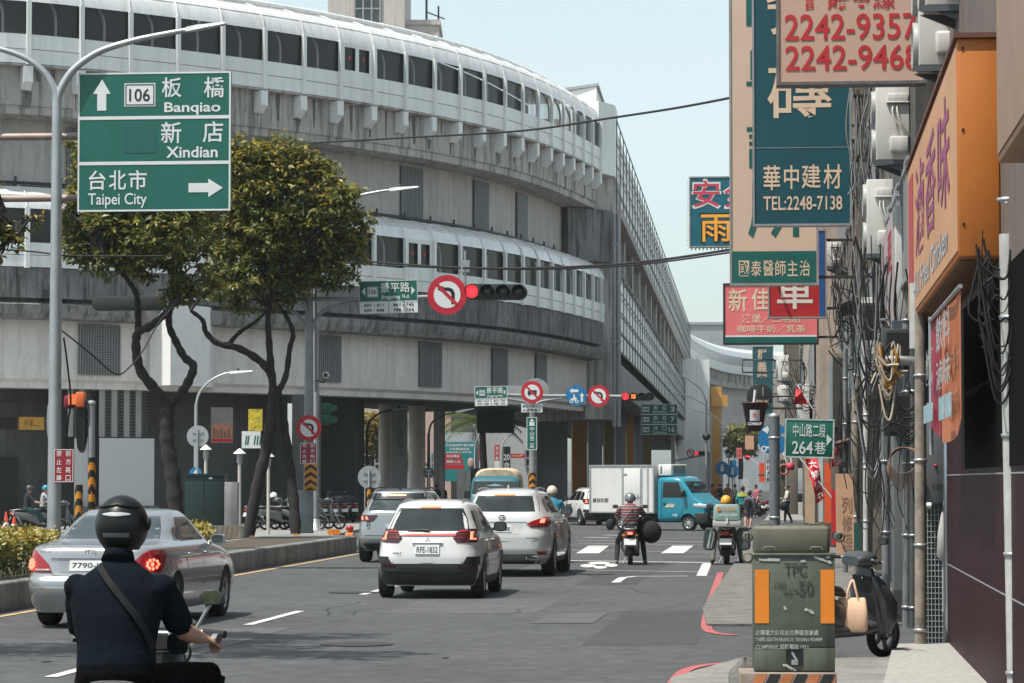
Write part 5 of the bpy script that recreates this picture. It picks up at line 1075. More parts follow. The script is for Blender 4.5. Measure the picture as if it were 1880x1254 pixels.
# sign boxes flat on the fronts (local: x out of the wall negative, y along the street)
def wallbox(label, Y0, Y1, z0, z1, prot, front, end, off=0, under=None, name='sign_box'):
    t = thing(name, label, 'shop sign', (fx(Y0, off), Y0, z0), -BA); L = (Y1 - Y0) / math.cos(BA); h = z1 - z0
    b = MB(); b.bb((-prot, 0, 0), (-.004, L, h)); b.build('case', end, t, bevel=.012)
    b = MB(); b.bb((-prot - .01, .06, .05), (-prot - .002, L - .05, h - .05)); b.build('front_panel', front, t)
    def wt(b, body, y0, y1, za, zb, lift=.016, off_=.01):
        vs, fs, _ = textmesh(body, off_); b.add([(-prot - lift, y0 + (y1 - y0) * a, za + (zb - za) * c) for a, c in vs], fs)
    return t, L, h, wt
ORS = M('sign_orange', srgb(185, 108, 38), .55, streak=.3, var=.15, sc=.8); ORF = M('sign_orange_front', srgb(200, 150, 110), .5, var=.1, sc=.8)
t, L, h, wt = wallbox('long orange sign box jutting over the near shop, purple characters on its front', 23.2, 33.2, 3.62, 5.36, .33, ORF, ORS)
b = MB(); b.bb((-.36, -.03, h), (.0, L + .03, h + .04)); b.build('top_flashing', M('rust_brown', (.12, .05, .03), .7, var=.3), t)
b = MB(); PURP = M('char_purple', srgb(150, 70, 110), .5, var=.1)
for i, ch in enumerate('滷香味'): wt(b, ch, L - 2.2 - i * 2.4, L - 4.2 - i * 2.4, .55, 1.5)
b.build('lettering', PURP, t); b = MB(); b.bb((-.35, L - 1.6, .15), (-.342, L - .5, h - .2)); b.build('red_panel', M('panel_rose', srgb(175, 70, 75), .5), t)
b = MB(); wt(b, 'KK Fried Chicken', L - 2.0, L - 8.6, .16, .42); b.build('latin_lettering', M('char_bluegrey', srgb(170, 180, 190), .5), t)
b = MB()
for z in (.25, 1.0, 1.65): b.lathe([(.012, -.006), (.012, .002)], 8, 0, 'y', (-.29, 0, z)); b.add([(-.3, -.004, z), (-.28, -.004, z), (-.28, -.004, z + .02), (-.3, -.004, z + .02)], [(0, 1, 2, 3)])
b.build('screw', DPLAS, t)
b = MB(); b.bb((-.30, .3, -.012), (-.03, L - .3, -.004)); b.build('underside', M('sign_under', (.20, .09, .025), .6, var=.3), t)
t, L, h, wt = wallbox('brown-beige sign box at the right edge above the near pipe', 16, 19.4, 3.95, 5.2, .28, M('sign_tan', srgb(150, 120, 100), .5), M('sign_tan_end', srgb(165, 125, 95), .5))
GRS = M('sign_greygreen', (.11, .15, .15), .45, var=.2, sc=.8)
t, L, h, wt = wallbox('grey-green sign box with white louvred end over the arcade', 55, 72, 3.62, 5.28, .36, GRS, M('box_white', (.55, .55, .53), .55, var=.1, streak=.35))
b = MB(); wt(b, '鐘錶眼鏡行', L - 4, 2, .3, .95); wt(b, '修理', 6, 1.5, 1.1, 1.5); b.build('lettering', M('char_fade', (.3, .34, .34), .6), t)
b = MB(); 
for z0 in (.35, 1.2):
    for i in range(5): b.bb((-.25, -.012, z0 + i * .055), (-.08, -.002, z0 + i * .055 + .022))
b.build('louvre_slots', BLACK, t)
t, L, h, wt = wallbox('older pale sign box joined beyond the grey-green one', 72.5, 90, 3.3, 5.0, .45, M('sign_paleblue', (.22, .27, .28), .5, var=.2, streak=.4), BEIG, .2)
t, L, h, wt = wallbox('white sign panel with red lettering beside the tangled cables', 40, 46, 4.0, 5.6, .2, M('panel_greyrose', (.4, .33, .33), .5, var=.3, sc=2), MC['box_white'], .05)
b = MB(); wt(b, '租', 2.6, 1, .8, 1.4); b.build('lettering', PHR, t)
t, L, h, wt = wallbox('long white fascia box with louvred end far along the fronts', 96, 118, 3.3, 5.0, .4, M('fascia_grey', (.4, .42, .42), .5, var=.12), MC['box_white'], 1.1)
# hanging banner under the orange box
t = thing('hanging_banner', 'curved crimson and orange banner hung under the orange sign box', 'banner', (fx(23.6, .3), 23.6, 2.35), -BA)
def ban(y0, y1): return lambda u, v: (.04 * math.sin(u * 3), y0 + (y1 - y0) * u, (v * 1.05 + .16 * (1 - v) * (1 - ((u * (y1 - y0) + y0 - 2.6) / 2.6) ** 2) * -1))
CRI = M('banner_crimson', srgb(150, 45, 65), .6, var=.1); BOR = M('banner_orange', srgb(185, 110, 70), .6, var=.1)
b = MB(); b.grid(ban(3.2, 5.2), 10, 6); b.build('crimson_half', CRI, t); b = MB(); b.grid(ban(0, 3.2), 12, 6); b.build('orange_half', BOR, t)
b = MB()
for body, y0, y1, za, zb in (('鹹酥', 4.9, 3.5, .4, .75), ('飲料', 2.9, .5, .62, .95), ('滷味', 2.9, .5, .3, .56)):
    vs, fs, _ = textmesh(body, .015); b.add([(-.06, y0 + (y1 - y0) * a, za + (zb - za) * c) for a, c in vs], fs)
b.build('lettering', M('char_grey', (.35, .35, .36), .6), t)
b = MB()
for y in (.3, 1.4, 3.5, 4.4): b.bb((-.075, y, .02 if y < 3 else .05), (-.062, y + .75, .22))
b.build('food_photo', M('photo_blue', (.3, .45, .5), .5, var=.4, sc=8), t)
b = MB(); b.tube([(0, 0, 1.06), (0, 5.2, 1.06)], .02, 6); b.tube([(0, 5.2, -.25), (0, 5.2, 1.1)], .022, 6); b.build('rail', STEEL, t)
# pipes and poles
def pipe(label, px, Y, y0, y1, r, m, dx=0, name='drain_pipe', c='pipe', straps=True):
    p0, p1 = pt(px, y0, Y), pt(px + dx, y1, Y); p0.z = max(p0.z, .0); t = thing(name, label, c, p0); b = MB(); b.tube([(0, 0, 0), p1 - p0], r, 14); b.build('pipe', m, t)
    if straps:
        L = (p1 - p0).z; b = MB()
        for i in range(int(L / .9) + 1):
            z = .25 + i * .9; q = (p1 - p0) * (z / max(L, .1)); b.lathe([(r + .008, z), (r + .012, z), (r + .012, z + .03), (r + .008, z + .03)], 14, 0, 'z', (q.x, 0, 0))
        b.build('clamp', STEEL, t)
    return t
WPIPE = M('pipe_offwhite', (.45, .45, .43), .45, var=.2, sc=5, streak=.2); MOT = M('pipe_mottled', (.26, .22, .18), .6, var=.55, sc=4); DKP = M('pipe_grey', (.16, .165, .17), .5, var=.25, sc=4)
pipe('wide off-white pipe rising at the right edge in front of the plum wall', 1868, 22.4, 1300, 430, .075, WPIPE, -16)
pipe('mottled brown and grey pipe beside the mesh gate', 1690, 31.3, 1205, 540, .062, MOT)
pipe('grey pipe left of the mottled pipe, up the tiled corner', 1664, 37.0, 1160, 590, .05, DKP)
pipe('second thin grey pipe between the tiled column and mottled pipe', 1676, 36.8, 1155, 640, .042, M('pipe_dark', (.07, .07, .072), .5, var=.2))
pipe('bent grey pipe on the face of the tiled column', 1627, 37.4, 1146, 600, .052, DKP, -2)
pipe('tall mottled pole among the far columns', 1571, 56, 1080, 690, .07, MOT)
pipe('thin steel pole left of the tall mottled pole', 1552, 58, 1070, 640, .05, DKP)
pipe('grey pipe left of the grey-green sign box end', 1590, 50, 1090, 560, .05, WPIPE)
b = MB(); c = pt(1685, 640, 31.4); b.tube([c, pt(1685, 520, 31.4)], .09, 14); tag(b.build('vent_duct', WPIPE), 'stubby beige duct below the orange sign box corner', 'duct')
b = MB(); b.tube(cat([pt(1625, 662, 33), pt(1655, 662, 33), pt(1690, 668, 33), pt(1712, 700, 33)], 5), [.055] * 16, 12); tag(b.build('elbow_duct', M('duct_silver', (.5, .5, .5), .3, .7)), 'silver and black elbow duct with orange cable ties', 'duct')
# mesh gate, meter panel
t = thing('mesh_gate', 'grey wire-mesh gate between the mottled pipe and the plum wall', 'gate', (pt(1698, 1190, 32.4).x, 32.4, .0)); W_ = pt(1738, 1190, 32.4).x - t.location.x; zt = pt(1700, 925, 32.4).z
b = MB()
for i in range(7): b.tube([(W_ * i / 6, 0, .06), (W_ * i / 6, 0, zt)], .006, 5)
for i in range(26): b.tube([(0, 0, .06 + (zt - .06) * i / 25), (W_, 0, .06 + (zt - .06) * i / 25)], .005, 5)
b.build('wire_mesh', GREYP, t); b = MB(); b.bb((0, .3, 0), (W_ + .3, .4, 5)); b.build('dark_backing', BLACK, t)
t = thing('meter_cabinet', 'grey meter panel with red button above the mesh gate', 'cabinet', (pt(1698, 925, 32.3).x, 32.3, pt(1698, 925, 32.3).z)); hh = pt(1698, 740, 32.3).z - t.location.z
b = MB(); b.bb((0, 0, 0), (W_, .12, hh)); b.build('panel', M('meter_grey', (.14, .145, .155), .5, var=.1), t, bevel=.01); b = MB(); b.lathe([(0, -.02), (.018, -.02), (.018, 0)], 10, 0, 'y', (W_ * .5, 0, hh * .38)); b.build('button', SIGNR, t)
b = MB(); b.text('5-3ZG', W_ * .35, hh * .14, W_ * .85, hh * .2, -.006); b.build('marking', INK, t)
b = MB(); b.tube([(-.03, -.05, .02), (-.03, -.05, .32)], .022, 8); b.build('red_pipe', M('pipe_red', (.25, .05, .04), .5), t); b = MB(); b.tube([(-.03, -.05, -.02), (.06, -.05, -.02)], .035, 8); b.ball((-.03, -.05, .0), .045); b.build('elbow', WHITE, t)
t = thing('folded_umbrella', 'folded pale umbrella hung in front of the mesh gate', 'umbrella', pt(1732, 1030, 32.0)); b = MB(); b.lathe([(.03, 0), (.075, .05), (.06, .3), (.02, .52), (0, .54)], 12); b.build('canopy', M('umbrella_cloth', (.4, .39, .37), .8), t); b = MB(); b.tube([(0, 0, -.55), (0, 0, .0)], .018, 8); b.build('shaft', GREYP, t)
# air conditioners
ACW = M('ac_cream', (.60, .585, .55), .5, var=.08, sc=2, streak=.25); ACB = M('ac_grille', (.32, .32, .31), .5, var=.1)
def aircon(label, px, py, Y, L, dp, h, off=0.0, group='air-conditioner boxes on the right-hand fronts', fans=1, base=None):
    """px,py: lower street-side near corner"""
    p = pt(px, py, Y); t = thing('air_conditioner', label, 'air conditioner', p, -BA, group)
    b = MB(); b.bb((0, 0, .03), (dp, L, h)); b.build('case', ACW, t, bevel=.015)
    for i in range(fans):
        cz = h * (i + .5) / fans; r_ = min(L * .4, h / fans * .44); b = MB(); b.lathe([(r_, -.0), (r_, -.05), (r_ * .93, -.06), (r_ * .9, -.02)], 24, 0, 'x', (0, L * .55, cz))
        for j in range(9): b.lathe([(r_ * (j + 1) / 10, -.03), (r_ * (j + 1) / 10 + .006, -.035), (r_ * (j + 1) / 10 + .012, -.03)], 20, 0, 'x', (0, L * .55, cz))
        b.build('fan_grille', ACB, t)
    b = MB(); b.bb((dp * .35, -.035, h * .76), (dp * .95, .0, h * .88)); b.bb((dp * .3, -.045, h * .76), (dp, .0, h * .78)); b.build('handle_cover', ACW, t, bevel=.006)
    b = MB(); b.bb((dp * .4, -.09, h * .12), (dp * .95, .0, h * .33)); b.build('valve_cover', ACW, t, bevel=.03)
    b = MB()
    for y in (.06, L - .06): b.prism([(-.03, .03), (dp + .15, .03), (dp + .15, -.22)], y - .02, y + .02, 'y')
    b.bb((-.05, 0, -.03), (dp + .1, .05, .028)); b.build('bracket', M('bracket_bluegrey', (.10, .12, .13), .5, .3), t)
    b = MB()
    for i in range(2): b.tube(cat([(dp * (.5 + .12 * i), -.02, h * .72), (dp * (.5 + .15 * i), -.07, h * .6), (dp * (.75 + .1 * i), -.06, h * .42), (dp * 1.1, .02, h * .3)], 5), .012, 6)
    b.build('hose', M('hose_white', (.55, .54, .5), .6), t)
    return t
aircon('sunlit two-fan air conditioner above the orange sign box, lower of the topmost pair', 1688, 125, 30.6, .75, .42, 1.15, fans=2)
aircon('topmost air conditioner, cut by the upper frame edge', 1700, 15, 28.8, .7, .42, 1.1, fans=2)
aircon('tall air conditioner below the beige phone-number sign', 1609, 298, 39.5, .8, .45, 1.05, fans=2)
aircon('air conditioner beside the foot of the teal phone sign', 1592, 470, 46.5, .8, .42, 1.22, fans=2)
aircon('small air conditioner behind the bracket of the red character sign', 1516, 492, 66, .8, .35, .62, fans=1)
aircon('small far air conditioner right of the small dark teal sign', 1428, 700, 106, .8, .4, .95, fans=1)
aircon('lower far air conditioner over the round black sign bracket', 1430, 738, 108, .8, .36, .62, fans=1)
aircon('far air conditioner on the beige wall beside a wire cage', 1480, 600, 84, .8, .36, .66, fans=1)
# wire cages, cameras, cables
t = thing('wire_cage', 'thin black wire frame in front of the small dark teal sign', 'frame', pt(1363, 683, 110), -BA); k = 110 / F; b = MB()
for x, z in ((0, 0), (58, 0), (58, 23), (0, 23)): b.tube([(x * k, 0, z * k), (x * k, .8, z * k)], .015, 5)
for d in (0, .8): b.tube([(0, d, 0), (58 * k, d, 0), (58 * k, d, 23 * k), (0, d, 23 * k), (0, d, 0)], .018, 5)
b.build('frame', BLACK, t)
def tangle(label, box, Y0, Y1, n, seed, r=(.006, .016), off=(.0, .3), mats=None, sag=.5, vert=.6):
    """bundle of loose cables inside a pixel box on the fronts"""
    rnd = __import__('random').Random(seed); x0, y0, x1, y1 = box; t = thing('cable_tangle', label, 'cables', pt((x0 + x1) / 2, y1, Y0)); T0 = t.location.copy(); B = {}
    mats = mats or [RUBBER]
    for i in range(n):
        m = rnd.randrange(len(mats)); b = B.setdefault(m, MB()); Y = rnd.uniform(Y0, Y1)
        if rnd.random() < vert:
            xa = rnd.uniform(x0, x1); P = [(xa + rnd.gauss(0, 4), y0 + rnd.uniform(0, .25) * (y1 - y0)), (xa + rnd.gauss(0, 7), y0 + .4 * (y1 - y0)), (xa + rnd.gauss(0, 9), y0 + .7 * (y1 - y0)), (xa + rnd.gauss(0, 12), y1 - rnd.uniform(0, .3) * (y1 - y0))]
        else:
            ya = rnd.uniform(y0, y1); yb = rnd.uniform(y0, y1); s_ = rnd.uniform(.1, sag) * (y1 - y0); P = [(x0 + rnd.uniform(0, .3) * (x1 - x0), ya), (x0 + .4 * (x1 - x0), (ya + yb) / 2 + s_), (x0 + .65 * (x1 - x0), (ya + yb) / 2 + s_), (x1 - rnd.uniform(0, .3) * (x1 - x0), yb)]
        b.tube(cat([pt(x, y, Y) - T0 for x, y in P], 6), rnd.uniform(*r), 5, 0, False)
    for m, b in B.items():
        o = b.build('cable_strands', mats[m], t); o['kind'] = 'stuff'
    return t
GRC_ = M('cable_grey', (.2, .2, .2), .6, var=.2)
tangle('mass of black cables behind the green-grey sign box and pink sign', (1515, 430, 1600, 650), 60, 66, 40, 1, mats=[RUBBER, RUBBER, GRC_])
tangle('cables hanging down beside the lower air conditioner and orange box', (1615, 470, 1668, 720), 38, 43, 40, 2, mats=[RUBBER, RUBBER, GRC_])
tangle('cables looping over the small shop signs in mid street', (1440, 640, 1520, 760), 84, 92, 22, 3, vert=.3)
tangle('black cables looped round the off-white pipe at right', (1790, 420, 1880, 640), 22.0, 22.6, 26, 4, r=(.004, .011), vert=.15, sag=.8)
tangle('orange and white cable ends round the silver elbow duct', (1608, 622, 1652, 705), 32.8, 33.1, 26, 5, r=(.008, .016), mats=[M('cable_orange', (.65, .28, .03), .5), M('cable_cream', (.5, .42, .32), .5), RUBBER], vert=.4, sag=.8)
tangle('thin cables down the tiled corner between the pipes', (1600, 700, 1690, 1000), 36.6, 37.2, 18, 6, r=(.004, .009), vert=.85)
tangle('cables and conduits behind the teal sign edge', (1562, 120, 1610, 420), 47.8, 48.5, 22, 7, mats=[RUBBER, GRC_])
tangle('cables over the dark shops under the grey-green box', (1535, 700, 1640, 900), 47, 54, 16, 8, r=(.006, .012))
tangle('heavy black cables across the grimy front left of the lower air conditioner', (1560, 430, 1640, 760), 44, 47, 36, 9, mats=[RUBBER, RUBBER, GRC_], r=(.008, .02))
tangle('black cables sagging below the silver elbow duct', (1625, 690, 1705, 800), 33.5, 36, 22, 10, r=(.006, .014), vert=.35)
for px, py, Y, w_, h_, lb in ((1648, 640, 36.9, .34, .5, 'dark junction box under the orange cable ends'), (1604, 590, 47.5, .4, .6, 'dark junction box beside the louvred sign box end'), (1655, 760, 36.8, .42, .55, 'dark grey junction box below the silver elbow duct')):
    o = thing('junction_box', lb, 'box', pt(px, py, Y)); b = MB(); b.bb((-w_ / 2, 0, -h_ / 2), (w_ / 2, .18, h_ / 2)); b.build('case', M('junction_dark', (.03, .032, .034), .6, var=.3), o, bevel=.012); b = MB(); b.bb((-w_ * .4, -.012, -h_ * .4), (w_ * .4, -.001, h_ * .4)); b.build('cover', DPLAS, o)
t = thing('cable_coil', 'loose coil of brown cable hung on the tiled corner', 'cable', pt(1658, 845, 36.4)); b = MB()
for i in range(9): r_ = .17 + .012 * i; b.tube([(r_ * math.cos(a / 20 * 6.283) + .01 * i, .01 * i, r_ * .95 * math.sin(a / 20 * 6.283) - .012 * i) for a in range(21)], .005, 5, 0, False)
b.build('coil', M('cable_brown', (.25, .15, .10), .6), t)
# awnings, dark canopies
def awning(label, x0, y0, x1, y1, Y, L, m, drop=.35):
    a, c = pt(x0, y0, Y), pt(x1, y1, Y); t = thing('awning', label, 'awning', a, -BA); w_ = c.x - a.x
    b = MB(); b.grid(lambda u, v: (w_ * u, L * v, (c.z - a.z) * u + .03 * math.sin(v * 40)), 6, 24, 0, False); b.build('sheet', m, t); b = MB()
    for v in (0, L): b.tube([(0, v, -.02), (w_, v, c.z - a.z - .02)], .025, 6)
    b.build('rail', BRK, t)
awning('dark corrugated canopy over the arcade by the small air conditioner', 1545, 556, 1585, 540, 58, 5, BRK)
awning('dark canopy edge below the tangled cables in mid street', 1490, 700, 1530, 690, 82, 4, BRK)
awning('rusty canopy above the red flags', 1528, 815, 1560, 806, 55, 3, M('rust_sheet', (.14, .06, .045), .7, var=.3))
awning('black tarpaulin canopy over the pavement behind the grey post', 1392, 872, 1420, 868, 105, 4, BLACK)
awning('white and blue canopy panel near the upper right corner', 1800, 40, 1880, -60, 26, 2.5, M('awning_slate', (.06, .08, .1), .6))
# boards and flags along the pavement
def flag(label, p0, p1, cl, Y, m, tx=None, n=6, mast=.015):
    a, c = pt(*p0, Y), pt(*p1, Y); t = thing('shop_flag', label, 'flag', a); b = MB(); b.tube([(0, 0, 0), c - a], mast, 8); b.build('mast', WHITE, t)
    Q = [pt(x, y, Y + .03) - a for x, y in cl]; b = MB()
    def f(u, v):
        p = Q[0].lerp(Q[1], u).lerp(Q[3].lerp(Q[2], u), v); return p + Vector((0, .07 * math.sin(v * 7 + u * 3), 0))
    b.grid(f, 6, 14); o = b.build('cloth', m, t)
    if tx:
        b = MB(); k = len(tx)
        for i, ch in enumerate(tx):
            vs, fs, _ = textmesh(ch, .012); b.add([Vector(f(.15 + .7 * x, (i + .9 - .75 * y) / k)) + Vector((0, -.09, 0)) for x, y in vs], fs)
        b.build('lettering', SIGNW, t)
    return t
REDF = M('flag_red', srgb(205, 45, 55), .7, var=.15)
flag('long red flag with white characters slanting under the green lane sign', (1536, 925), (1466, 838), [(1478, 842), (1500, 842), (1514, 915), (1500, 925)], 58, REDF, '大特價中')
flag('red flag with white characters right of the green lane sign', (1548, 850), (1512, 775), [(1518, 812), (1535, 812), (1548, 850), (1528, 858)], 56, REDF, '優惠')
flag('red triangular flag with white swirl above the green lane sign', (1505, 770), (1462, 705), [(1464, 708), (1466, 710), (1488, 742), (1456, 742)], 66, REDF)
flag('small red flag on a white pole left of the grey post', (1412, 870), (1375, 838), [(1368, 834), (1378, 838), (1374, 846), (1367, 841)], 130, REDF)
g = Sign('leaning_board', 'worn wooden board with faded characters leaning by the arcade', 'board', 1536, 870, 1568, 1018, 54, face=M('board_wood', srgb(190, 150, 120), .7, var=.12, sc=2), rz=-BA + .1, dep=.05); g.t.rotation_euler.x = R(-4)
g.text([(c, 1546, 912 + i * 34, 1565, 942 + i * 34) for i, c in enumerate('列修理')], M('char_faded_brown', srgb(150, 115, 95), .8))
for label, x0, y0, x1, y1, Y, col in (('orange-red vertical banner left of the leaning board', 1514, 850, 1526, 960, 60, srgb(220, 85, 45)), ('dark red narrow banner touching the leaning board', 1527, 900, 1535, 1000, 57, srgb(190, 30, 40)), ('dark green vertical board beside the tall mottled pole', 1568, 960, 1580, 1030, 52, (.01, .07, .06)), ('white narrow panel left of the lane shop banners', 1503, 842, 1511, 958, 62, (.5, .5, .5)), ('beige pillar board behind the red flag', 1478, 820, 1512, 960, 92, srgb(190, 165, 140))):
    g = Sign('standing_banner', label, 'banner', x0, y0, x1, y1, Y, rz=-BA, dep=.06, face=M('banner_' + label.split()[0].replace('-', '_') + str(int(x0)), col, .6, var=.15, sc=2))
t = thing('lantern_pair', 'red lantern and round woven sign hung under the arcade', 'lantern', pt(1445, 862, 118)); k = 118 / F
b = MB(); b.lathe([(0, -6 * k), (6 * k, -6 * k), (8 * k, 0), (6 * k, 7 * k), (0, 7 * k)], 14, 0, 'z', (6 * k, 0, 5 * k)); b.build('lantern', M('lantern_red', srgb(190, 50, 75), .5), t); b = MB(); b.tube([(8 * k * math.cos(a / 16 * 6.283) - 6 * k, 0, 9 * k * math.sin(a / 16 * 6.283)) for a in range(17)], .05, 6); b.build('woven_ring', M('ring_rust', (.35, .12, .06), .7), t)
b = MB(); b.tube([(0, 0, 10 * k), (-6 * k, 0, 30 * k), (6 * k, 0, 34 * k), (8 * k, 0, 12 * k)], .03, 5); b.build('cord', WHITE, t)
for i, (x0, y0, x1, y1, Y, col, tx, lb) in enumerate(((1368, 800, 1384, 825, 200, srgb(225, 175, 145), '', 'small peach sign panel far down the pavement'), (1352, 822, 1362, 842, 210, srgb(215, 120, 120), '13', 'small pink far sign reading 13'), (1340, 845, 1352, 870, 180, (.02, .2, .35), '', 'pale blue standing flag far down the street'), (1394, 850, 1404, 885, 130, srgb(220, 80, 45), '', 'orange-red panel left of the white turn plate'), (1364, 878, 1374, 905, 140, (.5, .5, .5), '', 'white standing panel behind the pedestrians'), (1408, 790, 1418, 830, 120, (.45, .47, .47), '', 'pale narrow sign under the cup sign'))):
    g = Sign('shop_sign', lb, 'shop sign', x0, y0, x1, y1, Y, rz=-BA, dep=.1, face=M('far_sign%d' % i, col, .5, var=.1))
    if tx: g.text([(tx, x0 + 2, y0 + 4, x1 - 2, y1 - 4, .02)], PHR)
for x, lb in ((1326, 'left of two blue round walking signs behind the truck cab'), (1345, 'right of two blue round walking signs behind the truck cab')):
    g = Sign('walking_sign', lb, 'road sign', x - 13, 847 + (x - 1326) * .3, x + 12, 872 + (x - 1326) * .3, 175, face=SIGNB, shape='round', dep=.03)
    b = MB(); q = g.p(x, 853 + (x - 1326) * .3); b.disc(q, .06, g.y - .004, 0, 10); b.flat([(q[0] - .07, q[1] - .07), (q[0] + .07, q[1] - .07), (q[0] + .1, q[1] - .4), (q[0] - .1, q[1] - .4)], g.y - .004); b.build('walker_pictogram', SIGNW, g.t); b = MB(); b.tube([(0, .05, -g.t.location.z), (0, .05, g.H)], .04, 8); b.build('post', GREYP, g.t)
noturn('dark-rimmed no-left-turn sign above the blue truck cab', 1268, 832, 7.5, 180)
signal('traffic_light', 'small far traffic light above the blue truck cab', 1276, 1302, 832, 3.5, 180, (0,))
b = MB(); b.tube([pt(1236, 846, 180.4), pt(1300, 834, 180.4)], .06, 8); b.tube([pt(1300, 834, 180.4), Vector((pt(1300, 834, 180.4).x, 180.4, 0))], .1, 10); tag(b.build('mast', GREYP), 'grey arm and post of the small far traffic light', 'mast')
# ---------------------------------------------------------------- vehicles
from mathutils.bvhtree import BVHTree
def evaluated(o, name):
    me = bpy.data.meshes.new_from_object(o.evaluated_get(bpy.context.evaluated_depsgraph_get())); me.name = name; return me
def pchip(xs, ys):
    n = len(xs); h = [xs[i + 1] - xs[i] for i in range(n - 1)]; d = [(ys[i + 1] - ys[i]) / h[i] for i in range(n - 1)]; m = [d[0]] + [0] * (n - 2) + [d[-1]]
    for i in range(1, n - 1):
        if d[i - 1] * d[i] > 0: m[i] = 3 * (h[i - 1] + h[i]) / ((2 * h[i] + h[i - 1]) / d[i - 1] + (h[i] + 2 * h[i - 1]) / d[i])
    def f(x):
        x = min(max(x, xs[0]), xs[-1]); i = 0
        while i < n - 2 and x > xs[i + 1]: i += 1
        t = (x - xs[i]) / h[i]; a = t * t * (3 - 2 * t); c = t * (1 - t) ** 2; e = t * t * (t - 1)
        return ys[i] * (1 - a) + ys[i + 1] * a + m[i] * h[i] * c + m[i + 1] * h[i] * e
    return f
CGLASS = M('car_glass', (.012, .014, .015), .04, var=0, spec=.9)
RGLASS = M('rear_glass', (.10, .12, .125), .04, .55, var=.25, sc=1.2)
LRED = M('lens_red', (.30, .006, .012), .12, var=.15, sc=20, coat=.6)
LDRK = M('lens_dark', (.05, .008, .01), .1, coat=.6)
GLOW = M('brake_glow', (1, .09, .05), .3, emit=3.2, var=.5, sc=40)
GLOWB = M('brake_glow_soft', (1, .16, .08), .3, emit=1.6, var=0)
PLATE = M('plate_white', (.66, .68, .68), .45, var=.05); PINK = M('plate_ink', (.02, .035, .05), .5, var=0)
SEAM = M('seam', (.015, .015, .016), .7, var=0)
RIM = M('rim_alloy', (.42, .43, .44), .28, .85, var=.1); RIMW = M('rim_steel', (.55, .56, .57), .35, .6, var=.1)
UNDER = M('underbody', (.012, .012, .012), .9, var=.3)
def wheel(parent, x, y, r, w_, side, spokes=5, rim=None, name='wheel'):
    e = bpy.data.objects.new(name, None); COL.objects.link(e); e.parent = parent; e.location = (x, y, r); rr = r * .66; s = side
    b = MB(); p = [(rr, -w_ / 2), (r * .9, -w_ / 2 - .004), (r * .97, -w_ / 2 + .015), (r, -w_ / 4), (r, w_ / 4), (r * .97, w_ / 2 - .015), (r * .9, w_ / 2 + .004), (rr, w_ / 2)]
    b.lathe(p, 40, 0, 'x'); 
    for q in (-.3, 0, .3): b.lathe([(r + .0015, q * w_ - .004), (r + .0015, q * w_ + .004)], 40, 0, 'x')
    b.build('tyre', RUBBER, e)
    b = MB(); o = s * w_ / 2
    b.lathe([(rr, o - s * .0), (rr * .96, o + s * .004), (rr * .9, o - s * .02), (rr * .86, o - s * .06), (rr * .3, o - s * .065), (0, o - s * .065)], 40, 1, 'x')
    b.lathe([(rr * .22, o - s * .06), (rr * .2, o - s * .012), (rr * .1, o - s * .005), (0, o - s * .005)], 20, 0, 'x'); b.lathe([(rr * 1.0, o + s * .002), (rr * .9, o - s * .006), (rr * .88, o - s * .03)], 40, 0, 'x')
    for i in range(spokes):
        a = 2 * math.pi * i / spokes + .3
        for da in ((-.09, .09) if spokes <= 6 else (0,)):
            c0 = (math.cos(a + da * .4), math.sin(a + da * .4)); c1 = (math.cos(a + da * 1.6), math.sin(a + da * 1.6)); n_ = (-c0[1] * .035 * r / .33, c0[0] * .035 * r / .33)
            vs = []
            for (c, q, d_) in ((c0, .16, .012), (c1, .93, .014)):
                for sg in (-1, 1):
                    for dd in (0, .03): vs.append((o - s * (d_ + dd), c[0] * rr * q + n_[0] * sg * .6, c[1] * rr * q + n_[1] * sg * .6))
            b.add(vs, [(0, 2, 6, 4), (1, 3, 7, 5), (0, 1, 5, 4), (2, 3, 7, 6), (0, 1, 3, 2), (4, 5, 7, 6)], 0)
    b.build('rim', [rim or RIM, UNDER], e); return e
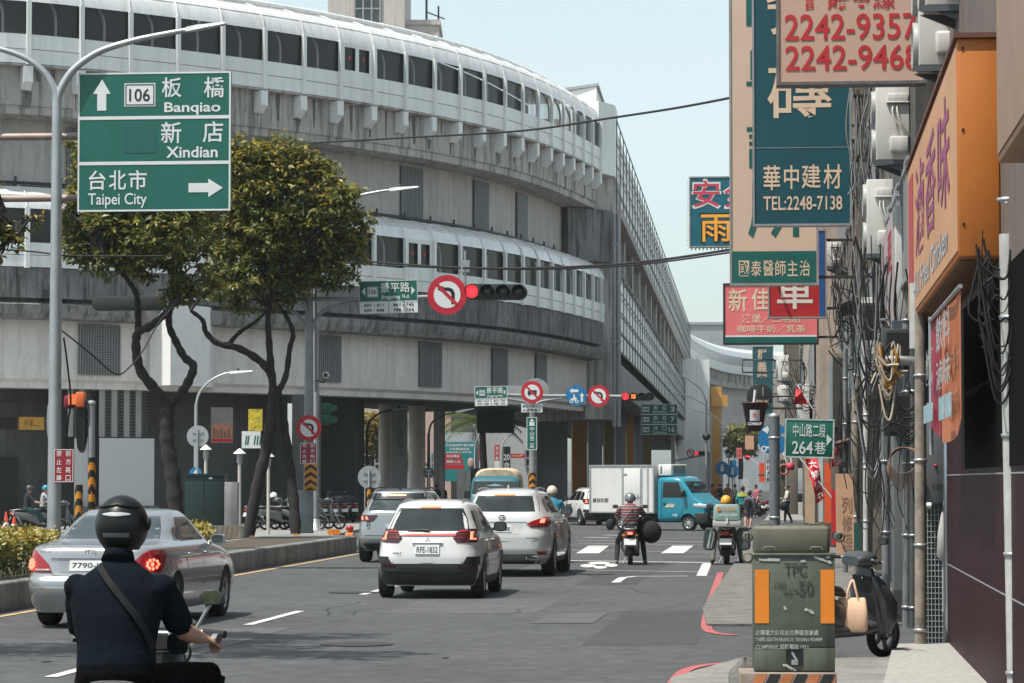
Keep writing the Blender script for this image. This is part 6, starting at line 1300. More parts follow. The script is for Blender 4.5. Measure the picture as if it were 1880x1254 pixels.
class Car:
    def __init__(s, name, label, c, px, py, Y, stations, paint, wb, ra, tr, r, tw=.2, yaw=0, lower=None, N=104, spokes=5, cut=1.13, group=None):
        p = gp(px, py); X = wx_at(px, Y); s.t = thing(name, label, c, (X, Y, .004), RZ + yaw, group)
        Z = [q[0] for q in stations]; s.f = [pchip(Z, [q[i] for q in stations]) for i in range(1, 5)]; s.z0, s.z1 = Z[0], Z[-1]; s.paint = paint
        zs = sorted(set([round(s.z0 + (s.z1 - s.z0) * i / 46, 4) for i in range(47)] + [round(z, 4) for z in Z] + [round(s.z1 - .002 * k, 4) for k in (1, 3, 6)]))
        b = MB(); vs = []
        for z in zs:
            yr, yf, hw, n = (f(z) for f in s.f); c_, a_ = (yr + yf) / 2, (yf - yr) / 2
            for j in range(N):
                th = 2 * math.pi * j / N; cc, ss = math.cos(th), math.sin(th); vs.append((hw * math.copysign(abs(cc) ** (2 / n), cc), c_ + a_ * math.copysign(abs(ss) ** (2 / n), ss), z))
        k = len(zs); b.add(vs, [(i * N + j, i * N + (j + 1) % N, (i + 1) * N + (j + 1) % N, (i + 1) * N + j) for i in range(k - 1) for j in range(N)], 0, True)
        o = len(b.v) - N; b.f += [tuple(range(N))[::-1], tuple(range(o, o + N))]; b.m += [0, 0]; b.s += [False, True]
        if lower:
            for i, f in enumerate(b.f):
                if len(f) == 4:
                    q = [b.v[j] for j in f]; z = sum(v[2] for v in q) / 4; y = sum(v[1] for v in q) / 4
                    if z < lower: b.m[i] = 1
        body = b.build('body', [paint, MC['dark_plastic']], s.t)
        cb = MB(); s.wh = []
        for y in (ra, ra + wb):
            for sg in (-1, 1):
                cb.lathe([(0, .3), (r * cut, .3), (r * cut, 1.4), (0, 1.4)] if sg > 0 else [(0, -1.4), (r * cut, -1.4), (r * cut, -.3), (0, -.3)], 40, 0, 'x', (0, y, r + .015))
        co = cb.build('cutter', UNDER, s.t); m = body.modifiers.new('b', 'BOOLEAN'); m.operation = 'DIFFERENCE'; m.object = co; m.solver = 'EXACT'
        bpy.context.view_layer.update(); me = evaluated(body, 'body'); body.modifiers.clear(); body.data = me; bpy.data.objects.remove(co)
        for p_ in me.polygons: p_.use_smooth = True
        me.set_sharp_from_angle(angle=R(38))
        s.body = body; s.r = r; s.ra = ra; s.wb = wb
        for y in (ra, ra + wb):
            for sg in (-1, 1): wheel(s.t, sg * tr / 2, y, r, tw, sg, spokes)
        b = MB(); b.bb((-.55, ra - .25, r * .75), (.55, ra + wb + .2, r * .95)); b.build('underbody', UNDER, s.t)
    def rear(s, x, z, off=0):
        yr, yf, hw, n = (f(z) for f in s.f); c_, a_ = (yr + yf) / 2, (yf - yr) / 2; u = min(abs(x) / hw, .9995)
        return (x, c_ - a_ * (1 - u ** n) ** (1 / n) - off, z)
    def front(s, x, z, off=0):
        yr, yf, hw, n = (f(z) for f in s.f); c_, a_ = (yr + yf) / 2, (yf - yr) / 2; u = min(abs(x) / hw, .9995)
        return (x, c_ + a_ * (1 - u ** n) ** (1 / n) + off, z)
    def side(s, y, z, sg, off=0):
        yr, yf, hw, n = (f(z) for f in s.f); c_, a_ = (yr + yf) / 2, (yf - yr) / 2; u = min(abs(y - c_) / a_, .9995)
        return (sg * (hw * (1 - u ** n) ** (1 / n) + off), y, z)
    def patch(s, rows, fn, off=.006, nu=14, nv=8, b=None):
        """raised patch that follows the bodywork; rows (z, a0, a1)"""
        b = b or MB(); Zs = [q[0] for q in rows]; A = lambda z, i: next((r0[i] + (r1[i] - r0[i]) * (z - r0[0]) / (r1[0] - r0[0]) for r0, r1 in zip(rows, rows[1:]) if r0[0] - 1e-9 <= z <= r1[0] + 1e-9), rows[-1][i])
        zs = sorted(set([Zs[0] + (Zs[-1] - Zs[0]) * j / nv for j in range(nv + 1)] + Zs)); m = len(zs); vs = []
        for z in zs:
            a0, a1 = A(z, 1), A(z, 2)
            vs += [fn(a0 + (a1 - a0) * i / nu, z, off) for i in range(nu + 1)]
        q = nu + 1; fs = [(j * q + i, j * q + i + 1, (j + 1) * q + i + 1, (j + 1) * q + i) for j in range(m - 1) for i in range(nu)]
        ring = [i for i in range(q)] + [j * q + nu for j in range(1, m)] + [(m - 1) * q + i for i in range(nu - 1, -1, -1)] + [j * q for j in range(m - 2, 0, -1)]
        def back(i):
            z = zs[i // q]; a0, a1 = A(z, 1), A(z, 2); return fn(a0 + (a1 - a0) * (i % q) / nu, z, -.012)
        o = len(vs); k = len(ring); vs2 = vs + [back(i) for i in ring]
        b.add(vs2, fs + [(ring[i], ring[(i + 1) % k], o + (i + 1) % k, o + i) for i in range(k)], 0, True); return b
    def rp(s, name, mat, rows, off=.006, parent=None, mirror=False, **kw):
        b = s.patch(rows, s.rear, off, **kw)
        if mirror: 
            o1 = b.build(name, mat, parent or s.t); b = s.patch([(z, -a1, -a0) for z, a0, a1 in rows], s.rear, off, **kw)
            o1.data.set_sharp_from_angle(angle=R(50)); o2 = b.build(name, mat, parent or s.t); o2.data.set_sharp_from_angle(angle=R(50)); return o1, o2
        o = b.build(name, mat, parent or s.t); o.data.set_sharp_from_angle(angle=R(50)); return o
    def sp(s, name, mat, rows, off=.005, sides=(-1, 1), parent=None, **kw):
        out = []
        for sg in sides:
            b = s.patch(rows, lambda y, z, o_: s.side(y, z, sg, o_), off, **kw); o = b.build(name, mat, parent or s.t); o.data.set_sharp_from_angle(angle=R(50)); out.append(o)
        return out
    def line(s, b, P, fn, wd=.004, off=.001):
        b.tube([fn(a, z, off) for a, z in P], wd, 5, 0, False, False)
    def plate(s, body, x0, x1, z0, z1, off=.02, dots=True):
        e = s.rp('number_plate', PLATE, [(z0, x0, x1), (z1, x0, x1)], off, nu=2, nv=1); y = min(s.rear(0, z0, off)[1], s.rear(0, z1, off)[1]); k0, k1 = s.rear(0, z0, off)[1], s.rear(0, z1, off)[1]
        b = MB(); vs, fs, _ = textmesh(body, .012); w_, h = x1 - x0, z1 - z0
        b.add([(x0 + w_ * (.07 + .86 * a), k0 + (k1 - k0) * (.14 + .64 * c) - .003 - .0, z0 + h * (.14 + .64 * c)) for a, c in vs], fs); b.build('lettering', PINK, e); return e
    def text(s, name, body, x0, x1, z0, z1, mat, off=.004, thick=.012):
        b = MB(); vs, fs, _ = textmesh(body, thick); b.add([s.rear(x0 + (x1 - x0) * a, z0 + (z1 - z0) * c, off) for a, c in vs], fs); b.build(name, mat, s.t)
    def handles(s, ys, z, mat):
        for sg in (-1, 1):
            for y in ys: b = MB(); a = s.side(y, z, sg, .0); b.box((a[0] + sg * .018, y, z), (.03, .19, .028)); b.build('door_handle', mat, s.t, bevel=.008)
    def mirrors(s, y, z, mat, w_=.19, h=.13):
        for sg in (-1, 1):
            a = s.side(y, z, sg, .02); b = MB(); b.loft([(a[1] - .05, a[0] + sg * .11, z + .04, w_ * .5, h * .5, 3.5), (a[1] - .0, a[0] + sg * .11, z + .04, w_ * .55, h * .56, 3), (a[1] + .08, a[0] + sg * .10, z + .04, w_ * .42, h * .42, 2.5), (a[1] + .11, a[0] + sg * .09, z + .04, w_ * .2, h * .2, 2)], 20); b.tube([(a[0] - sg * .03, y + .05, z), (a[0] + sg * .06, y + .04, z + .02)], .025, 8); m = b.build('door_mirror', mat, s.t)
            b = MB(); b.loft([(a[1] - .054, a[0] + sg * .11, z + .04, w_ * .43, h * .42, 3.5), (a[1] - .052, a[0] + sg * .11, z + .04, w_ * .43, h * .42, 3.5)], 20); b.build('mirror_glass', M('mirror_dim', (.10, .11, .11), .08, .7, var=.2), m)
    def seams(s, lines_side, lines_rear=()):
        b = MB()
        for sg in (-1, 1):
            for P in lines_side: s.line(b, P, lambda y, z, o_: s.side(y, z, sg, o_))
        for P in lines_rear: s.line(b, P, s.rear)
        b.build('panel_gap', SEAM, s.t)
    def arch(s, mat, w_=.05, off=.012):
        for y0 in (s.ra, s.ra + s.wb):
            for sg in (-1, 1):
                b = MB(); vs = []; n = 26
                for i in range(n + 1):
                    a = math.pi * (-.12 + 1.24 * i / n)
                    for q in (s.r * 1.12, s.r * 1.12 + w_):
                        z = s.r + .015 + q * math.sin(a); y = y0 + q * math.cos(a); vs.append(s.side(y, max(z, s.z0 + .01), sg, off))
                b.add(vs, [(2 * i, 2 * i + 1, 2 * i + 3, 2 * i + 2) for i in range(n)], 0, True); b.build('arch_trim', mat, s.t)
    def antenna(s, y, mat):
        z = s.z1 - .02; b = MB(); b.prism([(y - .02, z), (y + .14, z), (y + .02, z + .075), (y - .015, z + .07)], -.012, .012, 'x'); b.build('fin_antenna', mat, s.t, bevel=.005)
def wx_at(px, Y): return pt(px, 1000, Y).x
SILV = M('paint_silver', (.40, .41, .42), .26, .65, var=.03, sc=2, coat=.8)
WHP = M('paint_white', (.66, .66, .655), .3, 0, var=.03, sc=1, coat=.9)
WHQ = M('paint_pearl', (.60, .60, .59), .28, .1, var=.03, sc=1, coat=.9)
GRYP2 = M('paint_grey', (.30, .33, .345), .3, .35, var=.04, sc=1, coat=.8)
# silver saloon
c = Car('saloon_car', 'silver saloon with lit red tail lights behind the foreground rider', 'car', 160, 1150, 36.6, [(.20, .14, 4.68, .82, 7), (.34, .04, 4.78, .87, 7), (.50, .0, 4.8, .895, 7), (.60, .02, 4.79, .90, 7), (.64, .055, 4.77, .90, 7), (.70, .08, 4.7, .90, 7), (.85, .12, 4.45, .89, 7), (.94, .14, 4.1, .87, 7), (1.0, .17, 3.7, .845, 6.5), (1.03, .26, 3.5, .82, 6), (1.06, .72, 3.42, .79, 6), (1.09, .98, 3.36, .77, 6), (1.25, 1.32, 3.05, .69, 5.5), (1.40, 1.68, 2.74, .60, 5), (1.45, 1.85, 2.58, .55, 4.5), (1.475, 2.05, 2.4, .40, 4), (1.48, 2.18, 2.28, .2, 3)], SILV, 2.72, 1.05, 1.54, .325, .21, yaw=-.035)
c.rp('rear_window', RGLASS, [(1.10, -.64, .64), (1.25, -.585, .585), (1.39, -.50, .50)], .006)
c.sp('side_window', CGLASS, [(1.07, 1.62, 2.42), (1.25, 1.72, 2.42), (1.37, 1.9, 2.42)]); c.sp('side_window', CGLASS, [(1.07, 2.47, 3.2), (1.25, 2.47, 2.98), (1.37, 2.47, 2.78)]); c.sp('side_window', CGLASS, [(1.08, 1.35, 1.58), (1.2, 1.5, 1.66), (1.24, 1.58, 1.68)], nu=4, nv=3)
b = c.patch([(1.07, -.68, .68), (1.4, -.53, .53)], c.front, .006); b.build('windscreen', CGLASS, c.t)
for o in c.rp('tail_light', LRED, [(.70, .47, .875), (.80, .52, .882), (.90, .63, .875), (.98, .73, .83)], .012, mirror=True):
    sg = 1 if o.data.vertices[0].co.x > 0 else -1
    b = MB()
    for i in range(9):
        a = i / 9 * 6.283; q = c.rear(sg * (.775 + .05 * math.cos(a)), .80 + .055 * math.sin(a), .02); b.ball(q, .02, 0, 8, 6)
    q = c.rear(sg * .775, .80, .02); b.ball(q, .026, 0, 8, 6); b.build('brake_glow', GLOW, o)
    b = MB(); c.patch([(.712, .49 if sg > 0 else -.70, .70 if sg > 0 else -.49), (.745, .50 if sg > 0 else -.70, .70 if sg > 0 else -.50)], c.rear, .016, 6, 2, b); b.build('clear_lens', M('lens_clear', (.35, .3, .3), .1, .3), o)
c.rp('boot_trim', SILV, [(.875, -.5, .5), (.92, -.5, .5)], .022, nv=2)
c.rp('plate_recess', M('paint_silver_shade', (.34, .35, .36), .35, .5), [(.70, -.36, .36), (.86, -.40, .40)], .004, nv=3)
c.plate('7790-JH', -.25, .25, .72, .85, .012)
c.text('badge', 'Camry 2.0', -.66, -.50, .945, .965, DPLAS); 
b = MB(); b.tube([c.rear(.07 * math.cos(a / 20 * 6.283), .955 + .042 * math.sin(a / 20 * 6.283), .012) for a in range(21)], .006, 5); b.tube([c.rear(.03 * math.cos(a / 20 * 6.283), .955 + .04 * math.sin(a / 20 * 6.283), .012) for a in range(21)], .005, 5); b.build('emblem', CHROME, c.t)
c.rp('bumper_strip', M('strip_silver', (.30, .31, .32), .35, .5), [(.545, -.86, .86), (.575, -.86, .86)], .006, nu=24, nv=2)
c.seams([[(2.45, 1.06), (2.45, .8), (2.43, .5), (2.4, .3)], [(3.25, 1.03), (3.3, .7), (3.25, .3)], [(1.62, 1.06), (1.55, .85), (1.6, .72)]], [[(-.62, 1.01), (-.6, .85), (-.45, .66), (0, .645), (.45, .66), (.6, .85), (.62, 1.01)]])
c.handles((1.72, 2.62), .90, SILV); c.mirrors(3.12, 1.02, SILV); c.sp('side_moulding', SILV, [(.52, 1.5, 2.4), (.58, 1.5, 2.4)], .012, nv=2); c.sp('side_moulding', SILV, [(.52, 2.46, 3.35), (.58, 2.46, 3.35)], .012, nv=2)
# white compact
c = Car('compact_car', 'white compact car with black rear bumper and plate RFE-1832', 'car', 784, 1096, 45.9, [(.20, .16, 4.0, .76, 6.5), (.34, .05, 4.12, .82, 6.5), (.50, .0, 4.18, .845, 6.5), (.62, .0, 4.18, .85, 6.5), (.80, .03, 4.05, .84, 6), (.92, .06, 3.8, .82, 6), (1.0, .09, 3.4, .785, 5.5), (1.08, .16, 3.15, .745, 5.5), (1.25, .33, 2.86, .67, 5), (1.40, .47, 2.55, .605, 4.6), (1.47, .55, 2.35, .565, 4.2), (1.51, .72, 2.1, .49, 3.6), (1.535, .95, 1.85, .38, 3), (1.55, 1.25, 1.6, .18, 2.6)], WHP, 2.5, .72, 1.46, .30, .19, yaw=.0)
RB = M('bumper_black', (.022, .023, .025), .5, var=.1)
c.rp('rear_bumper', RB, [(.215, -.72, .72), (.30, -.785, .785), (.45, -.82, .82), (.50, -.825, .825), (.55, -.8, .8)], .014, nu=30)
for sg in (-1, 1): 
    a0, a1 = (.56, .80) if sg > 0 else (-.80, -.56); c.rp('bumper_corner', RB, [(.545, a0, a1), (.66, .62 * sg if sg > 0 else -.80, .80 if sg > 0 else -.62)], .012, nv=3)
    c.rp('rear_reflector', LDRK, [(.505, min(sg * .50, sg * .72), max(sg * .50, sg * .72)), (.54, min(sg * .48, sg * .72), max(sg * .48, sg * .72))], .02, nu=5, nv=2)
c.rp('bumper_ledge', M('bumper_grey', (.05, .052, .055), .5), [(.43, -.6, .6), (.46, -.66, .66)], .02, nv=2); c.rp('tow_light', LDRK, [(.345, -.1, .1), (.365, -.1, .1)], .018, nu=3, nv=1)
c.sp('sill_cladding', RB, [(.21, 1.1, 2.85), (.33, 1.08, 2.87)], .012, nv=2); c.arch(RB, .055)
c.rp('rear_window', M('rear_glass_dark', (.035, .042, .044), .04, .35, var=.4, sc=1.2), [(1.06, -.64, .64), (1.25, -.585, .585), (1.41, -.50, .50)], .008)
b = c.patch([(1.42, -.16, .16), (1.45, -.155, .155)], c.rear, .012, 6, 2); b.build('high_brake_light', M('brake_glow_orange', (1, .25, .1), .3, emit=1.0, var=0), c.t)
for sg in (-1, 1):
    a = lambda u, v: (min(sg * u, sg * v), max(sg * u, sg * v))
    o = c.rp('tail_light', LDRK, [(.88, *a(.46, .755)), (.95, *a(.40, .765)), (1.02, *a(.43, .76)), (1.09, *a(.52, .735))], .014)
    b = MB()
    c.patch([(.93, *a(.66, .70)), (1.03, *a(.66, .69))], c.rear, .02, 2, 4, b); c.patch([(.925, *a(.66, .745)), (.945, *a(.66, .745))], c.rear, .021, 4, 1, b); c.patch([(1.03, *a(.65, .70)), (1.045, *a(.65, .70))], c.rear, .021, 3, 1, b); b.build('brake_glow', GLOWB, o)
    b = MB(); c.patch([(.945, *a(.42, .60)), (.957, *a(.42, .62))], c.rear, .02, 6, 1, b); c.patch([(1.0, *a(.44, .62)), (1.012, *a(.44, .62))], c.rear, .02, 6, 1, b); c.patch([(1.035, *a(.46, .62)), (1.07, *a(.5, .62))], c.rear, .018, 5, 2, b); b.build('red_bar', LRED, o)
c.rp('light_strip', M('strip_coral', (.62, .10, .08), .25, coat=.5, var=.05), [(.985, -.44, .44), (1.02, -.44, .44)], .016, nv=2)
c.plate('RFE-1832', -.19, .19, .70, .845, .02)
b = MB(); b.bb((-.24, c.rear(0, .87)[1] - .03, .862), (.24, c.rear(0, .87)[1] + .03, .885)); b.build('plate_light_bar', WHP, c.t, bevel=.008)
c.text('badge', 'COLT', -.54, -.40, .70, .725, DPLAS, thick=.03); c.text('badge', 'PLUS', -.48, -.40, .672, .69, STEEL, thick=.02)
b = MB()
for a in (90, 210, 330): 
    d = lambda r_, t: c.rear(r_ * math.cos(R(t)), .925 + r_ * math.sin(R(t)), .008); b.add([d(.004, a), d(.026, a + 28), d(.046, a), d(.026, a - 28)], [(0, 1, 2, 3)])
b.build('emblem', CHROME, c.t)
b = MB(); p0 = c.rear(.02, 1.065, .03); b.tube([p0, c.rear(-.1, 1.075, .035), c.rear(-.32, 1.07, .03)], [.022, .016, .008], 8); b.build('wiper', DPLAS, c.t)
c.sp('side_window', CGLASS, [(1.03, 1.02, 1.72), (1.25, 1.06, 1.72), (1.40, 1.2, 1.72)]); c.sp('side_window', CGLASS, [(1.03, 1.77, 2.82), (1.25, 1.77, 2.66), (1.40, 1.77, 2.4)]); c.sp('side_window', CGLASS, [(1.05, .55, .97), (1.25, .66, 1.0), (1.37, .78, 1.08)])
b = c.patch([(1.05, -.66, .66), (1.42, -.5, .5)], c.front, .006); b.build('windscreen', CGLASS, c.t)
c.seams([[(1.74, 1.02), (1.74, .7), (1.7, .33)], [(2.86, 1.0), (2.92, .7), (2.86, .33)], [(.98, 1.02), (.95, .8), (1.05, .66)]], [[(-.63, 1.02), (-.66, .9), (-.62, .6), (-.55, .565), (0, .56), (.55, .565), (.62, .6), (.66, .9), (.63, 1.02)]])
c.handles((1.08, 1.95), .90, WHP); c.mirrors(2.72, 1.05, BLACK, .2, .15); c.antenna(1.0, DPLAS)
for sg in (-1, 1): b = MB(); b.tube([(sg * .46, y, 1.525 - .0 + .018 - .05 * abs(y - 1.4) ** 2) for y in (.75, 1.1, 1.5, 1.9, 2.2)], .012, 6); b.build('roof_strip', GREYP, c.t)
CAR_C = c
# pearl white SUV
c = Car('suv_car', 'large pearl-white SUV stopped to the right of the compact car', 'car', 921, 1058, 56.3, [(.24, .22, 4.7, .84, 6.5), (.38, .06, 4.82, .91, 6.5), (.55, .0, 4.88, .94, 6.5), (.75, .0, 4.87, .945, 6.5), (.95, .04, 4.7, .935, 6), (1.06, .06, 4.35, .915, 6), (1.15, .09, 3.9, .87, 5.5), (1.22, .14, 3.65, .82, 5.5), (1.38, .32, 3.3, .735, 5), (1.54, .48, 2.95, .665, 4.6), (1.61, .52, 2.75, .62, 4.2), (1.655, .75, 2.45, .53, 3.6), (1.685, 1.0, 2.15, .4, 3), (1.70, 1.35, 1.8, .18, 2.6)], WHQ, 2.79, .95, 1.62, .37, .24, yaw=-.02)
c.rp('rear_window', M('rear_glass_dark', (.035, .04, .04)), [(1.25, -.70, .70), (1.4, -.655, .655), (1.55, -.60, .60)], .008)
c.rp('high_brake_light', M('brake_glow_orange', (1, .3, .1)), [(1.565, -.2, .2), (1.59, -.2, .2)], .02, nu=8, nv=1)
for sg in (-1, 1):
    a = lambda u, v: (min(sg * u, sg * v), max(sg * u, sg * v))
    o = c.rp('tail_light', LRED, [(.955, *a(.55, .86)), (1.02, *a(.47, .89)), (1.08, *a(.60, .88)), (1.14, *a(.78, .86))], .014)
    b = MB(); c.patch([(1.035, *a(.72, .80)), (1.115, *a(.74, .81))], c.rear, .022, 4, 3, b); b.build('brake_glow', GLOW, o)
    b = MB(); c.patch([(.96, *a(.56, .84)), (.985, *a(.53, .84))], c.rear, .018, 6, 1, b); b.build('dark_lens', LDRK, o)
    c.rp('rear_reflector', LRED, [(.42, *a(.70, .86)), (.49, *a(.66, .84))], .016, nu=5, nv=2)
    b = MB(); p = c.rear(sg * .58, .36, .0); b.box((p[0], p[1] - .01, .37), (.26, .06, .075)); b.build('exhaust_trim', CHROME, c.t, bevel=.02); b = MB(); b.box((p[0], p[1] - .035, .37), (.2, .04, .045)); b.build('exhaust_mouth', BLACK, c.t)
    b = MB(); b.tube([(sg * .55, y, 1.70 - .07 * abs(y - 1.7) ** 2 * .6) for y in (.8, 1.2, 1.7, 2.2, 2.6)], .016, 6); b.build('roof_rail', STEEL, c.t)
c.rp('chrome_strip', CHROME, [(1.05, -.47, .47), (1.065, -.47, .47)], .012, nv=1)
c.rp('plate_recess', M('pearl_shade', (.5, .5, .49), .4), [(.82, -.34, .34), (1.03, -.40, .40)], .003, nv=3); c.plate('BHX-6088', -.19, .19, .86, .99, .014)
c.rp('diffuser', M('diffuser_grey', (.20, .2, .195), .45, .2), [(.29, -.48, .48), (.44, -.62, .62)], .012, nv=3); c.rp('lower_bumper', RB, [(.25, -.78, .78), (.31, -.84, .84)], .008, nv=2)
b = MB(); b.tube([c.rear(.06 * math.cos(i / 20 * 6.283), 1.14 + .045 * math.sin(i / 20 * 6.283), .012) for i in range(21)], .007, 6); b.tube([c.rear(.03, 1.165, .012), c.rear(-.02, 1.135, .012), c.rear(.04, 1.13, .012)], .006, 5); b.build('emblem', DPLAS, c.t)
c.text('badge', 'RX300', .48, .68, .735, .755, DPLAS, thick=.02)
c.sp('side_window', CGLASS, [(1.22, 1.15, 2.05), (1.4, 1.2, 2.05), (1.54, 1.35, 2.05)]); c.sp('side_window', CGLASS, [(1.22, 2.1, 3.3), (1.4, 2.1, 3.1), (1.54, 2.1, 2.8)]); c.sp('side_window', CGLASS, [(1.25, .72, 1.1), (1.4, .8, 1.14), (1.5, .95, 1.2)])
b = c.patch([(1.24, -.72, .72), (1.56, -.55, .55)], c.front, .006); b.build('windscreen', CGLASS, c.t)
c.seams([[(2.07, 1.2), (2.07, .8), (2.05, .4)], [(3.3, 1.18), (3.4, .8), (3.3, .4)], [(1.15, 1.2), (1.2, .95)]], [[(-.70, 1.22), (-.72, 1.0), (-.68, .72), (-.6, .69), (0, .68), (.6, .69), (.68, .72), (.72, 1.0), (.70, 1.22)]])
c.handles((1.3, 2.25), 1.03, WHQ); c.mirrors(3.15, 1.2, BLACK, .22, .16); c.arch(RB, .04); c.antenna(1.1, WHQ); c.sp('sill_cladding', RB, [(.25, 1.45, 3.3), (.36, 1.43, 3.32)], .01, nv=2)
# grey SUV on the left
c = Car('suv_car', 'grey SUV with black roof stopped left of the white compact car', 'car', 725, 1032, 66.0, [(.26, .2, 4.3, .82, 6.5), (.4, .05, 4.42, .89, 6.5), (.55, .0, 4.48, .915, 6.5), (.75, .02, 4.47, .92, 6.5), (.92, .05, 4.35, .91, 6), (1.02, .07, 4.1, .895, 6), (1.12, .10, 3.7, .85, 5.5), (1.2, .16, 3.45, .80, 5.5), (1.36, .3, 3.1, .73, 5), (1.52, .44, 2.75, .665, 4.6), (1.60, .5, 2.5, .63, 4.2), (1.635, .7, 2.3, .55, 3.6), (1.66, .95, 2.0, .42, 3), (1.67, 1.3, 1.7, .2, 2.6)], GRYP2, 2.68, .88, 1.58, .355, .23, yaw=-.01)
for i, p in enumerate(c.body.data.polygons):
    if p.center.z > 1.595: p.material_index = 1
c.body.data.materials[1] = M('roof_black', (.012, .013, .014), .15, coat=.8, var=.05)
c.rp('rear_window', M('rear_glass_mid', (.06, .075, .08), .04, .5, var=.6, sc=4), [(1.17, -.70, .70), (1.36, -.66, .66), (1.42, -.64, .64)], .008); c.rp('roof_spoiler', MC['roof_black'], [(1.425, -.65, .65), (1.56, -.62, .62)], .03, nv=3); c.rp('high_brake_light', MC['brake_glow_orange'], [(1.50, -.2, .2), (1.53, -.2, .2)], .04, nu=6, nv=1)
for sg in (-1, 1):
    a = lambda u, v: (min(sg * u, sg * v), max(sg * u, sg * v))
    o = c.rp('tail_light', LDRK, [(.93, *a(.52, .86)), (1.0, *a(.45, .87)), (1.07, *a(.40, .86))], .014)
    for x in (.62, .74): b = MB(); c.patch([(.965, *a(x, x + .045)), (1.03, *a(x + .02, x + .065))], c.rear, .024, 2, 2, b); b.build('brake_glow', GLOW, o)
    b = MB(); b.tube([(sg * .56, y, 1.69 - .05 * abs(y - 1.6) ** 2) for y in (.7, 1.1, 1.6, 2.1, 2.5)], .018, 6); b.build('roof_rail', BLACK, c.t)
c.plate('BJA-2217', -.19, .19, .74, .87, .014); c.rp('rear_bumper', RB, [(.27, -.80, .80), (.40, -.86, .86), (.44, -.86, .86)], .01, nu=20, nv=3); c.rp('bumper_mouth', BLACK, [(.30, -.62, .62), (.38, -.6, .6)], .02, nv=2); c.rp('bumper_groove', SEAM, [(.60, -.86, .86), (.615, -.86, .86)], .003, nu=20, nv=1)
c.text('calligraphy_sticker', '平安', -.66, -.56, .74, .96, DPLAS, thick=.02)
c.sp('side_window', CGLASS, [(1.16, 1.0, 1.9), (1.36, 1.06, 1.9), (1.52, 1.2, 1.9)]); c.sp('side_window', CGLASS, [(1.16, 1.95, 3.1), (1.36, 1.95, 2.9), (1.52, 1.95, 2.6)]); c.sp('side_window', CGLASS, [(1.18, .62, .95), (1.36, .7, 1.0), (1.48, .84, 1.05)])
b = c.patch([(1.2, -.72, .72), (1.55, -.55, .55)], c.front, .006); b.build('windscreen', CGLASS, c.t)
c.seams([[(1.92, 1.14), (1.9, .4)], [(3.1, 1.12), (3.15, .4)]], [[(-.68, 1.15), (-.68, .7), (0, .66), (.68, .7), (.68, 1.15)]]); c.handles((1.1, 2.1), 1.0, GRYP2); c.mirrors(3.0, 1.15, GRYP2); c.antenna(.75, BLACK)
# white hatchback half hidden by the lorry
q = dup(CAR_C.t, (wx_at(1107, 122), 120.5, .004), RZ + .35, 'white hatchback mostly hidden behind the white box lorry')
q.name = 'hatchback_car'

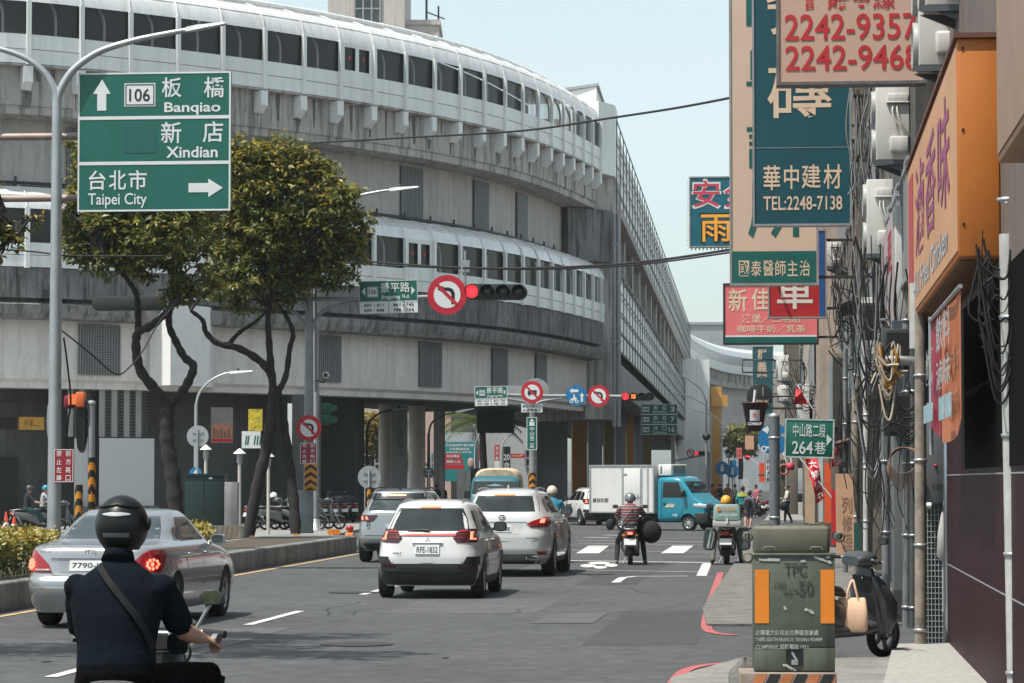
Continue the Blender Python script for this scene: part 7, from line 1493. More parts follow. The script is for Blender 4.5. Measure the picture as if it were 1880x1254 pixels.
# ------------ box lorry, crossing
def mesh_boolean(o, cutter):
    m = o.modifiers.new('b', 'BOOLEAN'); m.operation = 'DIFFERENCE'; m.object = cutter; m.solver = 'EXACT'; bpy.context.view_layer.update(); me = evaluated(o, o.name); o.modifiers.clear(); o.data = me; bpy.data.objects.remove(cutter)
    for p in me.polygons: p.use_smooth = True
    me.set_sharp_from_angle(angle=R(35))
BLUEP = M('paint_blue', (.008, .22, .31), .3, var=.04, coat=.7)
def lorry(name, label, loc, rz, paint, box=True):
    t = thing(name, label, 'lorry', loc, rz); hw = .80
    b = MB(); b.loft([(2.42, 0, 1.14, hw - .02, .82, 9), (2.46, 0, 1.14, hw, .83, 9), (3.1, 0, 1.15, hw, .85, 8), (3.3, 0, 1.14, hw, .83, 7), (3.42, 0, 1.10, hw, .80, 6.5), (3.62, 0, .98, hw, .69, 7), (3.82, 0, .84, hw, .56, 8), (3.98, 0, .76, hw, .48, 8), (4.2, 0, .70, hw - .01, .42, 7), (4.34, 0, .66, hw - .04, .36, 6), (4.40, 0, .62, hw - .14, .26, 4)], 48)
    cab = b.build('cab', paint, t); cb = MB()
    for sg in (-1, 1): cb.lathe([(0, sg * .45), (.34, sg * .45), (.34, sg * 1.2), (0, sg * 1.2)], 32, 0, 'x', (0, 3.68, .30))
    mesh_boolean(cab, cb.build('cutter', UNDER, t))
    b = MB(); b.bb((-hw + .1, -.35, .42), (hw - .1, 3.4, .6)); b.bb((-.35, -.4, .3), (.35, 3, .45)); b.build('chassis', UNDER, t)
    for sg in (-1, 1):
        wheel(t, sg * .66, 3.68, .285, .17, sg, 8, RIMW); wheel(t, sg * .66, .9, .285, .2, sg, 8, RIMW)
        x = sg * (hw + .006); b = MB(); b.add([(x, 2.62, 1.22), (x, 3.52, 1.22), (x, 3.30, 1.78), (x, 2.66, 1.78)], [(0, 1, 2, 3)]); b.build('side_window', CGLASS, t)
        b = MB(); b.tube([(x, 2.58, .5), (x, 2.58, 1.84), (x, 3.36, 1.84), (x, 3.62, 1.2), (x, 3.42, .62)], .006, 5); b.build('door_gap', SEAM, t)
        b = MB(); b.box((x + sg * .01, 2.72, 1.0), (.03, .15, .05)); b.build('door_handle', M('handle_blue', (.004, .06, .12), .5), t, bevel=.01)
        b = MB(); b.loft([(3.5, x + sg * .12, 1.38, .1, .13, 5), (3.6, x + sg * .12, 1.38, .08, .11, 4)], 16); b.tube([(x, 3.45, 1.25), (x + sg * .1, 3.52, 1.3)], .015, 6); b.build('door_mirror', DPLAS, t)
        b = MB(); b.loft([(3.92, sg * .70, .93, .115, .085, 4), (4.24, sg * .65, .91, .155, .095, 4), (4.40, sg * .58, .89, .15, .08, 4)], 20); b.build('headlight', M('headlamp', (.6, .62, .64), .08, .4, var=.3, sc=12), t)
    b = MB(); b.add([(-.70, 3.475, 1.80), (.70, 3.475, 1.80), (.74, 3.80, 1.42), (-.74, 3.80, 1.42)], [(0, 1, 2, 3)]); 
    o = b.build('windscreen', M('screen_dark', (.015, .017, .018), .06, var=0, spec=.5), t); o.location = (0, .02, .015)
    b = MB(); b.loft([(3.98, 0, .47, hw + .012, .24, 9), (4.3, 0, .47, hw - .0, .24, 8), (4.44, 0, .46, hw - .1, .2, 6)], 40); bm = b.build('front_bumper', RB, t)
    cb = MB()
    for sg in (-1, 1): cb.lathe([(0, sg * .45), (.35, sg * .45), (.35, sg * 1.2), (0, sg * 1.2)], 32, 0, 'x', (0, 3.68, .30))
    mesh_boolean(bm, cb.build('cutter', UNDER, t))
    b = MB(); b.bb((-.45, 4.36, .80), (.45, 4.405, .88)); b.build('grille', BLACK, t, bevel=.01); b = MB(); b.lathe([(0, .0), (.05, .0), (.05, .02), (0, .02)], 16, 0, 'y', (0, 4.36, .96)); b.build('emblem', CHROME, t)
    return t
def tri(t, x):  # pale mountain logo on the cab door
    o = MB(); 
    for i, y in enumerate((2.80, 2.92, 3.04)): o.add([(x, y - .07, .86), (x, y + .07, .86), (x, y + .10, .99), (x, y + .03, .99)], [(0, 1, 2, 3)])
    return o
loc = gp(1264, 975); hd = R(-122); d = Vector((math.sin(-hd), math.cos(hd))); 
rt = Vector((math.cos(hd), math.sin(hd))); fw = Vector((-math.sin(hd), math.cos(hd)))
org = Vector((loc.x, loc.y)) - fw * 3.68 - rt * .75
t = lorry('box_lorry', 'small lorry with turquoise cab and white box crossing the junction', (org.x, org.y, .004), hd, BLUEP)
BOXW = M('box_panel', (.68, .68, .66), .4, var=.04, sc=.6, streak=.12); ALU = M('aluminium_trim', (.45, .46, .46), .4, .7, var=.15)
b = MB(); b.bb((-.84, -.45, .66), (.84, 2.30, 2.40)); b.build('cargo_box', BOXW, t)
b = MB()
for y in (-.45, 2.26): 
    for x in (-.85, .85): b.bb((x - .02, y - .012, .64), (x + .02, y + .05, 2.42))
for x in (-.853, .853):
    for z in (.64, 2.37): b.bb((x - .018, -.46, z), (x + .018, 2.31, z + .05))
b.bb((.842, .93, .7), (.858, 1.0, 2.37)); b.bb((.842, 1.74, .7), (.858, 1.8, 2.37)); b.bb((.842, 2.0, .7), (.856, 2.06, 2.37))
b.build('trim', ALU, t)
b = MB(); b.bb((.841, 1.02, .74), (.866, 1.72, 2.28)); dr = b.build('side_door', BOXW, t, bevel=.008); b = MB(); 
for z in (.85, 2.05): b.bb((.866, 1.0, z), (.885, 1.16, z + .05))
b.bb((.866, 1.5, 1.2), (.88, 1.72, 1.24)); b.bb((.866, 1.6, 1.12), (.88, 1.63, 1.34)); b.build('door_latch', GREYP, dr)
b = MB(); vs, fs, _ = textmesh('績採和郡', .008); b.add([(.846, -.32 + .68 * a, 1.02 + .17 * c) for a, c in vs], fs); b.build('lettering', INK, t)
b = MB(); b.bb((-.62, 2.35, 2.02), (.62, 2.9, 2.44)); b.build('cooling_unit', WHITE, t, bevel=.03); b = MB(); b.bb((-.4, 2.901, 2.08), (.55, 2.92, 2.38)); 
for i in range(7): b.bb((-.4 + i * .158 - .012, 2.92, 2.08), (-.4 + i * .158 + .012, 2.93, 2.38), 1)
for i in range(5): b.bb((-.4, 2.921, 2.08 + i * .072), (.55, 2.931, 2.095 + i * .072), 1)
b.build('cooling_grille', [M('grille_blue', (.03, .08, .1), .5), WHITE], t)
b = MB(); b.bb((.622, 2.45, 2.1), (.63, 2.5, 2.36)); b.build('vent_slot', BLACK, t)
o = tri(t, .812); o.build('cab_logo', M('logo_cream', (.6, .55, .42), .5), t); b = MB(); vs, fs, _ = textmesh('載重', .01); b.add([(.812, 3.05 + .2 * a, .52 + .1 * c) for a, c in vs], fs); b.build('door_lettering', SIGNW, t)
b = MB(); 
for y in (.2, .55): b.bb((.60, y, .2), (.64, y + .25, .62))
b.build('mud_flap', DPLAS, t)
# teal canvas-topped truck facing us behind the SUV
c0 = pt(918, 882, 96); t = lorry('canvas_truck', 'teal small truck with a tan canvas hood seen over the white SUV', (c0.x, 96 + 4.2, .004), math.pi + RZ * .5, M('paint_teal', (.015, .11, .14), .4, var=.1, coat=.3))
CANV = M('canvas_tan', (.52, .40, .28), .85, var=.3, sc=3, bump=.4)
b = MB(); b.loft([(-.5, 0, 1.3, .76, .92, 5), (.2, 0, 1.32, .76, .95, 5), (2.3, 0, 1.3, .76, .94, 5), (2.55, 0, 1.3, .72, .90, 4)], 32); b.build('canvas_hood', CANV, t)
# ---------------------------------------------------------------- scooters, riders, pedestrians
SKIN = M('skin', (.36, .20, .14), .55, var=.1, sc=6); SKIN2 = M('skin_pale', (.48, .30, .22), .55, var=.08, sc=6); HAIR = M('hair_black', (.012, .011, .011), .5, var=.2)
def cloth(n, c, v=.15): return M('cloth_' + n, c, .85, var=v, sc=7, bump=.25)
def etube(b, pts, rs, side, n=16, mi=0):
    """tube of elliptical section; rs (across, front-back), side = across direction"""
    P = [Vector(p) for p in pts]; k = len(P); vs = []; S_ = Vector(side).normalized()
    for i in range(k):
        t = (P[min(i + 1, k - 1)] - P[max(i - 1, 0)]).normalized(); a = (S_ - t * S_.dot(t)).normalized(); c = t.cross(a)
        vs += [P[i] + a * math.cos(j / n * 6.2832) * rs[i][0] + c * math.sin(j / n * 6.2832) * rs[i][1] for j in range(n)]
    fs = [(i * n + j, i * n + (j + 1) % n, (i + 1) * n + (j + 1) % n, (i + 1) * n + j) for i in range(k - 1) for j in range(n)] + [tuple(range(n))[::-1], tuple(range((k - 1) * n, k * n))]
    b.add(vs, fs, mi, True)
def hand(b, w_, d, s_, palm, mi=0, curl=1.1, k=1.0):
    """wrist, pointing direction, side sign; palm = direction the fingers close towards"""
    w_ = Vector(w_); d = Vector(d).normalized(); pl = Vector(palm); pl = (pl - d * pl.dot(d)).normalized(); ac = d.cross(pl) * s_
    etube(b, [w_ - d * .02, w_ + d * .03, w_ + d * .085], [(.026 * k, .02 * k), (.04 * k, .018 * k), (.042 * k, .016 * k)], ac, 12, mi)
    for i, (o, l) in enumerate(((-.032, .072), (-.011, .082), (.011, .077), (.032, .06))):
        p = w_ + d * .08 + ac * o * k; a = curl * .5; q1 = p + (d * math.cos(a) + pl * math.sin(a)) * l * .5; a2 = curl * 1.3; q2 = q1 + (d * math.cos(a2) + pl * math.sin(a2)) * l * .33; a3 = curl * 1.9; q3 = q2 + (d * math.cos(a3) + pl * math.sin(a3)) * l * .27
        b.tube([p, q1, q2, q3], [.0105 * k, .0098 * k, .009 * k, .0075 * k], 8, mi)
    p = w_ + d * .025 - ac * .03 * k; q = p + (d * .7 - ac * .7 + pl * .3).normalized() * .04; b.tube([p, q, q + (d * .8 + pl * .7).normalized() * .035], [.014 * k, .012 * k, .009 * k], 8, mi)
def person(name, label, loc, rz, J, mats, vox=.016, build=1.0, sleeve=.55, shorts=False, helmet=None, hair=None, group=None, waist=None, face=(0, 1, 0), sk=1.0):
    """mats: skin, shirt, trousers, shoes. J: joints in metres, y forward"""
    t = thing(name, label, 'person', loc, rz, group); b = MB(); V = lambda k: Vector(J[k]); side = V('shR') - V('shL'); B = build
    pe, ch, ne, hd_ = V('pelvis'), V('chest'), V('neck'), V('head')
    mid = (pe + ch) / 2
    etube(b, [pe - (ch - pe).normalized() * .06, pe, pe.lerp(mid, .5)], [(.15 * B, .12 * B), (.172 * B, .135 * B), (.165 * B, .125 * B)], side, 18, 2)
    shm = (V('shL') + V('shR')) / 2
    etube(b, [pe.lerp(mid, .35), mid, ch, ch.lerp(shm, .75), shm + Vector((0, 0, .035)), ne - Vector((0, 0, .02))], [(.168 * B, .13 * B), (.165 * B, .125 * B), (.19 * B, .128 * B), (.205 * B, .115 * B), (.145 * B, .085 * B), (.062, .06)], side, 20, 1)
    etube(b, [ne - Vector((0, 0, .05)), hd_ - Vector((0, 0, .05))], [(.056, .058), (.055, .06)], side, 12, 0)
    f = Vector(face).normalized(); up = Vector((0, 0, 1)); sd_ = f.cross(up)
    b.ball(hd_, (.077, .088, .115), 0, 18, 14); n0 = hd_ + f * .08; b.tube([n0 + up * .02, n0 + f * .016 - up * .02, n0 - up * .03], [.008, .013, .01], 8, 0)
    b.ball(hd_ + f * .03 - up * .07, (.048, .05, .045), 0, 12, 8)
    for s_ in (-1, 1): b.ball(hd_ + sd_ * s_ * .078 - f * .005, (.014, .02, .03), 0, 8, 6)
    for s_, k in ((-1, 'L'), (1, 'R')):
        sh, el, wr = V('sh' + k), V('el' + k), V('wr' + k)
        b.ball(sh + Vector((0, 0, -.022)), .058 * B, 1, 12, 8)
        ce = sh.lerp(el, sleeve / .55) if sleeve <= .55 else el
        b.tube([sh, sh.lerp(el, .5), el], [.058 * B, .052 * B, .045], 12, 1 if sleeve >= .5 else 0)
        if sleeve >= .5: b.tube([sh.lerp(el, .3), sh.lerp(el, .9)], [.062 * B, .062 * B], 12, 1)
        if sleeve >= 1: b.tube([el, wr], [.05, .038], 12, 1)
        b.tube([el, el.lerp(wr, .35), wr], [.042 * sk, .044 * sk, .029 * sk], 12, 0)
        hdv = (wr - el).normalized(); hand(b, wr, J.get('hd' + k, hdv), s_, J.get('pl' + k, (0, 0, -1)), 0, J.get('curl', 1.0))
        hp, kn, an, to = V('hip' + k), V('kn' + k), V('an' + k), V('to' + k)
        b.tube([hp, hp.lerp(kn, .5), kn], [.088 * B, .078 * B, .058], 14, 2)
        if shorts: b.tube([kn, kn.lerp(an, .35), an], [.05, .052, .036], 12, 0)
        else: b.tube([kn, kn.lerp(an, .35), an], [.06, .06, .048], 12, 2)
        d = (to - an); b.tube([an, an + Vector((0, 0, -.02)), an.lerp(to, .55) - Vector((0, 0, .02)), to], [.046, .05, .046, .032], 10, 3)
    src = b.build('body', mats, t); bv = BVHTree.FromPolygons([Vector(v) for v in b.v], b.f)
    m = src.modifiers.new('r', 'REMESH'); m.mode = 'VOXEL'; m.voxel_size = vox; s2 = src.modifiers.new('s', 'SMOOTH'); s2.factor = .5; s2.iterations = 3 if vox > .01 else 14
    bpy.context.view_layer.update(); me = evaluated(src, 'body'); src.modifiers.clear(); src.data = me
    me.materials.clear()
    for q in mats: me.materials.append(q)
    for p in me.polygons:
        r = bv.find_nearest(p.center); p.material_index = b.m[r[2]]; p.use_smooth = True
    if helmet:
        kind, hm = helmet[0], helmet[1]; e = MB(); full = kind == 'full'
        lim = .78 if full else .60
        def shell(u, v, g=0.0):
            a = v * math.pi * lim; th = u * 2 * math.pi; d = sd_ * math.cos(th) * math.sin(a) + f * math.sin(th) * math.sin(a); k = 1.0
            if full and math.sin(th) > .55 and v > .45: k = 1.04
            return tuple(hd_ + Vector((d.x * (.124 + g) * k, d.y * (.124 + g) * k, d.z)) + f * (f.dot(d) * .02) + up * (.015 + (.142 + g) * math.cos(a)))
        e.grid(lambda u, v: shell(u, v), 32, 16); e.grid(lambda u, v: shell(u, v, -.012), 32, 16)
        h = e.build('helmet', hm, t); e = MB(); e.tube([shell(i / 40, 1.0, -.004) for i in range(41)], .009, 6); e.build('rim', DPLAS, h)
        if kind == 'open': e = MB(); e.grid(lambda u, v: tuple(Vector(shell(.25 + (u - .5) * .34, .62)) + f * (.085 * v * math.sin(math.pi * (.1 + .8 * u))) - up * .02 * v), 12, 4); e.build('peak', hm, h)
        t['hs'] = 0; del t['hs']
        return t, h, shell
    if hair:
        e = MB(); e.grid(lambda u, v: tuple(hd_ + Vector((.084 * math.cos(u * 6.2832) * math.sin(v * math.pi * .62), .095 * math.sin(u * 6.2832) * math.sin(v * math.pi * .62), .012 + .118 * math.cos(v * math.pi * .62))) - f * .016), 20, 10)
        if hair == 'bun': e.ball(hd_ - f * .095 + up * .06, .04)
        e.build('hair', HAIR, t)
    return t, None, None
SIT = dict(pelvis=(0, .12, .86), chest=(0, .15, 1.16), neck=(0, .18, 1.42), head=(0, .22, 1.54), shL=(-.19, .16, 1.34), shR=(.19, .16, 1.34), elL=(-.30, .38, 1.10), elR=(.30, .38, 1.10), wrL=(-.29, .62, 1.05), wrR=(.29, .62, 1.05), hipL=(-.10, .18, .82), hipR=(.10, .18, .82), knL=(-.17, .58, .72), knR=(.17, .58, .72), anL=(-.15, .66, .36), anR=(.15, .66, .36), toL=(-.15, .80, .33), toR=(.15, .80, .33))
FEET = dict(SIT, knL=(-.27, .50, .52), anL=(-.30, .30, .10), toL=(-.33, .42, .03), knR=(.27, .50, .52), anR=(.32, .30, .10), toR=(.35, .42, .03))
STAND = dict(pelvis=(0, 0, .90), chest=(0, 0, 1.17), neck=(0, .0, 1.41), head=(0, .02, 1.53), shL=(-.17, 0, 1.34), shR=(.17, 0, 1.34), elL=(-.23, 0, 1.08), elR=(.23, 0, 1.08), wrL=(-.23, .1, .85), wrR=(.23, .1, .85), hipL=(-.09, 0, .88), hipR=(.09, 0, .88), knL=(-.1, .1, .48), knR=(.1, -.03, .48), anL=(-.1, .12, .08), anR=(.1, -.2, .11), toL=(-.1, .26, .03), toR=(.1, -.08, .03))
def wheel2(t, y, r, w_, name='wheel', x=0):
    e = bpy.data.objects.new(name, None); COL.objects.link(e); e.parent = t; e.location = (x, y, r)
    b = MB(); b.lathe([(r * .72, -w_ * .4), (r * .86, -w_ * .5), (r * .97, -w_ * .3), (r, 0), (r * .97, w_ * .3), (r * .86, w_ * .5), (r * .72, w_ * .4)], 28, 0, 'x'); b.build('tyre', RUBBER, e)
    b = MB(); b.lathe([(r * .73, -w_ * .38), (r * .66, -w_ * .3), (r * .66, w_ * .3), (r * .73, w_ * .38)], 28, 0, 'x'); b.lathe([(0, -w_ * .5), (r * .2, -w_ * .5), (r * .2, w_ * .5), (0, w_ * .5)], 16, 0, 'x')
    for i in range(5): a = i * 1.2566; b.box((0, r * .43 * math.cos(a), r * .43 * math.sin(a)), (w_ * .4, r * .5, r * .13), 0, 0, a)
    b.build('rim', M('rim_dark', (.09, .09, .095), .4, .6), e)
def scooter(label, loc, rz, paint, group=None, lit=True, plate='MWE-3744', seat=None, screen=False, name='motor_scooter', lean=0, mirrors=True):
    t = thing(name, label, 'scooter', loc, rz, group); t.rotation_euler.y = lean
    wheel2(t, 0, .235, .11); wheel2(t, 1.28, .235, .10)
    b = MB(); b.loft([(-.42, 0, .70, .06, .05, 3), (-.36, 0, .68, .11, .09, 3), (-.1, 0, .62, .16, .13, 3.5), (.25, 0, .54, .17, .17, 4), (.5, 0, .46, .16, .17, 4), (.58, 0, .40, .15, .12, 4)], 24); b.build('rear_body', paint, t)
    b = MB(); b.loft([(-.36, 0, .765, .09, .035, 3), (-.2, 0, .795, .135, .05, 3.5), (.05, 0, .80, .15, .055, 3.5), (.22, 0, .775, .15, .055, 3.5), (.5, 0, .73, .13, .05, 3.5), (.6, 0, .69, .08, .03, 3)], 24); b.build('seat', seat or M('seat_vinyl', (.014, .014, .015), .55, var=.2), t)
    b = MB(); b.bb((-.17, .52, .27), (.17, 1.02, .33)); b.build('footboard', DPLAS, t, bevel=.025)
    b = MB(); b.loft([(.28, 0, 1.06, .19, .06, 3), (.36, 0, 1.05, .21, .09, 3), (.62, 0, 1.0, .20, .085, 3), (.82, 0, .965, .15, .06, 3), (.96, 0, .955, .10, .035, 3)], 24, 0, 'z')
    b.build('leg_shield', paint, t); 
    b = MB(); b.loft([(.45, 0, .99, .15, .035, 3), (.88, 0, .91, .13, .03, 3)], 20, 0, 'z'); b.build('inner_shield', DPLAS, t)
    b = MB(); b.loft([(.72, 0, 1.035, .12, .05, 3), (.82, 0, 1.06, .19, .075, 3), (.93, 0, 1.05, .19, .085, 3), (1.02, 0, 1.02, .11, .06, 3)], 24); b.build('handlebar_cowl', paint, t)
    b = MB(); b.loft([(1.0, 0, 1.02, .1, .055, 3), (1.045, 0, 1.01, .07, .04, 3)], 18); b.build('headlight', M('headlamp', (.6, .62, .64)), t)
    b = MB(); b.tube([(-.36, .78, 1.05), (-.18, .85, 1.06), (.18, .85, 1.06), (.36, .78, 1.05)], .012, 8); b.build('handlebar', STEEL, t)
    for s_ in (-1, 1):
        b = MB(); b.tube([(s_ * .24, .83, 1.055), (s_ * .37, .775, 1.05)], .019, 10); b.build('grip', RUBBER, t)
        b = MB(); b.tube([(s_ * .23, .88, 1.06), (s_ * .36, .86, 1.045)], .006, 6); b.build('brake_lever', STEEL, t)
        if mirrors:
            b = MB(); b.tube([(s_ * .2, .87, 1.08), (s_ * .25, .86, 1.18), (s_ * .31, .86, 1.25)], .007, 6); mm = b.build('mirror_stem', DPLAS, t)
            b = MB(); b.loft([(.84, s_ * .33, 1.27, .065, .042, 3.5), (.87, s_ * .33, 1.27, .06, .038, 3), (.885, s_ * .33, 1.27, .03, .02, 2)], 16); b.build('mirror', DPLAS, mm)
            b = MB(); b.loft([(.837, s_ * .33, 1.27, .055, .035, 3.5), (.839, s_ * .33, 1.27, .055, .035, 3.5)], 16); b.build('mirror_face', MC['mirror_dim'], mm)
        b = MB(); b.tube([(s_ * .055, 1.28, .235), (s_ * .06, 1.12, .62)], .02, 8); b.build('fork', STEEL, t)
        b = MB(); b.tube([(s_ * .1, -.02, .26), (s_ * .12, -.22, .60)], .022, 8); b.build('shock_absorber', STEEL, t)
    b = MB(); b.loft([(1.03, 0, .42, .07, .05, 3), (1.15, 0, .50, .085, .04, 3), (1.3, 0, .505, .08, .03, 3), (1.47, 0, .42, .06, .03, 3)], 16); b.build('front_mudguard', paint, t)
    b = MB(); b.loft([(-.22, 0, .30, .10, .09, 4), (.1, -.02, .30, .13, .11, 4), (.45, 0, .32, .11, .1, 4)], 16); b.build('engine', UNDER, t)
    b = MB(); b.tube([(.12, .3, .22), (.15, .05, .24), (.15, -.3, .31)], [.03, .055, .05], 12); b.build('silencer', DPLAS, t)
    b = MB(); b.loft([(-.47, 0, .70, .075, .035, 3), (-.44, 0, .70, .10, .05, 3), (-.36, 0, .70, .11, .055, 3)], 18); tl = b.build('tail_light', LRED, t)
    if lit: b = MB(); b.loft([(-.478, 0, .70, .05, .022, 3), (-.47, 0, .70, .055, .026, 3)], 14); b.build('brake_glow', GLOWB if lit == 1 else GLOW, tl)
    for s_ in (-1, 1): b = MB(); b.loft([(-.40, s_ * .13, .66, .03, .022, 2.5), (-.34, s_ * .14, .66, .04, .025, 2.5)], 12); b.build('indicator', M('lens_orange', (.55, .18, .02), .2), t)
    b = MB(); b.prism([(-.36, .60), (-.47, .42), (-.455, .40), (-.33, .56)], -.1, .1, 'x'); b.build('rear_mudguard', DPLAS, t)
    b = MB(); b.box((0, -.45, .515), (.26, .006, .14), 0, 0, R(-18)); pl = b.build('number_plate', PLATE, t)
    b = MB(); vs, fs, _ = textmesh(plate, .015); b.add([(-.115 + .23 * a, -.4585 + .031 * c - .016 * 0 - .0155 * 0 - (.0) - (.5 - c) * .0, .475 + .085 * c) for a, c in vs], fs); b.build('lettering', PINK, pl)
    b = MB(); b.tube([(-.12, -.1, .84), (-.13, -.4, .80), (0, -.47, .79), (.13, -.4, .80), (.12, -.1, .84)], .012, 8); b.build('grab_rail', STEEL, t)
    b = MB(); b.tube([(-.06, .3, .24), (-.16, .22, .03)], .012, 6); b.build('side_stand', STEEL, t)
    return t
# --- foreground motorcyclist
Y0 = 13.6; X0 = (215 - 940) / F * Y0
J = dict(pelvis=(-.01, .06, .94), chest=(-.02, .10, 1.22), neck=(-.02, .16, 1.50), head=(-.02, .20, 1.625), shL=(-.215, .13, 1.375), shR=(.185, .13, 1.375), elL=(-.215, .26, 1.12), elR=(.262, .24, 1.145), wrL=(-.20, .48, 1.08), wrR=(.318, .44, 1.10), hdR=(.30, .55, -.08), plR=(-.1, .25, -1), hdL=(-.25, .55, -.08), plL=(.1, .25, -1), hipL=(-.11, .12, .90), hipR=(.11, .12, .90), knL=(-.26, .52, .90), knR=(.36, .50, .93), anL=(-.24, .50, .42), anR=(.27, .50, .42), toL=(-.24, .66, .38), toR=(.27, .66, .38), curl=1.25)
NAVY = M('cloth_navy', (.0014, .0048, .0088), .9, var=.25, sc=1.1, bump=1.0, spec=.15); DARKT = M('cloth_black', (.0028, .003, .0036), .95, var=.3, sc=1.5, bump=.8, spec=.08)
t, h, sh = person('person', 'person in navy polo shirt and black full-face helmet riding in the left foreground', (X0, Y0, 0), RZ, J, [SKIN, NAVY, DARKT, cloth('shoe', (.02, .02, .02))], vox=.0085, build=1.12, sleeve=.5, helmet=('full', M('helmet_black', (.005, .0055, .006), .42, var=.1, coat=.12, spec=.3)))
b = MB(); b.grid(lambda u, v: sh(.75 + (u - .5) * .20 * math.sin(math.pi * (.1 + .8 * v)) * 1.0, .46 + .055 * v, .004), 16, 4); b.build('oval_badge', M('badge_silver', (.45, .46, .47), .4), h)
b = MB(); b.grid(lambda u, v: sh(.75 + (u - .5) * .17, .735 + .06 * v, .004), 12, 4); b.build('label_strip', M('label_grey', (.12, .125, .13), .5), h)
b = MB(); b.tube([sh(.75 + (i / 20 - .5) * .34, .33 + .05 * abs(i / 20 - .5) ** .5 * 1.4, .002) for i in range(21)], .008, 6); b.tube([sh(.04 - i * .004, .56 + .012 * i, .003) for i in range(12)], .006, 6); b.build('vent_ridge', MC['helmet_black'], h)
b = MB(); b.lathe([(.02, -.01), (.02, .012), (0, .014)], 16, 0, 'x', sh(.0, .6, 0)); b.build('visor_pivot', DPLAS, h)
b = MB(); P = cat([(-.10, .055, 1.475), (-.06, -.005, 1.43), (.02, -.045, 1.34), (.11, -.055, 1.24), (.18, -.02, 1.14), (.205, .04, 1.06)], 6)
vs = []
for i, p in enumerate(P):
    d = (P[min(i + 1, len(P) - 1)] - P[max(i - 1, 0)]).normalized(); n_ = d.cross(Vector((.2, -1, .15))).normalized() * .015; o = Vector((.0, -.012, 0)); vs += [p + n_ + o, p - n_ + o, p - n_, p + n_]
k = len(P); b.add(vs, [(4 * i + j, 4 * i + (j + 1) % 4, 4 * i + 4 + (j + 1) % 4, 4 * i + 4 + j) for i in range(k - 1) for j in range(4)], 0, False); STRAP = b.build('shoulder_strap', M('strap_black', (.010, .010, .011), .75, var=.2, spec=.2), t)
body = [o for o in t.children if o.name.startswith('body')][0]
bvb = BVHTree.FromPolygons([v.co for v in body.data.vertices], [tuple(p.vertices) for p in body.data.polygons])
for i in range(k):                       # lay the strap on the back
    q, n_, _, _ = bvb.find_nearest(P[i])
    if q is not None:
        d = q + n_ * .006 - P[i]
        for j in range(4): STRAP.data.vertices[4 * i + j].co += d
b = MB(); etube(b, [(-.02, .125, 1.475), (-.02, .145, 1.515)], [(.080, .074), (.068, .066)], (1, 0, 0), 20); b.build('collar', NAVY, t)
m = scooter('motorcycle ridden by the person in navy, only bars, mirrors and seat showing', (X0, Y0, .0), RZ, M('bike_grey', (.05, .052, .056), .35, coat=.5), name='motorcycle', lit=0, plate='NBX-5521', mirrors=False)
m.scale = (.88, 1.0, 1.05); m.location.x = (229 - 940) / F * Y0; m.location.y += -.02
b = MB(); b.tube([(-.36, .50, 1.05), (-.14, .66, 1.06), (.14, .66, 1.06), (.36, .50, 1.05)], .013, 8); b.build('wide_handlebar', STEEL, m)
for s_ in (-1, 1):
    b = MB(); b.tube([(s_ * .25, .575, 1.053), (s_ * .375, .49, 1.048)], .02, 12); b.build('grip', RUBBER, m); b = MB(); b.tube([(s_ * .372, .492, 1.048), (s_ * .405, .47, 1.047)], .022, 12); b.build('bar_end', CHROME, m)
    b = MB(); b.tube([(s_ * .24, .60, 1.07), (s_ * .30, .60, 1.16), (s_ * .335, .6, 1.205)], .009, 8); mm = b.build('mirror_stem', STEEL, m)
    pl = [(.265, 1.235), (.30, 1.262), (.36, 1.265), (.405, 1.235), (.385, 1.195), (.30, 1.192)]
    b = MB(); b.prism([(s_ * x, z) for x, z in pl], .585, .62, 'y'); b.build('mirror', DPLAS, mm, bevel=.006)
    b = MB(); b.flat([(s_ * (.335 + (x - .335) * .9), 1.228 + (z - 1.228) * .86) for x, z in pl], .5815); b.build('mirror_face', M('mirror_olive', (.07, .085, .055), .15, .2, var=.5, sc=14), mm)
b = MB(); b.loft([(.55, .16, 1.02, .06, .05, 3), (.62, .16, 1.03, .075, .06, 3), (.7, .14, 1.02, .06, .05, 3)], 18); b.build('instrument_pod', CHROME, m)
b = MB(); b.tube(cat([(.2, .6, 1.04), (.24, .5, .97), (.18, .48, .9), (.1, .55, .88)], 5), .008, 6); b.build('brake_hose', RUBBER, m)
b = MB(); b.loft([(-.56, 0, .80, .05, .02, 3), (-.44, 0, .835, .12, .03, 3), (-.2, 0, .86, .14, .04, 3)], 20); b.build('tail_cowl', M('cowl_silver', (.2, .205, .21), .3, .5), m)
# --- scooter riders at the line
STR = None
p0 = gp(1157, 1035); Xs = wx_at(1157, 64.5)
STRIPE = cloth('stripe', (.5, .3, .3))
n_ = STRIPE.node_tree; bs = n_.nodes['Principled BSDF']; tc = n_.nodes.new('ShaderNodeTexCoord'); wv = n_.nodes.new('ShaderNodeTexWave'); wv.bands_direction = 'Z'; wv.inputs['Scale'].default_value = 2.6; wv.inputs['Distortion'].default_value = .6; n_.links.new(tc.outputs['Object'], wv.inputs[0])
cr = n_.nodes.new('ShaderNodeValToRGB'); cr.color_ramp.interpolation = 'CONSTANT'; e = cr.color_ramp.elements; e[0].color = (.27, .05, .07, 1); e[1].position = .42; e[1].color = (.40, .36, .35, 1); e2 = e.new(.75); e2.color = (.09, .085, .085, 1); n_.links.new(wv.outputs[0], cr.inputs[0]); n_.links.new(cr.outputs[0], bs.inputs['Base Color'])
HSIL = M('helmet_silver', (.22, .25, .25), .28, .5, coat=.5, var=.1)
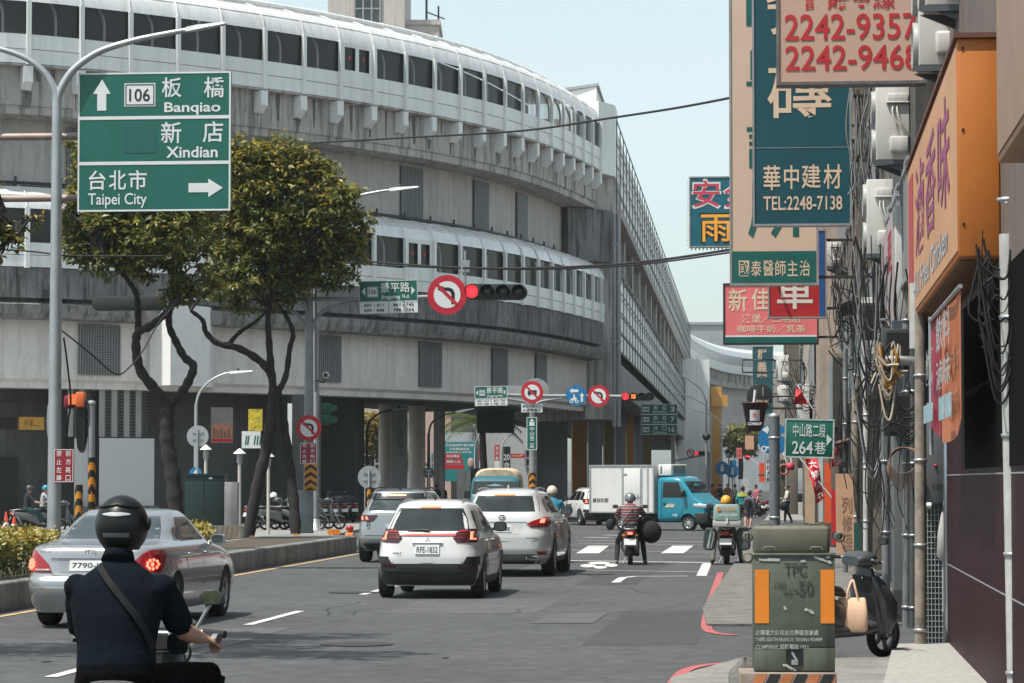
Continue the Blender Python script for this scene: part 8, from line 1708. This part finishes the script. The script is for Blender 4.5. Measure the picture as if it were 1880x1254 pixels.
SH = cloth('sneaker', (.25, .25, .25)); BLK2 = cloth('charcoal', (.015, .015, .017))
t, h, sh = person('person', 'person in pink striped shirt and silver helmet waiting on a scooter', (Xs, 64.5, 0), RZ + .05, dict(FEET, shL=(-.185, .10, 1.27), shR=(.185, .10, 1.27), chest=(0, .1, 1.1), neck=(0, .14, 1.33), head=(0, .18, 1.43), pelvis=(0, .1, .84)), [SKIN, STRIPE, BLK2, SH], build=1.02, helmet=('open', HSIL))
b = MB(); b.tube(cat([(.1, .16, 1.3), (.05, -.03, 1.2), (-.06, -.05, 1.05), (-.16, .0, .93)], 5), .013, 6); b.build('shoulder_strap', BLK2, t)
s1 = scooter('dark scooter with white plate stopped at the line under the striped rider', (Xs, 64.5, 0), RZ + .05, M('scooter_black', (.015, .015, .017), .3, coat=.5), lit=2)
t = thing('shopping_bag', 'big round black bag hung on the right of the striped rider', 'bag', (Xs + .47, 64.7, .52)); b = MB(); b.ball((0, 0, .2), (.23, .17, .25), 0, 18, 12); b.tube(cat([(-.1, 0, .42), (-.15, 0, .56), (-.12, 0, .58), (.1, 0, .42)], 4), .015, 6); b.build('bag', cloth('bag_black', (.006, .006, .007)), t)
t = thing('shopping_bag', 'smaller dark bag on the left handlebar of the striped rider', 'bag', (Xs - .42, 64.9, .74)); b = MB(); b.ball((0, 0, .14), (.10, .1, .13), 0, 14, 10); b.tube([(0, 0, .28), (.05, 0, .36)], .012, 6); b.build('bag', cloth('bag_navy', (.01, .013, .02)), t)
Xd = wx_at(1333, 64.8)
t, h, sh = person('person', 'person in yellow helmet hidden behind a delivery box, one foot down', (Xd, 64.8, 0), RZ, dict(FEET, shL=(-.18, .14, 1.22), shR=(.18, .14, 1.22), chest=(0, .13, 1.06), neck=(0, .17, 1.27), head=(0, .2, 1.37), pelvis=(0, .14, .84)), [SKIN, BLK2, cloth('grey_trousers', (.16, .15, .145)), cloth('shoe', (.02, .02, .02))], helmet=('open', M('helmet_yellow', (.72, .33, .02), .35, coat=.4, var=.05)))
s2 = scooter('delivery scooter carrying a grey-green box and two saddle bags', (Xd, 64.8, 0), RZ, M('scooter_black', (.015, .015, .017)), lit=0, plate='MYB-5836')
t = thing('delivery_box', 'grey-green delivery box with white base on the scooter by the kerb', 'box', (Xd, 64.45, .83), RZ); b = MB(); b.bb((-.31, -.22, .0), (.31, .22, .16)); b.build('base', M('box_offwhite', (.45, .44, .42), .5, var=.1), t, bevel=.03); b = MB(); b.loft([(.161, 0, 0, .31, .23, 8), (.45, 0, 0, .29, .21, 8), (.50, 0, 0, .25, .17, 7)], 32, 0, 'z'); l = b.build('lid', M('box_sage', (.17, .26, .24), .5, var=.06), t)
b = MB(); b.text('外送茶', -.1, .36, .2, .43, -.232, 0, .01); b.disc((-.17, .395), .045, -.232); b.build('orange_lettering', M('ink_orange', (.7, .25, .02), .5), l); b = MB(); b.text('02-8221-5858', -.17, .24, .22, .29, -.236, 0, .01); b.build('lettering', SIGNW, l); b = MB(); b.bb((-.02, -.26, .08), (.02, -.22, .2)); b.build('latch', WHITE, t)
for sg, lb in ((-1, 'left'), (1, 'right')):
    t = thing('saddle_bag', '%s dark saddle bag hanging beside the delivery scooter wheel' % lb, 'bag', (Xd + sg * .40, 64.55, .30), RZ); t.rotation_euler.y = -sg * .1
    b = MB(); b.loft([(-.2, 0, .26, .12, .23, 4), (0, 0, .27, .14, .25, 4), (.25, 0, .26, .12, .23, 4)], 20); b.build('bag', M('bag_slate', (.03, .04, .04), .6, var=.4, sc=6), t); b = MB(); b.add([(-.05, -.215, .08), (-.0, -.215, .06), (.06, -.215, .44), (.0, -.215, .46)], [(0, 1, 2, 3)]); b.add([(.03, -.212, .06), (.06, -.212, .08), (.1, -.212, .42), (.08, -.212, .44)], [(0, 1, 2, 3)]); b.build('reflective_stripe', M('stripe_silver', (.4, .4, .4), .4, .3), t)
    b = MB(); b.tube([(sg * -.02, -.22, .05), (sg * -.02, -.22, .48), (sg * -.02, .2, .5)], .012, 6); b.build('piping', GRC, t)
Xb = wx_at(1012, 66)
t, h, sh = person('person', 'person in blue vest and cream helmet on a scooter beyond the white SUV', (Xb, 66, 0), RZ, dict(SIT, head=(0, .24, 1.58), neck=(0, .2, 1.46), shL=(-.19, .16, 1.38), shR=(.19, .16, 1.38)), [SKIN2, cloth('vest_blue', (.03, .22, .34)), BLK2, SH], helmet=('open', M('helmet_cream', (.62, .52, .42), .35, coat=.4, var=.05)), sleeve=.5)
scooter('white scooter under the rider in the blue vest', (Xb, 66, 0), RZ, WHP, lit=1, plate='PKL-2290')
for i, (px, Y, cm, hm, lb, sk_, ln) in enumerate(((42, 104, cloth('dark_tee', (.012, .014, .018)), M('helmet_grey', (.035, .04, .042), .35, coat=.4), 'person in dark shirt and grey helmet, left of two riders at far left', SKIN2, cloth('teal_trousers', (.01, .05, .06))), (72, 105, cloth('pale_tee', (.36, .36, .37)), M('helmet_teal', (.02, .22, .28), .35, coat=.4), 'person in pale shirt and teal helmet, right of two riders at far left', SKIN2, BLK2))):
    x = wx_at(px, Y); person('person', lb, (x, Y, 0), R(-90) + .2, SIT, [sk_, cm, ln, SH], helmet=('open', hm), vox=.02); scooter(('scooter under the dark-shirted rider at far left', 'scooter under the pale-shirted rider at far left')[i], (x, Y, 0), R(-90) + .2, M('scooter_grey', (.08, .085, .09), .3, coat=.5), lit=0, plate='NKX-8%d2' % i)
# parked scooters
GP = 'scooters parked on the plaza'
proto = scooter('silver-black parked scooter, leftmost on the plaza right of the leaning trunk', (wx_at(487, 104), 104, .1), R(-75), M('scooter_gun', (.10, .105, .11), .3, .3, coat=.5), GP, lit=0, plate='MBP-771')
t = thing('white_helmet', 'white helmet left on a parked scooter mirror', 'helmet', (wx_at(502, 103.5), 103.5, 1.28)); b = MB(); b.grid(lambda u, v: (.13 * math.cos(u * 6.2832) * math.sin(v * 1.9), .14 * math.sin(u * 6.2832) * math.sin(v * 1.9), .02 + .14 * math.cos(v * 1.9)), 20, 10); b.build('shell', WHITE, t); b = MB(); b.tube([(.12, -.05, -.03), (0, -.14, -.02), (-.12, -.05, -.03)], .012, 6); b.build('rim', DPLAS, t)
for px, Y, a, lb in ((505, 105, -70, 'parked scooter between the first and the one with a teal bag on the plaza'), (522, 104.5, -95, 'parked scooter nearest the right tree trunk on its left side'), (538, 106, -80, 'parked scooter half behind the right tree trunk'), (557, 105, -85, 'parked scooter just left of the signal mast casing'), (470, 107, -60, 'parked scooter half behind the leaning trunk')): dup(proto, (wx_at(px, Y), Y, .1), R(a), lb, GP)
GQ = 'scooters parked in shade under the deck'
for i, (px, Y) in enumerate(((600, 122), (616, 121), (632, 122), (648, 123))): dup(proto, (wx_at(px, Y), Y, .1), R(-10 + i * 8), ('leftmost of the shaded scooters under the deck beside the mast', 'second shaded scooter under the deck from the left', 'third shaded scooter under the deck from the left', 'rightmost shaded scooter under the deck, by the round sign')[i], GQ)
for i, (px, Y) in enumerate(((800, 150), (812, 151))): 
    person('person', ('person standing in shade under the deck left of the concrete block', 'person standing in shade right beside the concrete block')[i], (wx_at(px, Y), Y, 0), R(200 * i), STAND, [SKIN, BLK2, BLK2, BLK2], hair=True, vox=.03)
# far street scooters and people on the right
GR = 'scooters parked along the far pavement'
for i, (px, Y, a) in enumerate(((1318, 172, 60), (1330, 178, 70), (1343, 170, 75), (1352, 180, 65), (1395, 150, 20), (1402, 158, 25))): dup(proto, (wx_at(px, Y), Y, .0), R(a), ('leftmost far scooter behind the lorry bonnet', 'second far scooter behind the lorry bonnet', 'far scooter below the left blue walking sign', 'far scooter right of the walking signs', 'far scooter under the black tarpaulin canopy', 'farther scooter under the black tarpaulin canopy')[i], GR)
WALKL = dict(STAND, wrL=(-.12, .30, 1.08), wrR=(.10, .30, 1.06), elL=(-.22, .04, 1.08), elR=(.22, .06, 1.08))
zp = .12
t, _, _ = person('person', 'person in white tee and dark trousers looking at a phone on the pavement', (wx_at(1446, 127), 127, 0), R(90), WALKL, [SKIN2, cloth('white_tee', (.6, .56, .52)), cloth('navy_trousers', (.012, .016, .024)), SH], hair='bun', vox=.018, build=.95)
b = MB(); b.box((0, .37, 1.12), (.07, .012, .14), 0, 0, R(-40)); tag(b.build('phone', BLACK, None, loc=(wx_at(1446, 127), 127, 0), rz=R(90)), 'dark phone held by the person in the white tee', 'phone')
t = thing('handbag', 'dark bag carried at the side of the person in the white tee', 'bag', (wx_at(1438, 126.8), 126.8, .62)); b = MB(); b.ball((0, 0, .12), (.17, .1, .2), 0, 14, 10); b.tube(cat([(-.08, 0, .28), (0, 0, .55), (.08, 0, .28)], 5), .012, 6); b.build('bag', BLK2, t)
t, _, _ = person('person', 'person in teal and yellow jacket beside the delivery scooter', (wx_at(1364, 112), 112, 0), RZ, STAND, [SKIN2, cloth('teal_jacket', (.02, .22, .26), .5), cloth('patterned_shorts', (.04, .045, .05), .6), SH], hair=True, vox=.018, shorts=True, sleeve=1.0)
b = MB(); b.grid(lambda u, v: (-.19 + .38 * u, -.115 - .03 * math.sin(3.14 * u), 1.24 + .14 * v), 8, 4); b.build('yellow_yoke', M('cloth_yellow', (.6, .6, .12), .8), t)
t, _, _ = person('person', 'person in grey-blue shirt and shorts walking right of the teal jacket', (wx_at(1376, 111), 111, 0), RZ - .4, STAND, [SKIN2, cloth('bluegrey_tee', (.10, .13, .18)), cloth('grey_shorts', (.12, .12, .13)), SH], hair=True, vox=.018, shorts=True, build=.9)
t.scale = (.88, .88, .88)
b = MB(); b.loft([(-.24, 0, 1.12, .1, .15, 3), (-.13, 0, 1.14, .14, .19, 3)], 16); b.build('backpack', BLK2, t)
CR = 'far pedestrians on the street'
for i, (px, Y, c, lb) in enumerate(((1308, 165, (.35, .12, .06), 'far person in rust top behind the lorry bonnet'), (1322, 175, (.03, .03, .03), 'far person in black behind the yellow helmet'), (1350, 165, (.45, .42, .4), 'far person in pale top left of the teal jacket'), (1388, 145, (.4, .12, .16), 'far person in pink top near the grey post'), (1336, 185, (.3, .12, .05), 'farther person in orange-brown top in mid street'))):
    person('person', lb, (wx_at(px, Y), Y, 0), R(40 * i), STAND, [SKIN2, cloth('far%d' % i, c), BLK2, SH], hair=True, vox=.03, group=CR)
# --- grey scooter with the bag by the utility box
s3 = scooter('dark grey scooter parked leaning behind the utility box with bag in its footwell', (wx_at(1500, 31.3), 31.15, .0), R(-94), M('scooter_slate', (.05, .056, .061), .35, var=.12, coat=.15), lit=0, plate='627-KQT', lean=R(4)); s3.rotation_euler = (0, R(4), R(-50)); s3.location = (2.86, 29.6, .03); s3.scale = (.97, .97, .97)
b = MB(); b.loft([(.28, 0, 1.12, .21, .08, 3), (.42, 0, 1.14, .26, .15, 3), (.60, 0, 1.11, .27, .16, 3), (.78, 0, 1.03, .23, .12, 3), (.88, 0, .98, .15, .07, 3)], 24, 0, 'z'); b.build('front_apron', MC['scooter_slate'], s3)
b = MB(); b.loft([(-.1, 0, .30, .19, .06, 3.5), (.3, 0, .31, .2, .07, 3.5), (.8, 0, .32, .2, .07, 3.5), (1.05, 0, .36, .19, .08, 3)], 24); b.build('floor_skirt', MC['scooter_slate'], s3)
b = MB(); b.lathe([(.012, -.012), (.012, .012), (0, .012)], 12, 0, 'y', (.05, .87, .86)); b.build('key_lock', CHROME, s3)
c = pt(1566, 1160, 29.86); t = thing('tote_bag', 'cream tote bag standing in the footwell of the dark grey scooter', 'bag', (c.x, 29.86, c.z), -.1)
b = MB(); b.loft([(0, 0, 0, .125, .07, 5), (.03, 0, 0, .15, .085, 5), (.2, -.005, 0, .155, .075, 5), (.33, -.01, 0, .14, .04, 5), (.345, -.01, 0, .13, .02, 5)], 28, 0, 'z'); TOTE = M('tote_cream', srgb(222, 185, 155), .85, var=.06, sc=3, bump=.15); b.build('bag', TOTE, t)
for dy in (-.035, .035): b = MB(); P = cat([(-.06, dy, .30), (-.045, dy, .42), (-.0, dy * .4, .52), (.03, dy, .42), (.06, dy, .30)], 6); b.tube(P, .013, 6); b.build('handle', TOTE, t)
# --- utility box
Yu = 24; t = thing('utility_box', 'olive green power utility box with orange reflectors on a striped plinth', 'utility box', (pt(1459, 1298, Yu).x, Yu, 0), RZ * .6); k = Yu / F
U = lambda px, py: ((px - 1459) * k, CH - (py - 882) * k)
OLV = M('box_olive', (.095, .112, .084), .6, var=.28, sc=3.2, streak=.5, bump=.08); OLT = M('box_olive_top', (.13, .125, .095), .6, var=.25, sc=2, streak=.3)
zb = U(0, 1232)[1]; z1_ = U(0, 1018)[1]; z2_ = U(0, 966)[1]; hw = 74 * k
b = MB(); b.bb((-hw, 0, zb + .002), (hw, .55, z1_)); b.build('cabinet', OLV, t, bevel=.012)
b = MB(); b.bb((-hw, -.012, zb + .2 + .004), (hw, -.001, z1_ - .01)); dr = b.build('door', OLV, t, bevel=.006)
b = MB(); b.bb((-hw + .004, .06, z1_ + .002), (hw - .035, .55, z2_)); b.build('rear_hood', OLT, t, bevel=.03)
b = MB(); b.bb((-hw - .008, -.025, z1_ - .012), (hw + .008, .07, z1_ + .012)); b.build('lid_lip', OLV, t, bevel=.008)
b = MB(); 
for px, py, y in ((1409, 962, .2), (1498, 962, .2), (1414, 1004, .0), (1500, 1004, .0)): q = U(px, py); b.tube([(q[0] - .05, y, q[1] - .02), (q[0] - .035, y, q[1]), (q[0] + .035, y, q[1]), (q[0] + .05, y, q[1] - .02)], .008, 6)
b.build('hinge', OLT, t)
for i, (px0, px1) in enumerate(((1387, 1413), (1507, 1532))):
    a, c = U(px0, 1143), U(px1, 1045); b = MB(); b.rect(a[0], a[1], c[0], c[1], -.0165); b.build('orange_reflector', M('reflector_orange', (.78, .24, .02), .4, var=.08, sc=5), t)
b = MB()
for tx, x0, y0, x1, y1, w_ in (('TPC', 1441, 1033, 1482, 1056, .014), ('1984', 1424, 1068, 1444, 1080, .0), ('-50', 1458, 1066, 1494, 1092, .012), ('60', 1440, 1082, 1456, 1093, 0)):
    a, c = U(x0, y1), U(x1, y0); b.text(tx, a[0], a[1], c[0], c[1], -.019, 0, w_)
b.build('raised_lettering', M('olive_raised', (.045, .058, .044), .5, var=.1), dr)
b = MB()
for tx, x0, y0, x1, y1 in (('台灣電力公司台北南區營業處', 1388, 1155, 1503, 1165), ('TAIPEI SOUTH BRANCH, TAIWAN POWER', 1388, 1169, 1510, 1177), ('COMPANY 服務電話:1911', 1388, 1181, 1484, 1190)):
    a, c = U(x0, y1), U(x1, y0); b.text(tx, a[0], a[1], c[0], c[1], -.0165, 0, .012)
b.build('lettering', M('worn_white_ink', (.42, .45, .42), .7, var=.4, sc=40), dr)
b = MB(); rr = random.Random(3)
for px, py, l, a_ in ((1495, 1021, 34, -.35), (1517, 1022, 8, 0), (1395, 1027, 38, 0), (1440, 1112, 8, -1), (1478, 1117, 14, -.3), (1486, 1120, 10, -.5), (1438, 1218, 26, -.4), (1470, 1030, 10, .1)):
    q = U(px, py); n = 8; l *= k; top_ = [(l * i / n, .004 + .012 * rr.random() * (1 if l > .05 else .6)) for i in range(n + 1)]; bot = [(l * i / n, -.004 - .01 * rr.random()) for i in range(n + 1)]
    P = [(q[0] + x * math.cos(a_) - z * math.sin(a_), q[1] + x * math.sin(a_) + z * math.cos(a_)) for x, z in top_ + bot[::-1]]; b.flat(P, -.0178)
b.build('scraped_paint', M('scrape_pale', (.42, .46, .42), .7, var=.3, sc=30), dr)
for x0, x1 in ((-74, -14), (16, 74)): b = MB(); b.bb((x0 * k + .003, -.012, zb + .01), (x1 * k - .003, -.001, zb + .195)); b.build('lower_panel', OLV, t, bevel=.006)
b = MB(); b.bb((-13 * k, -.004, zb + .05), (15 * k, -.001, zb + .19)); b.build('lock_recess', BLACK, t); b = MB(); b.tube([(-.02, -.02, zb + .16), (.02, -.03, zb + .09)], .012, 8); b.bb((-.025, -.03, zb + .06), (.03, -.012, zb + .10)); b.build('padlock', STEEL, t)
b = MB()
for sx in (-1, 1):
    for zz in ((986, 1024) if sx < 0 else (986,)):
        q = U(0, zz); b.lathe([(.03, -.012), (.045, -.012), (.045, .012), (.03, .012), (.03, -.012)], 16, 0, 'y', (sx * (hw + .045), .1, q[1]))
b.build('lifting_eye', OLT, t)
hp = thing('plinth', 'concrete plinth with orange and black slanted stripes under the utility box', 'plinth', (pt(1446, 1298, Yu).x, Yu - .06, 0), RZ * .6); b = MB(); x0, x1 = (1358 - 1446) * k, (1534 - 1446) * k; b.bb((x0, 0, .0), (x1, .75, zb - .001)); b.build('concrete', M('plinth_conc', (.25, .2, .17), .8, var=.3), hp, bevel=.015)
for i in range(4):
    xs = x0 + .005 + i * (x1 - x0) / 3.6
    for j, m_ in enumerate((M('stripe_orange', (.50, .18, .07), .7, var=.3, sc=6), M('stripe_black', (.02, .02, .022), .7, var=.3))):
        a = xs + j * (x1 - x0) / 7.2; P = [(max(x0, min(x1, x)), z) for x, z in ((a, .005), (a + .09, .005), (a + .22, zb - .012), (a + .13, zb - .012))]
        if P[1][0] - P[0][0] > .005: b = MB(); b.flat(P, -.003 - .001 * j); b.build('stripe', m_, hp)
t = thing('rubble_lump', 'lump of broken concrete beside the striped plinth', 'rubble', (pt(1368, 1230, 24.6).x, 24.6, 0)); b = MB(); rr = random.Random(5)
b.grid(lambda u, v: ((.14 + .05 * math.sin(u * 19) * math.sin(v * 7)) * math.cos(u * 6.2832) * math.sin(v * 3.1416), .12 * math.sin(u * 6.2832) * math.sin(v * 3.1416), .12 + (.24 + .03 * math.sin(u * 13)) * math.cos(v * 3.1416)), 18, 12); b.build('lump', CONCD, t)
# ---------------------------------------------------------------- summer haze over the whole street
b = MB(); b.bb((-140, -8, -1), (140, 640, 62)); hz = b.build('haze', []); hz['kind'] = 'stuff'
m = bpy.data.materials.new('haze_air'); m.use_nodes = True; N = m.node_tree.nodes; N.remove(N['Principled BSDF']); v = N.new('ShaderNodeVolumePrincipled')
v.inputs['Color'].default_value = (.80, .88, .90, 1); v.inputs['Density'].default_value = .00022; v.inputs['Anisotropy'].default_value = .2
m.node_tree.links.new(v.outputs[0], N['Material Output'].inputs['Volume']); hz.data.materials.append(m)
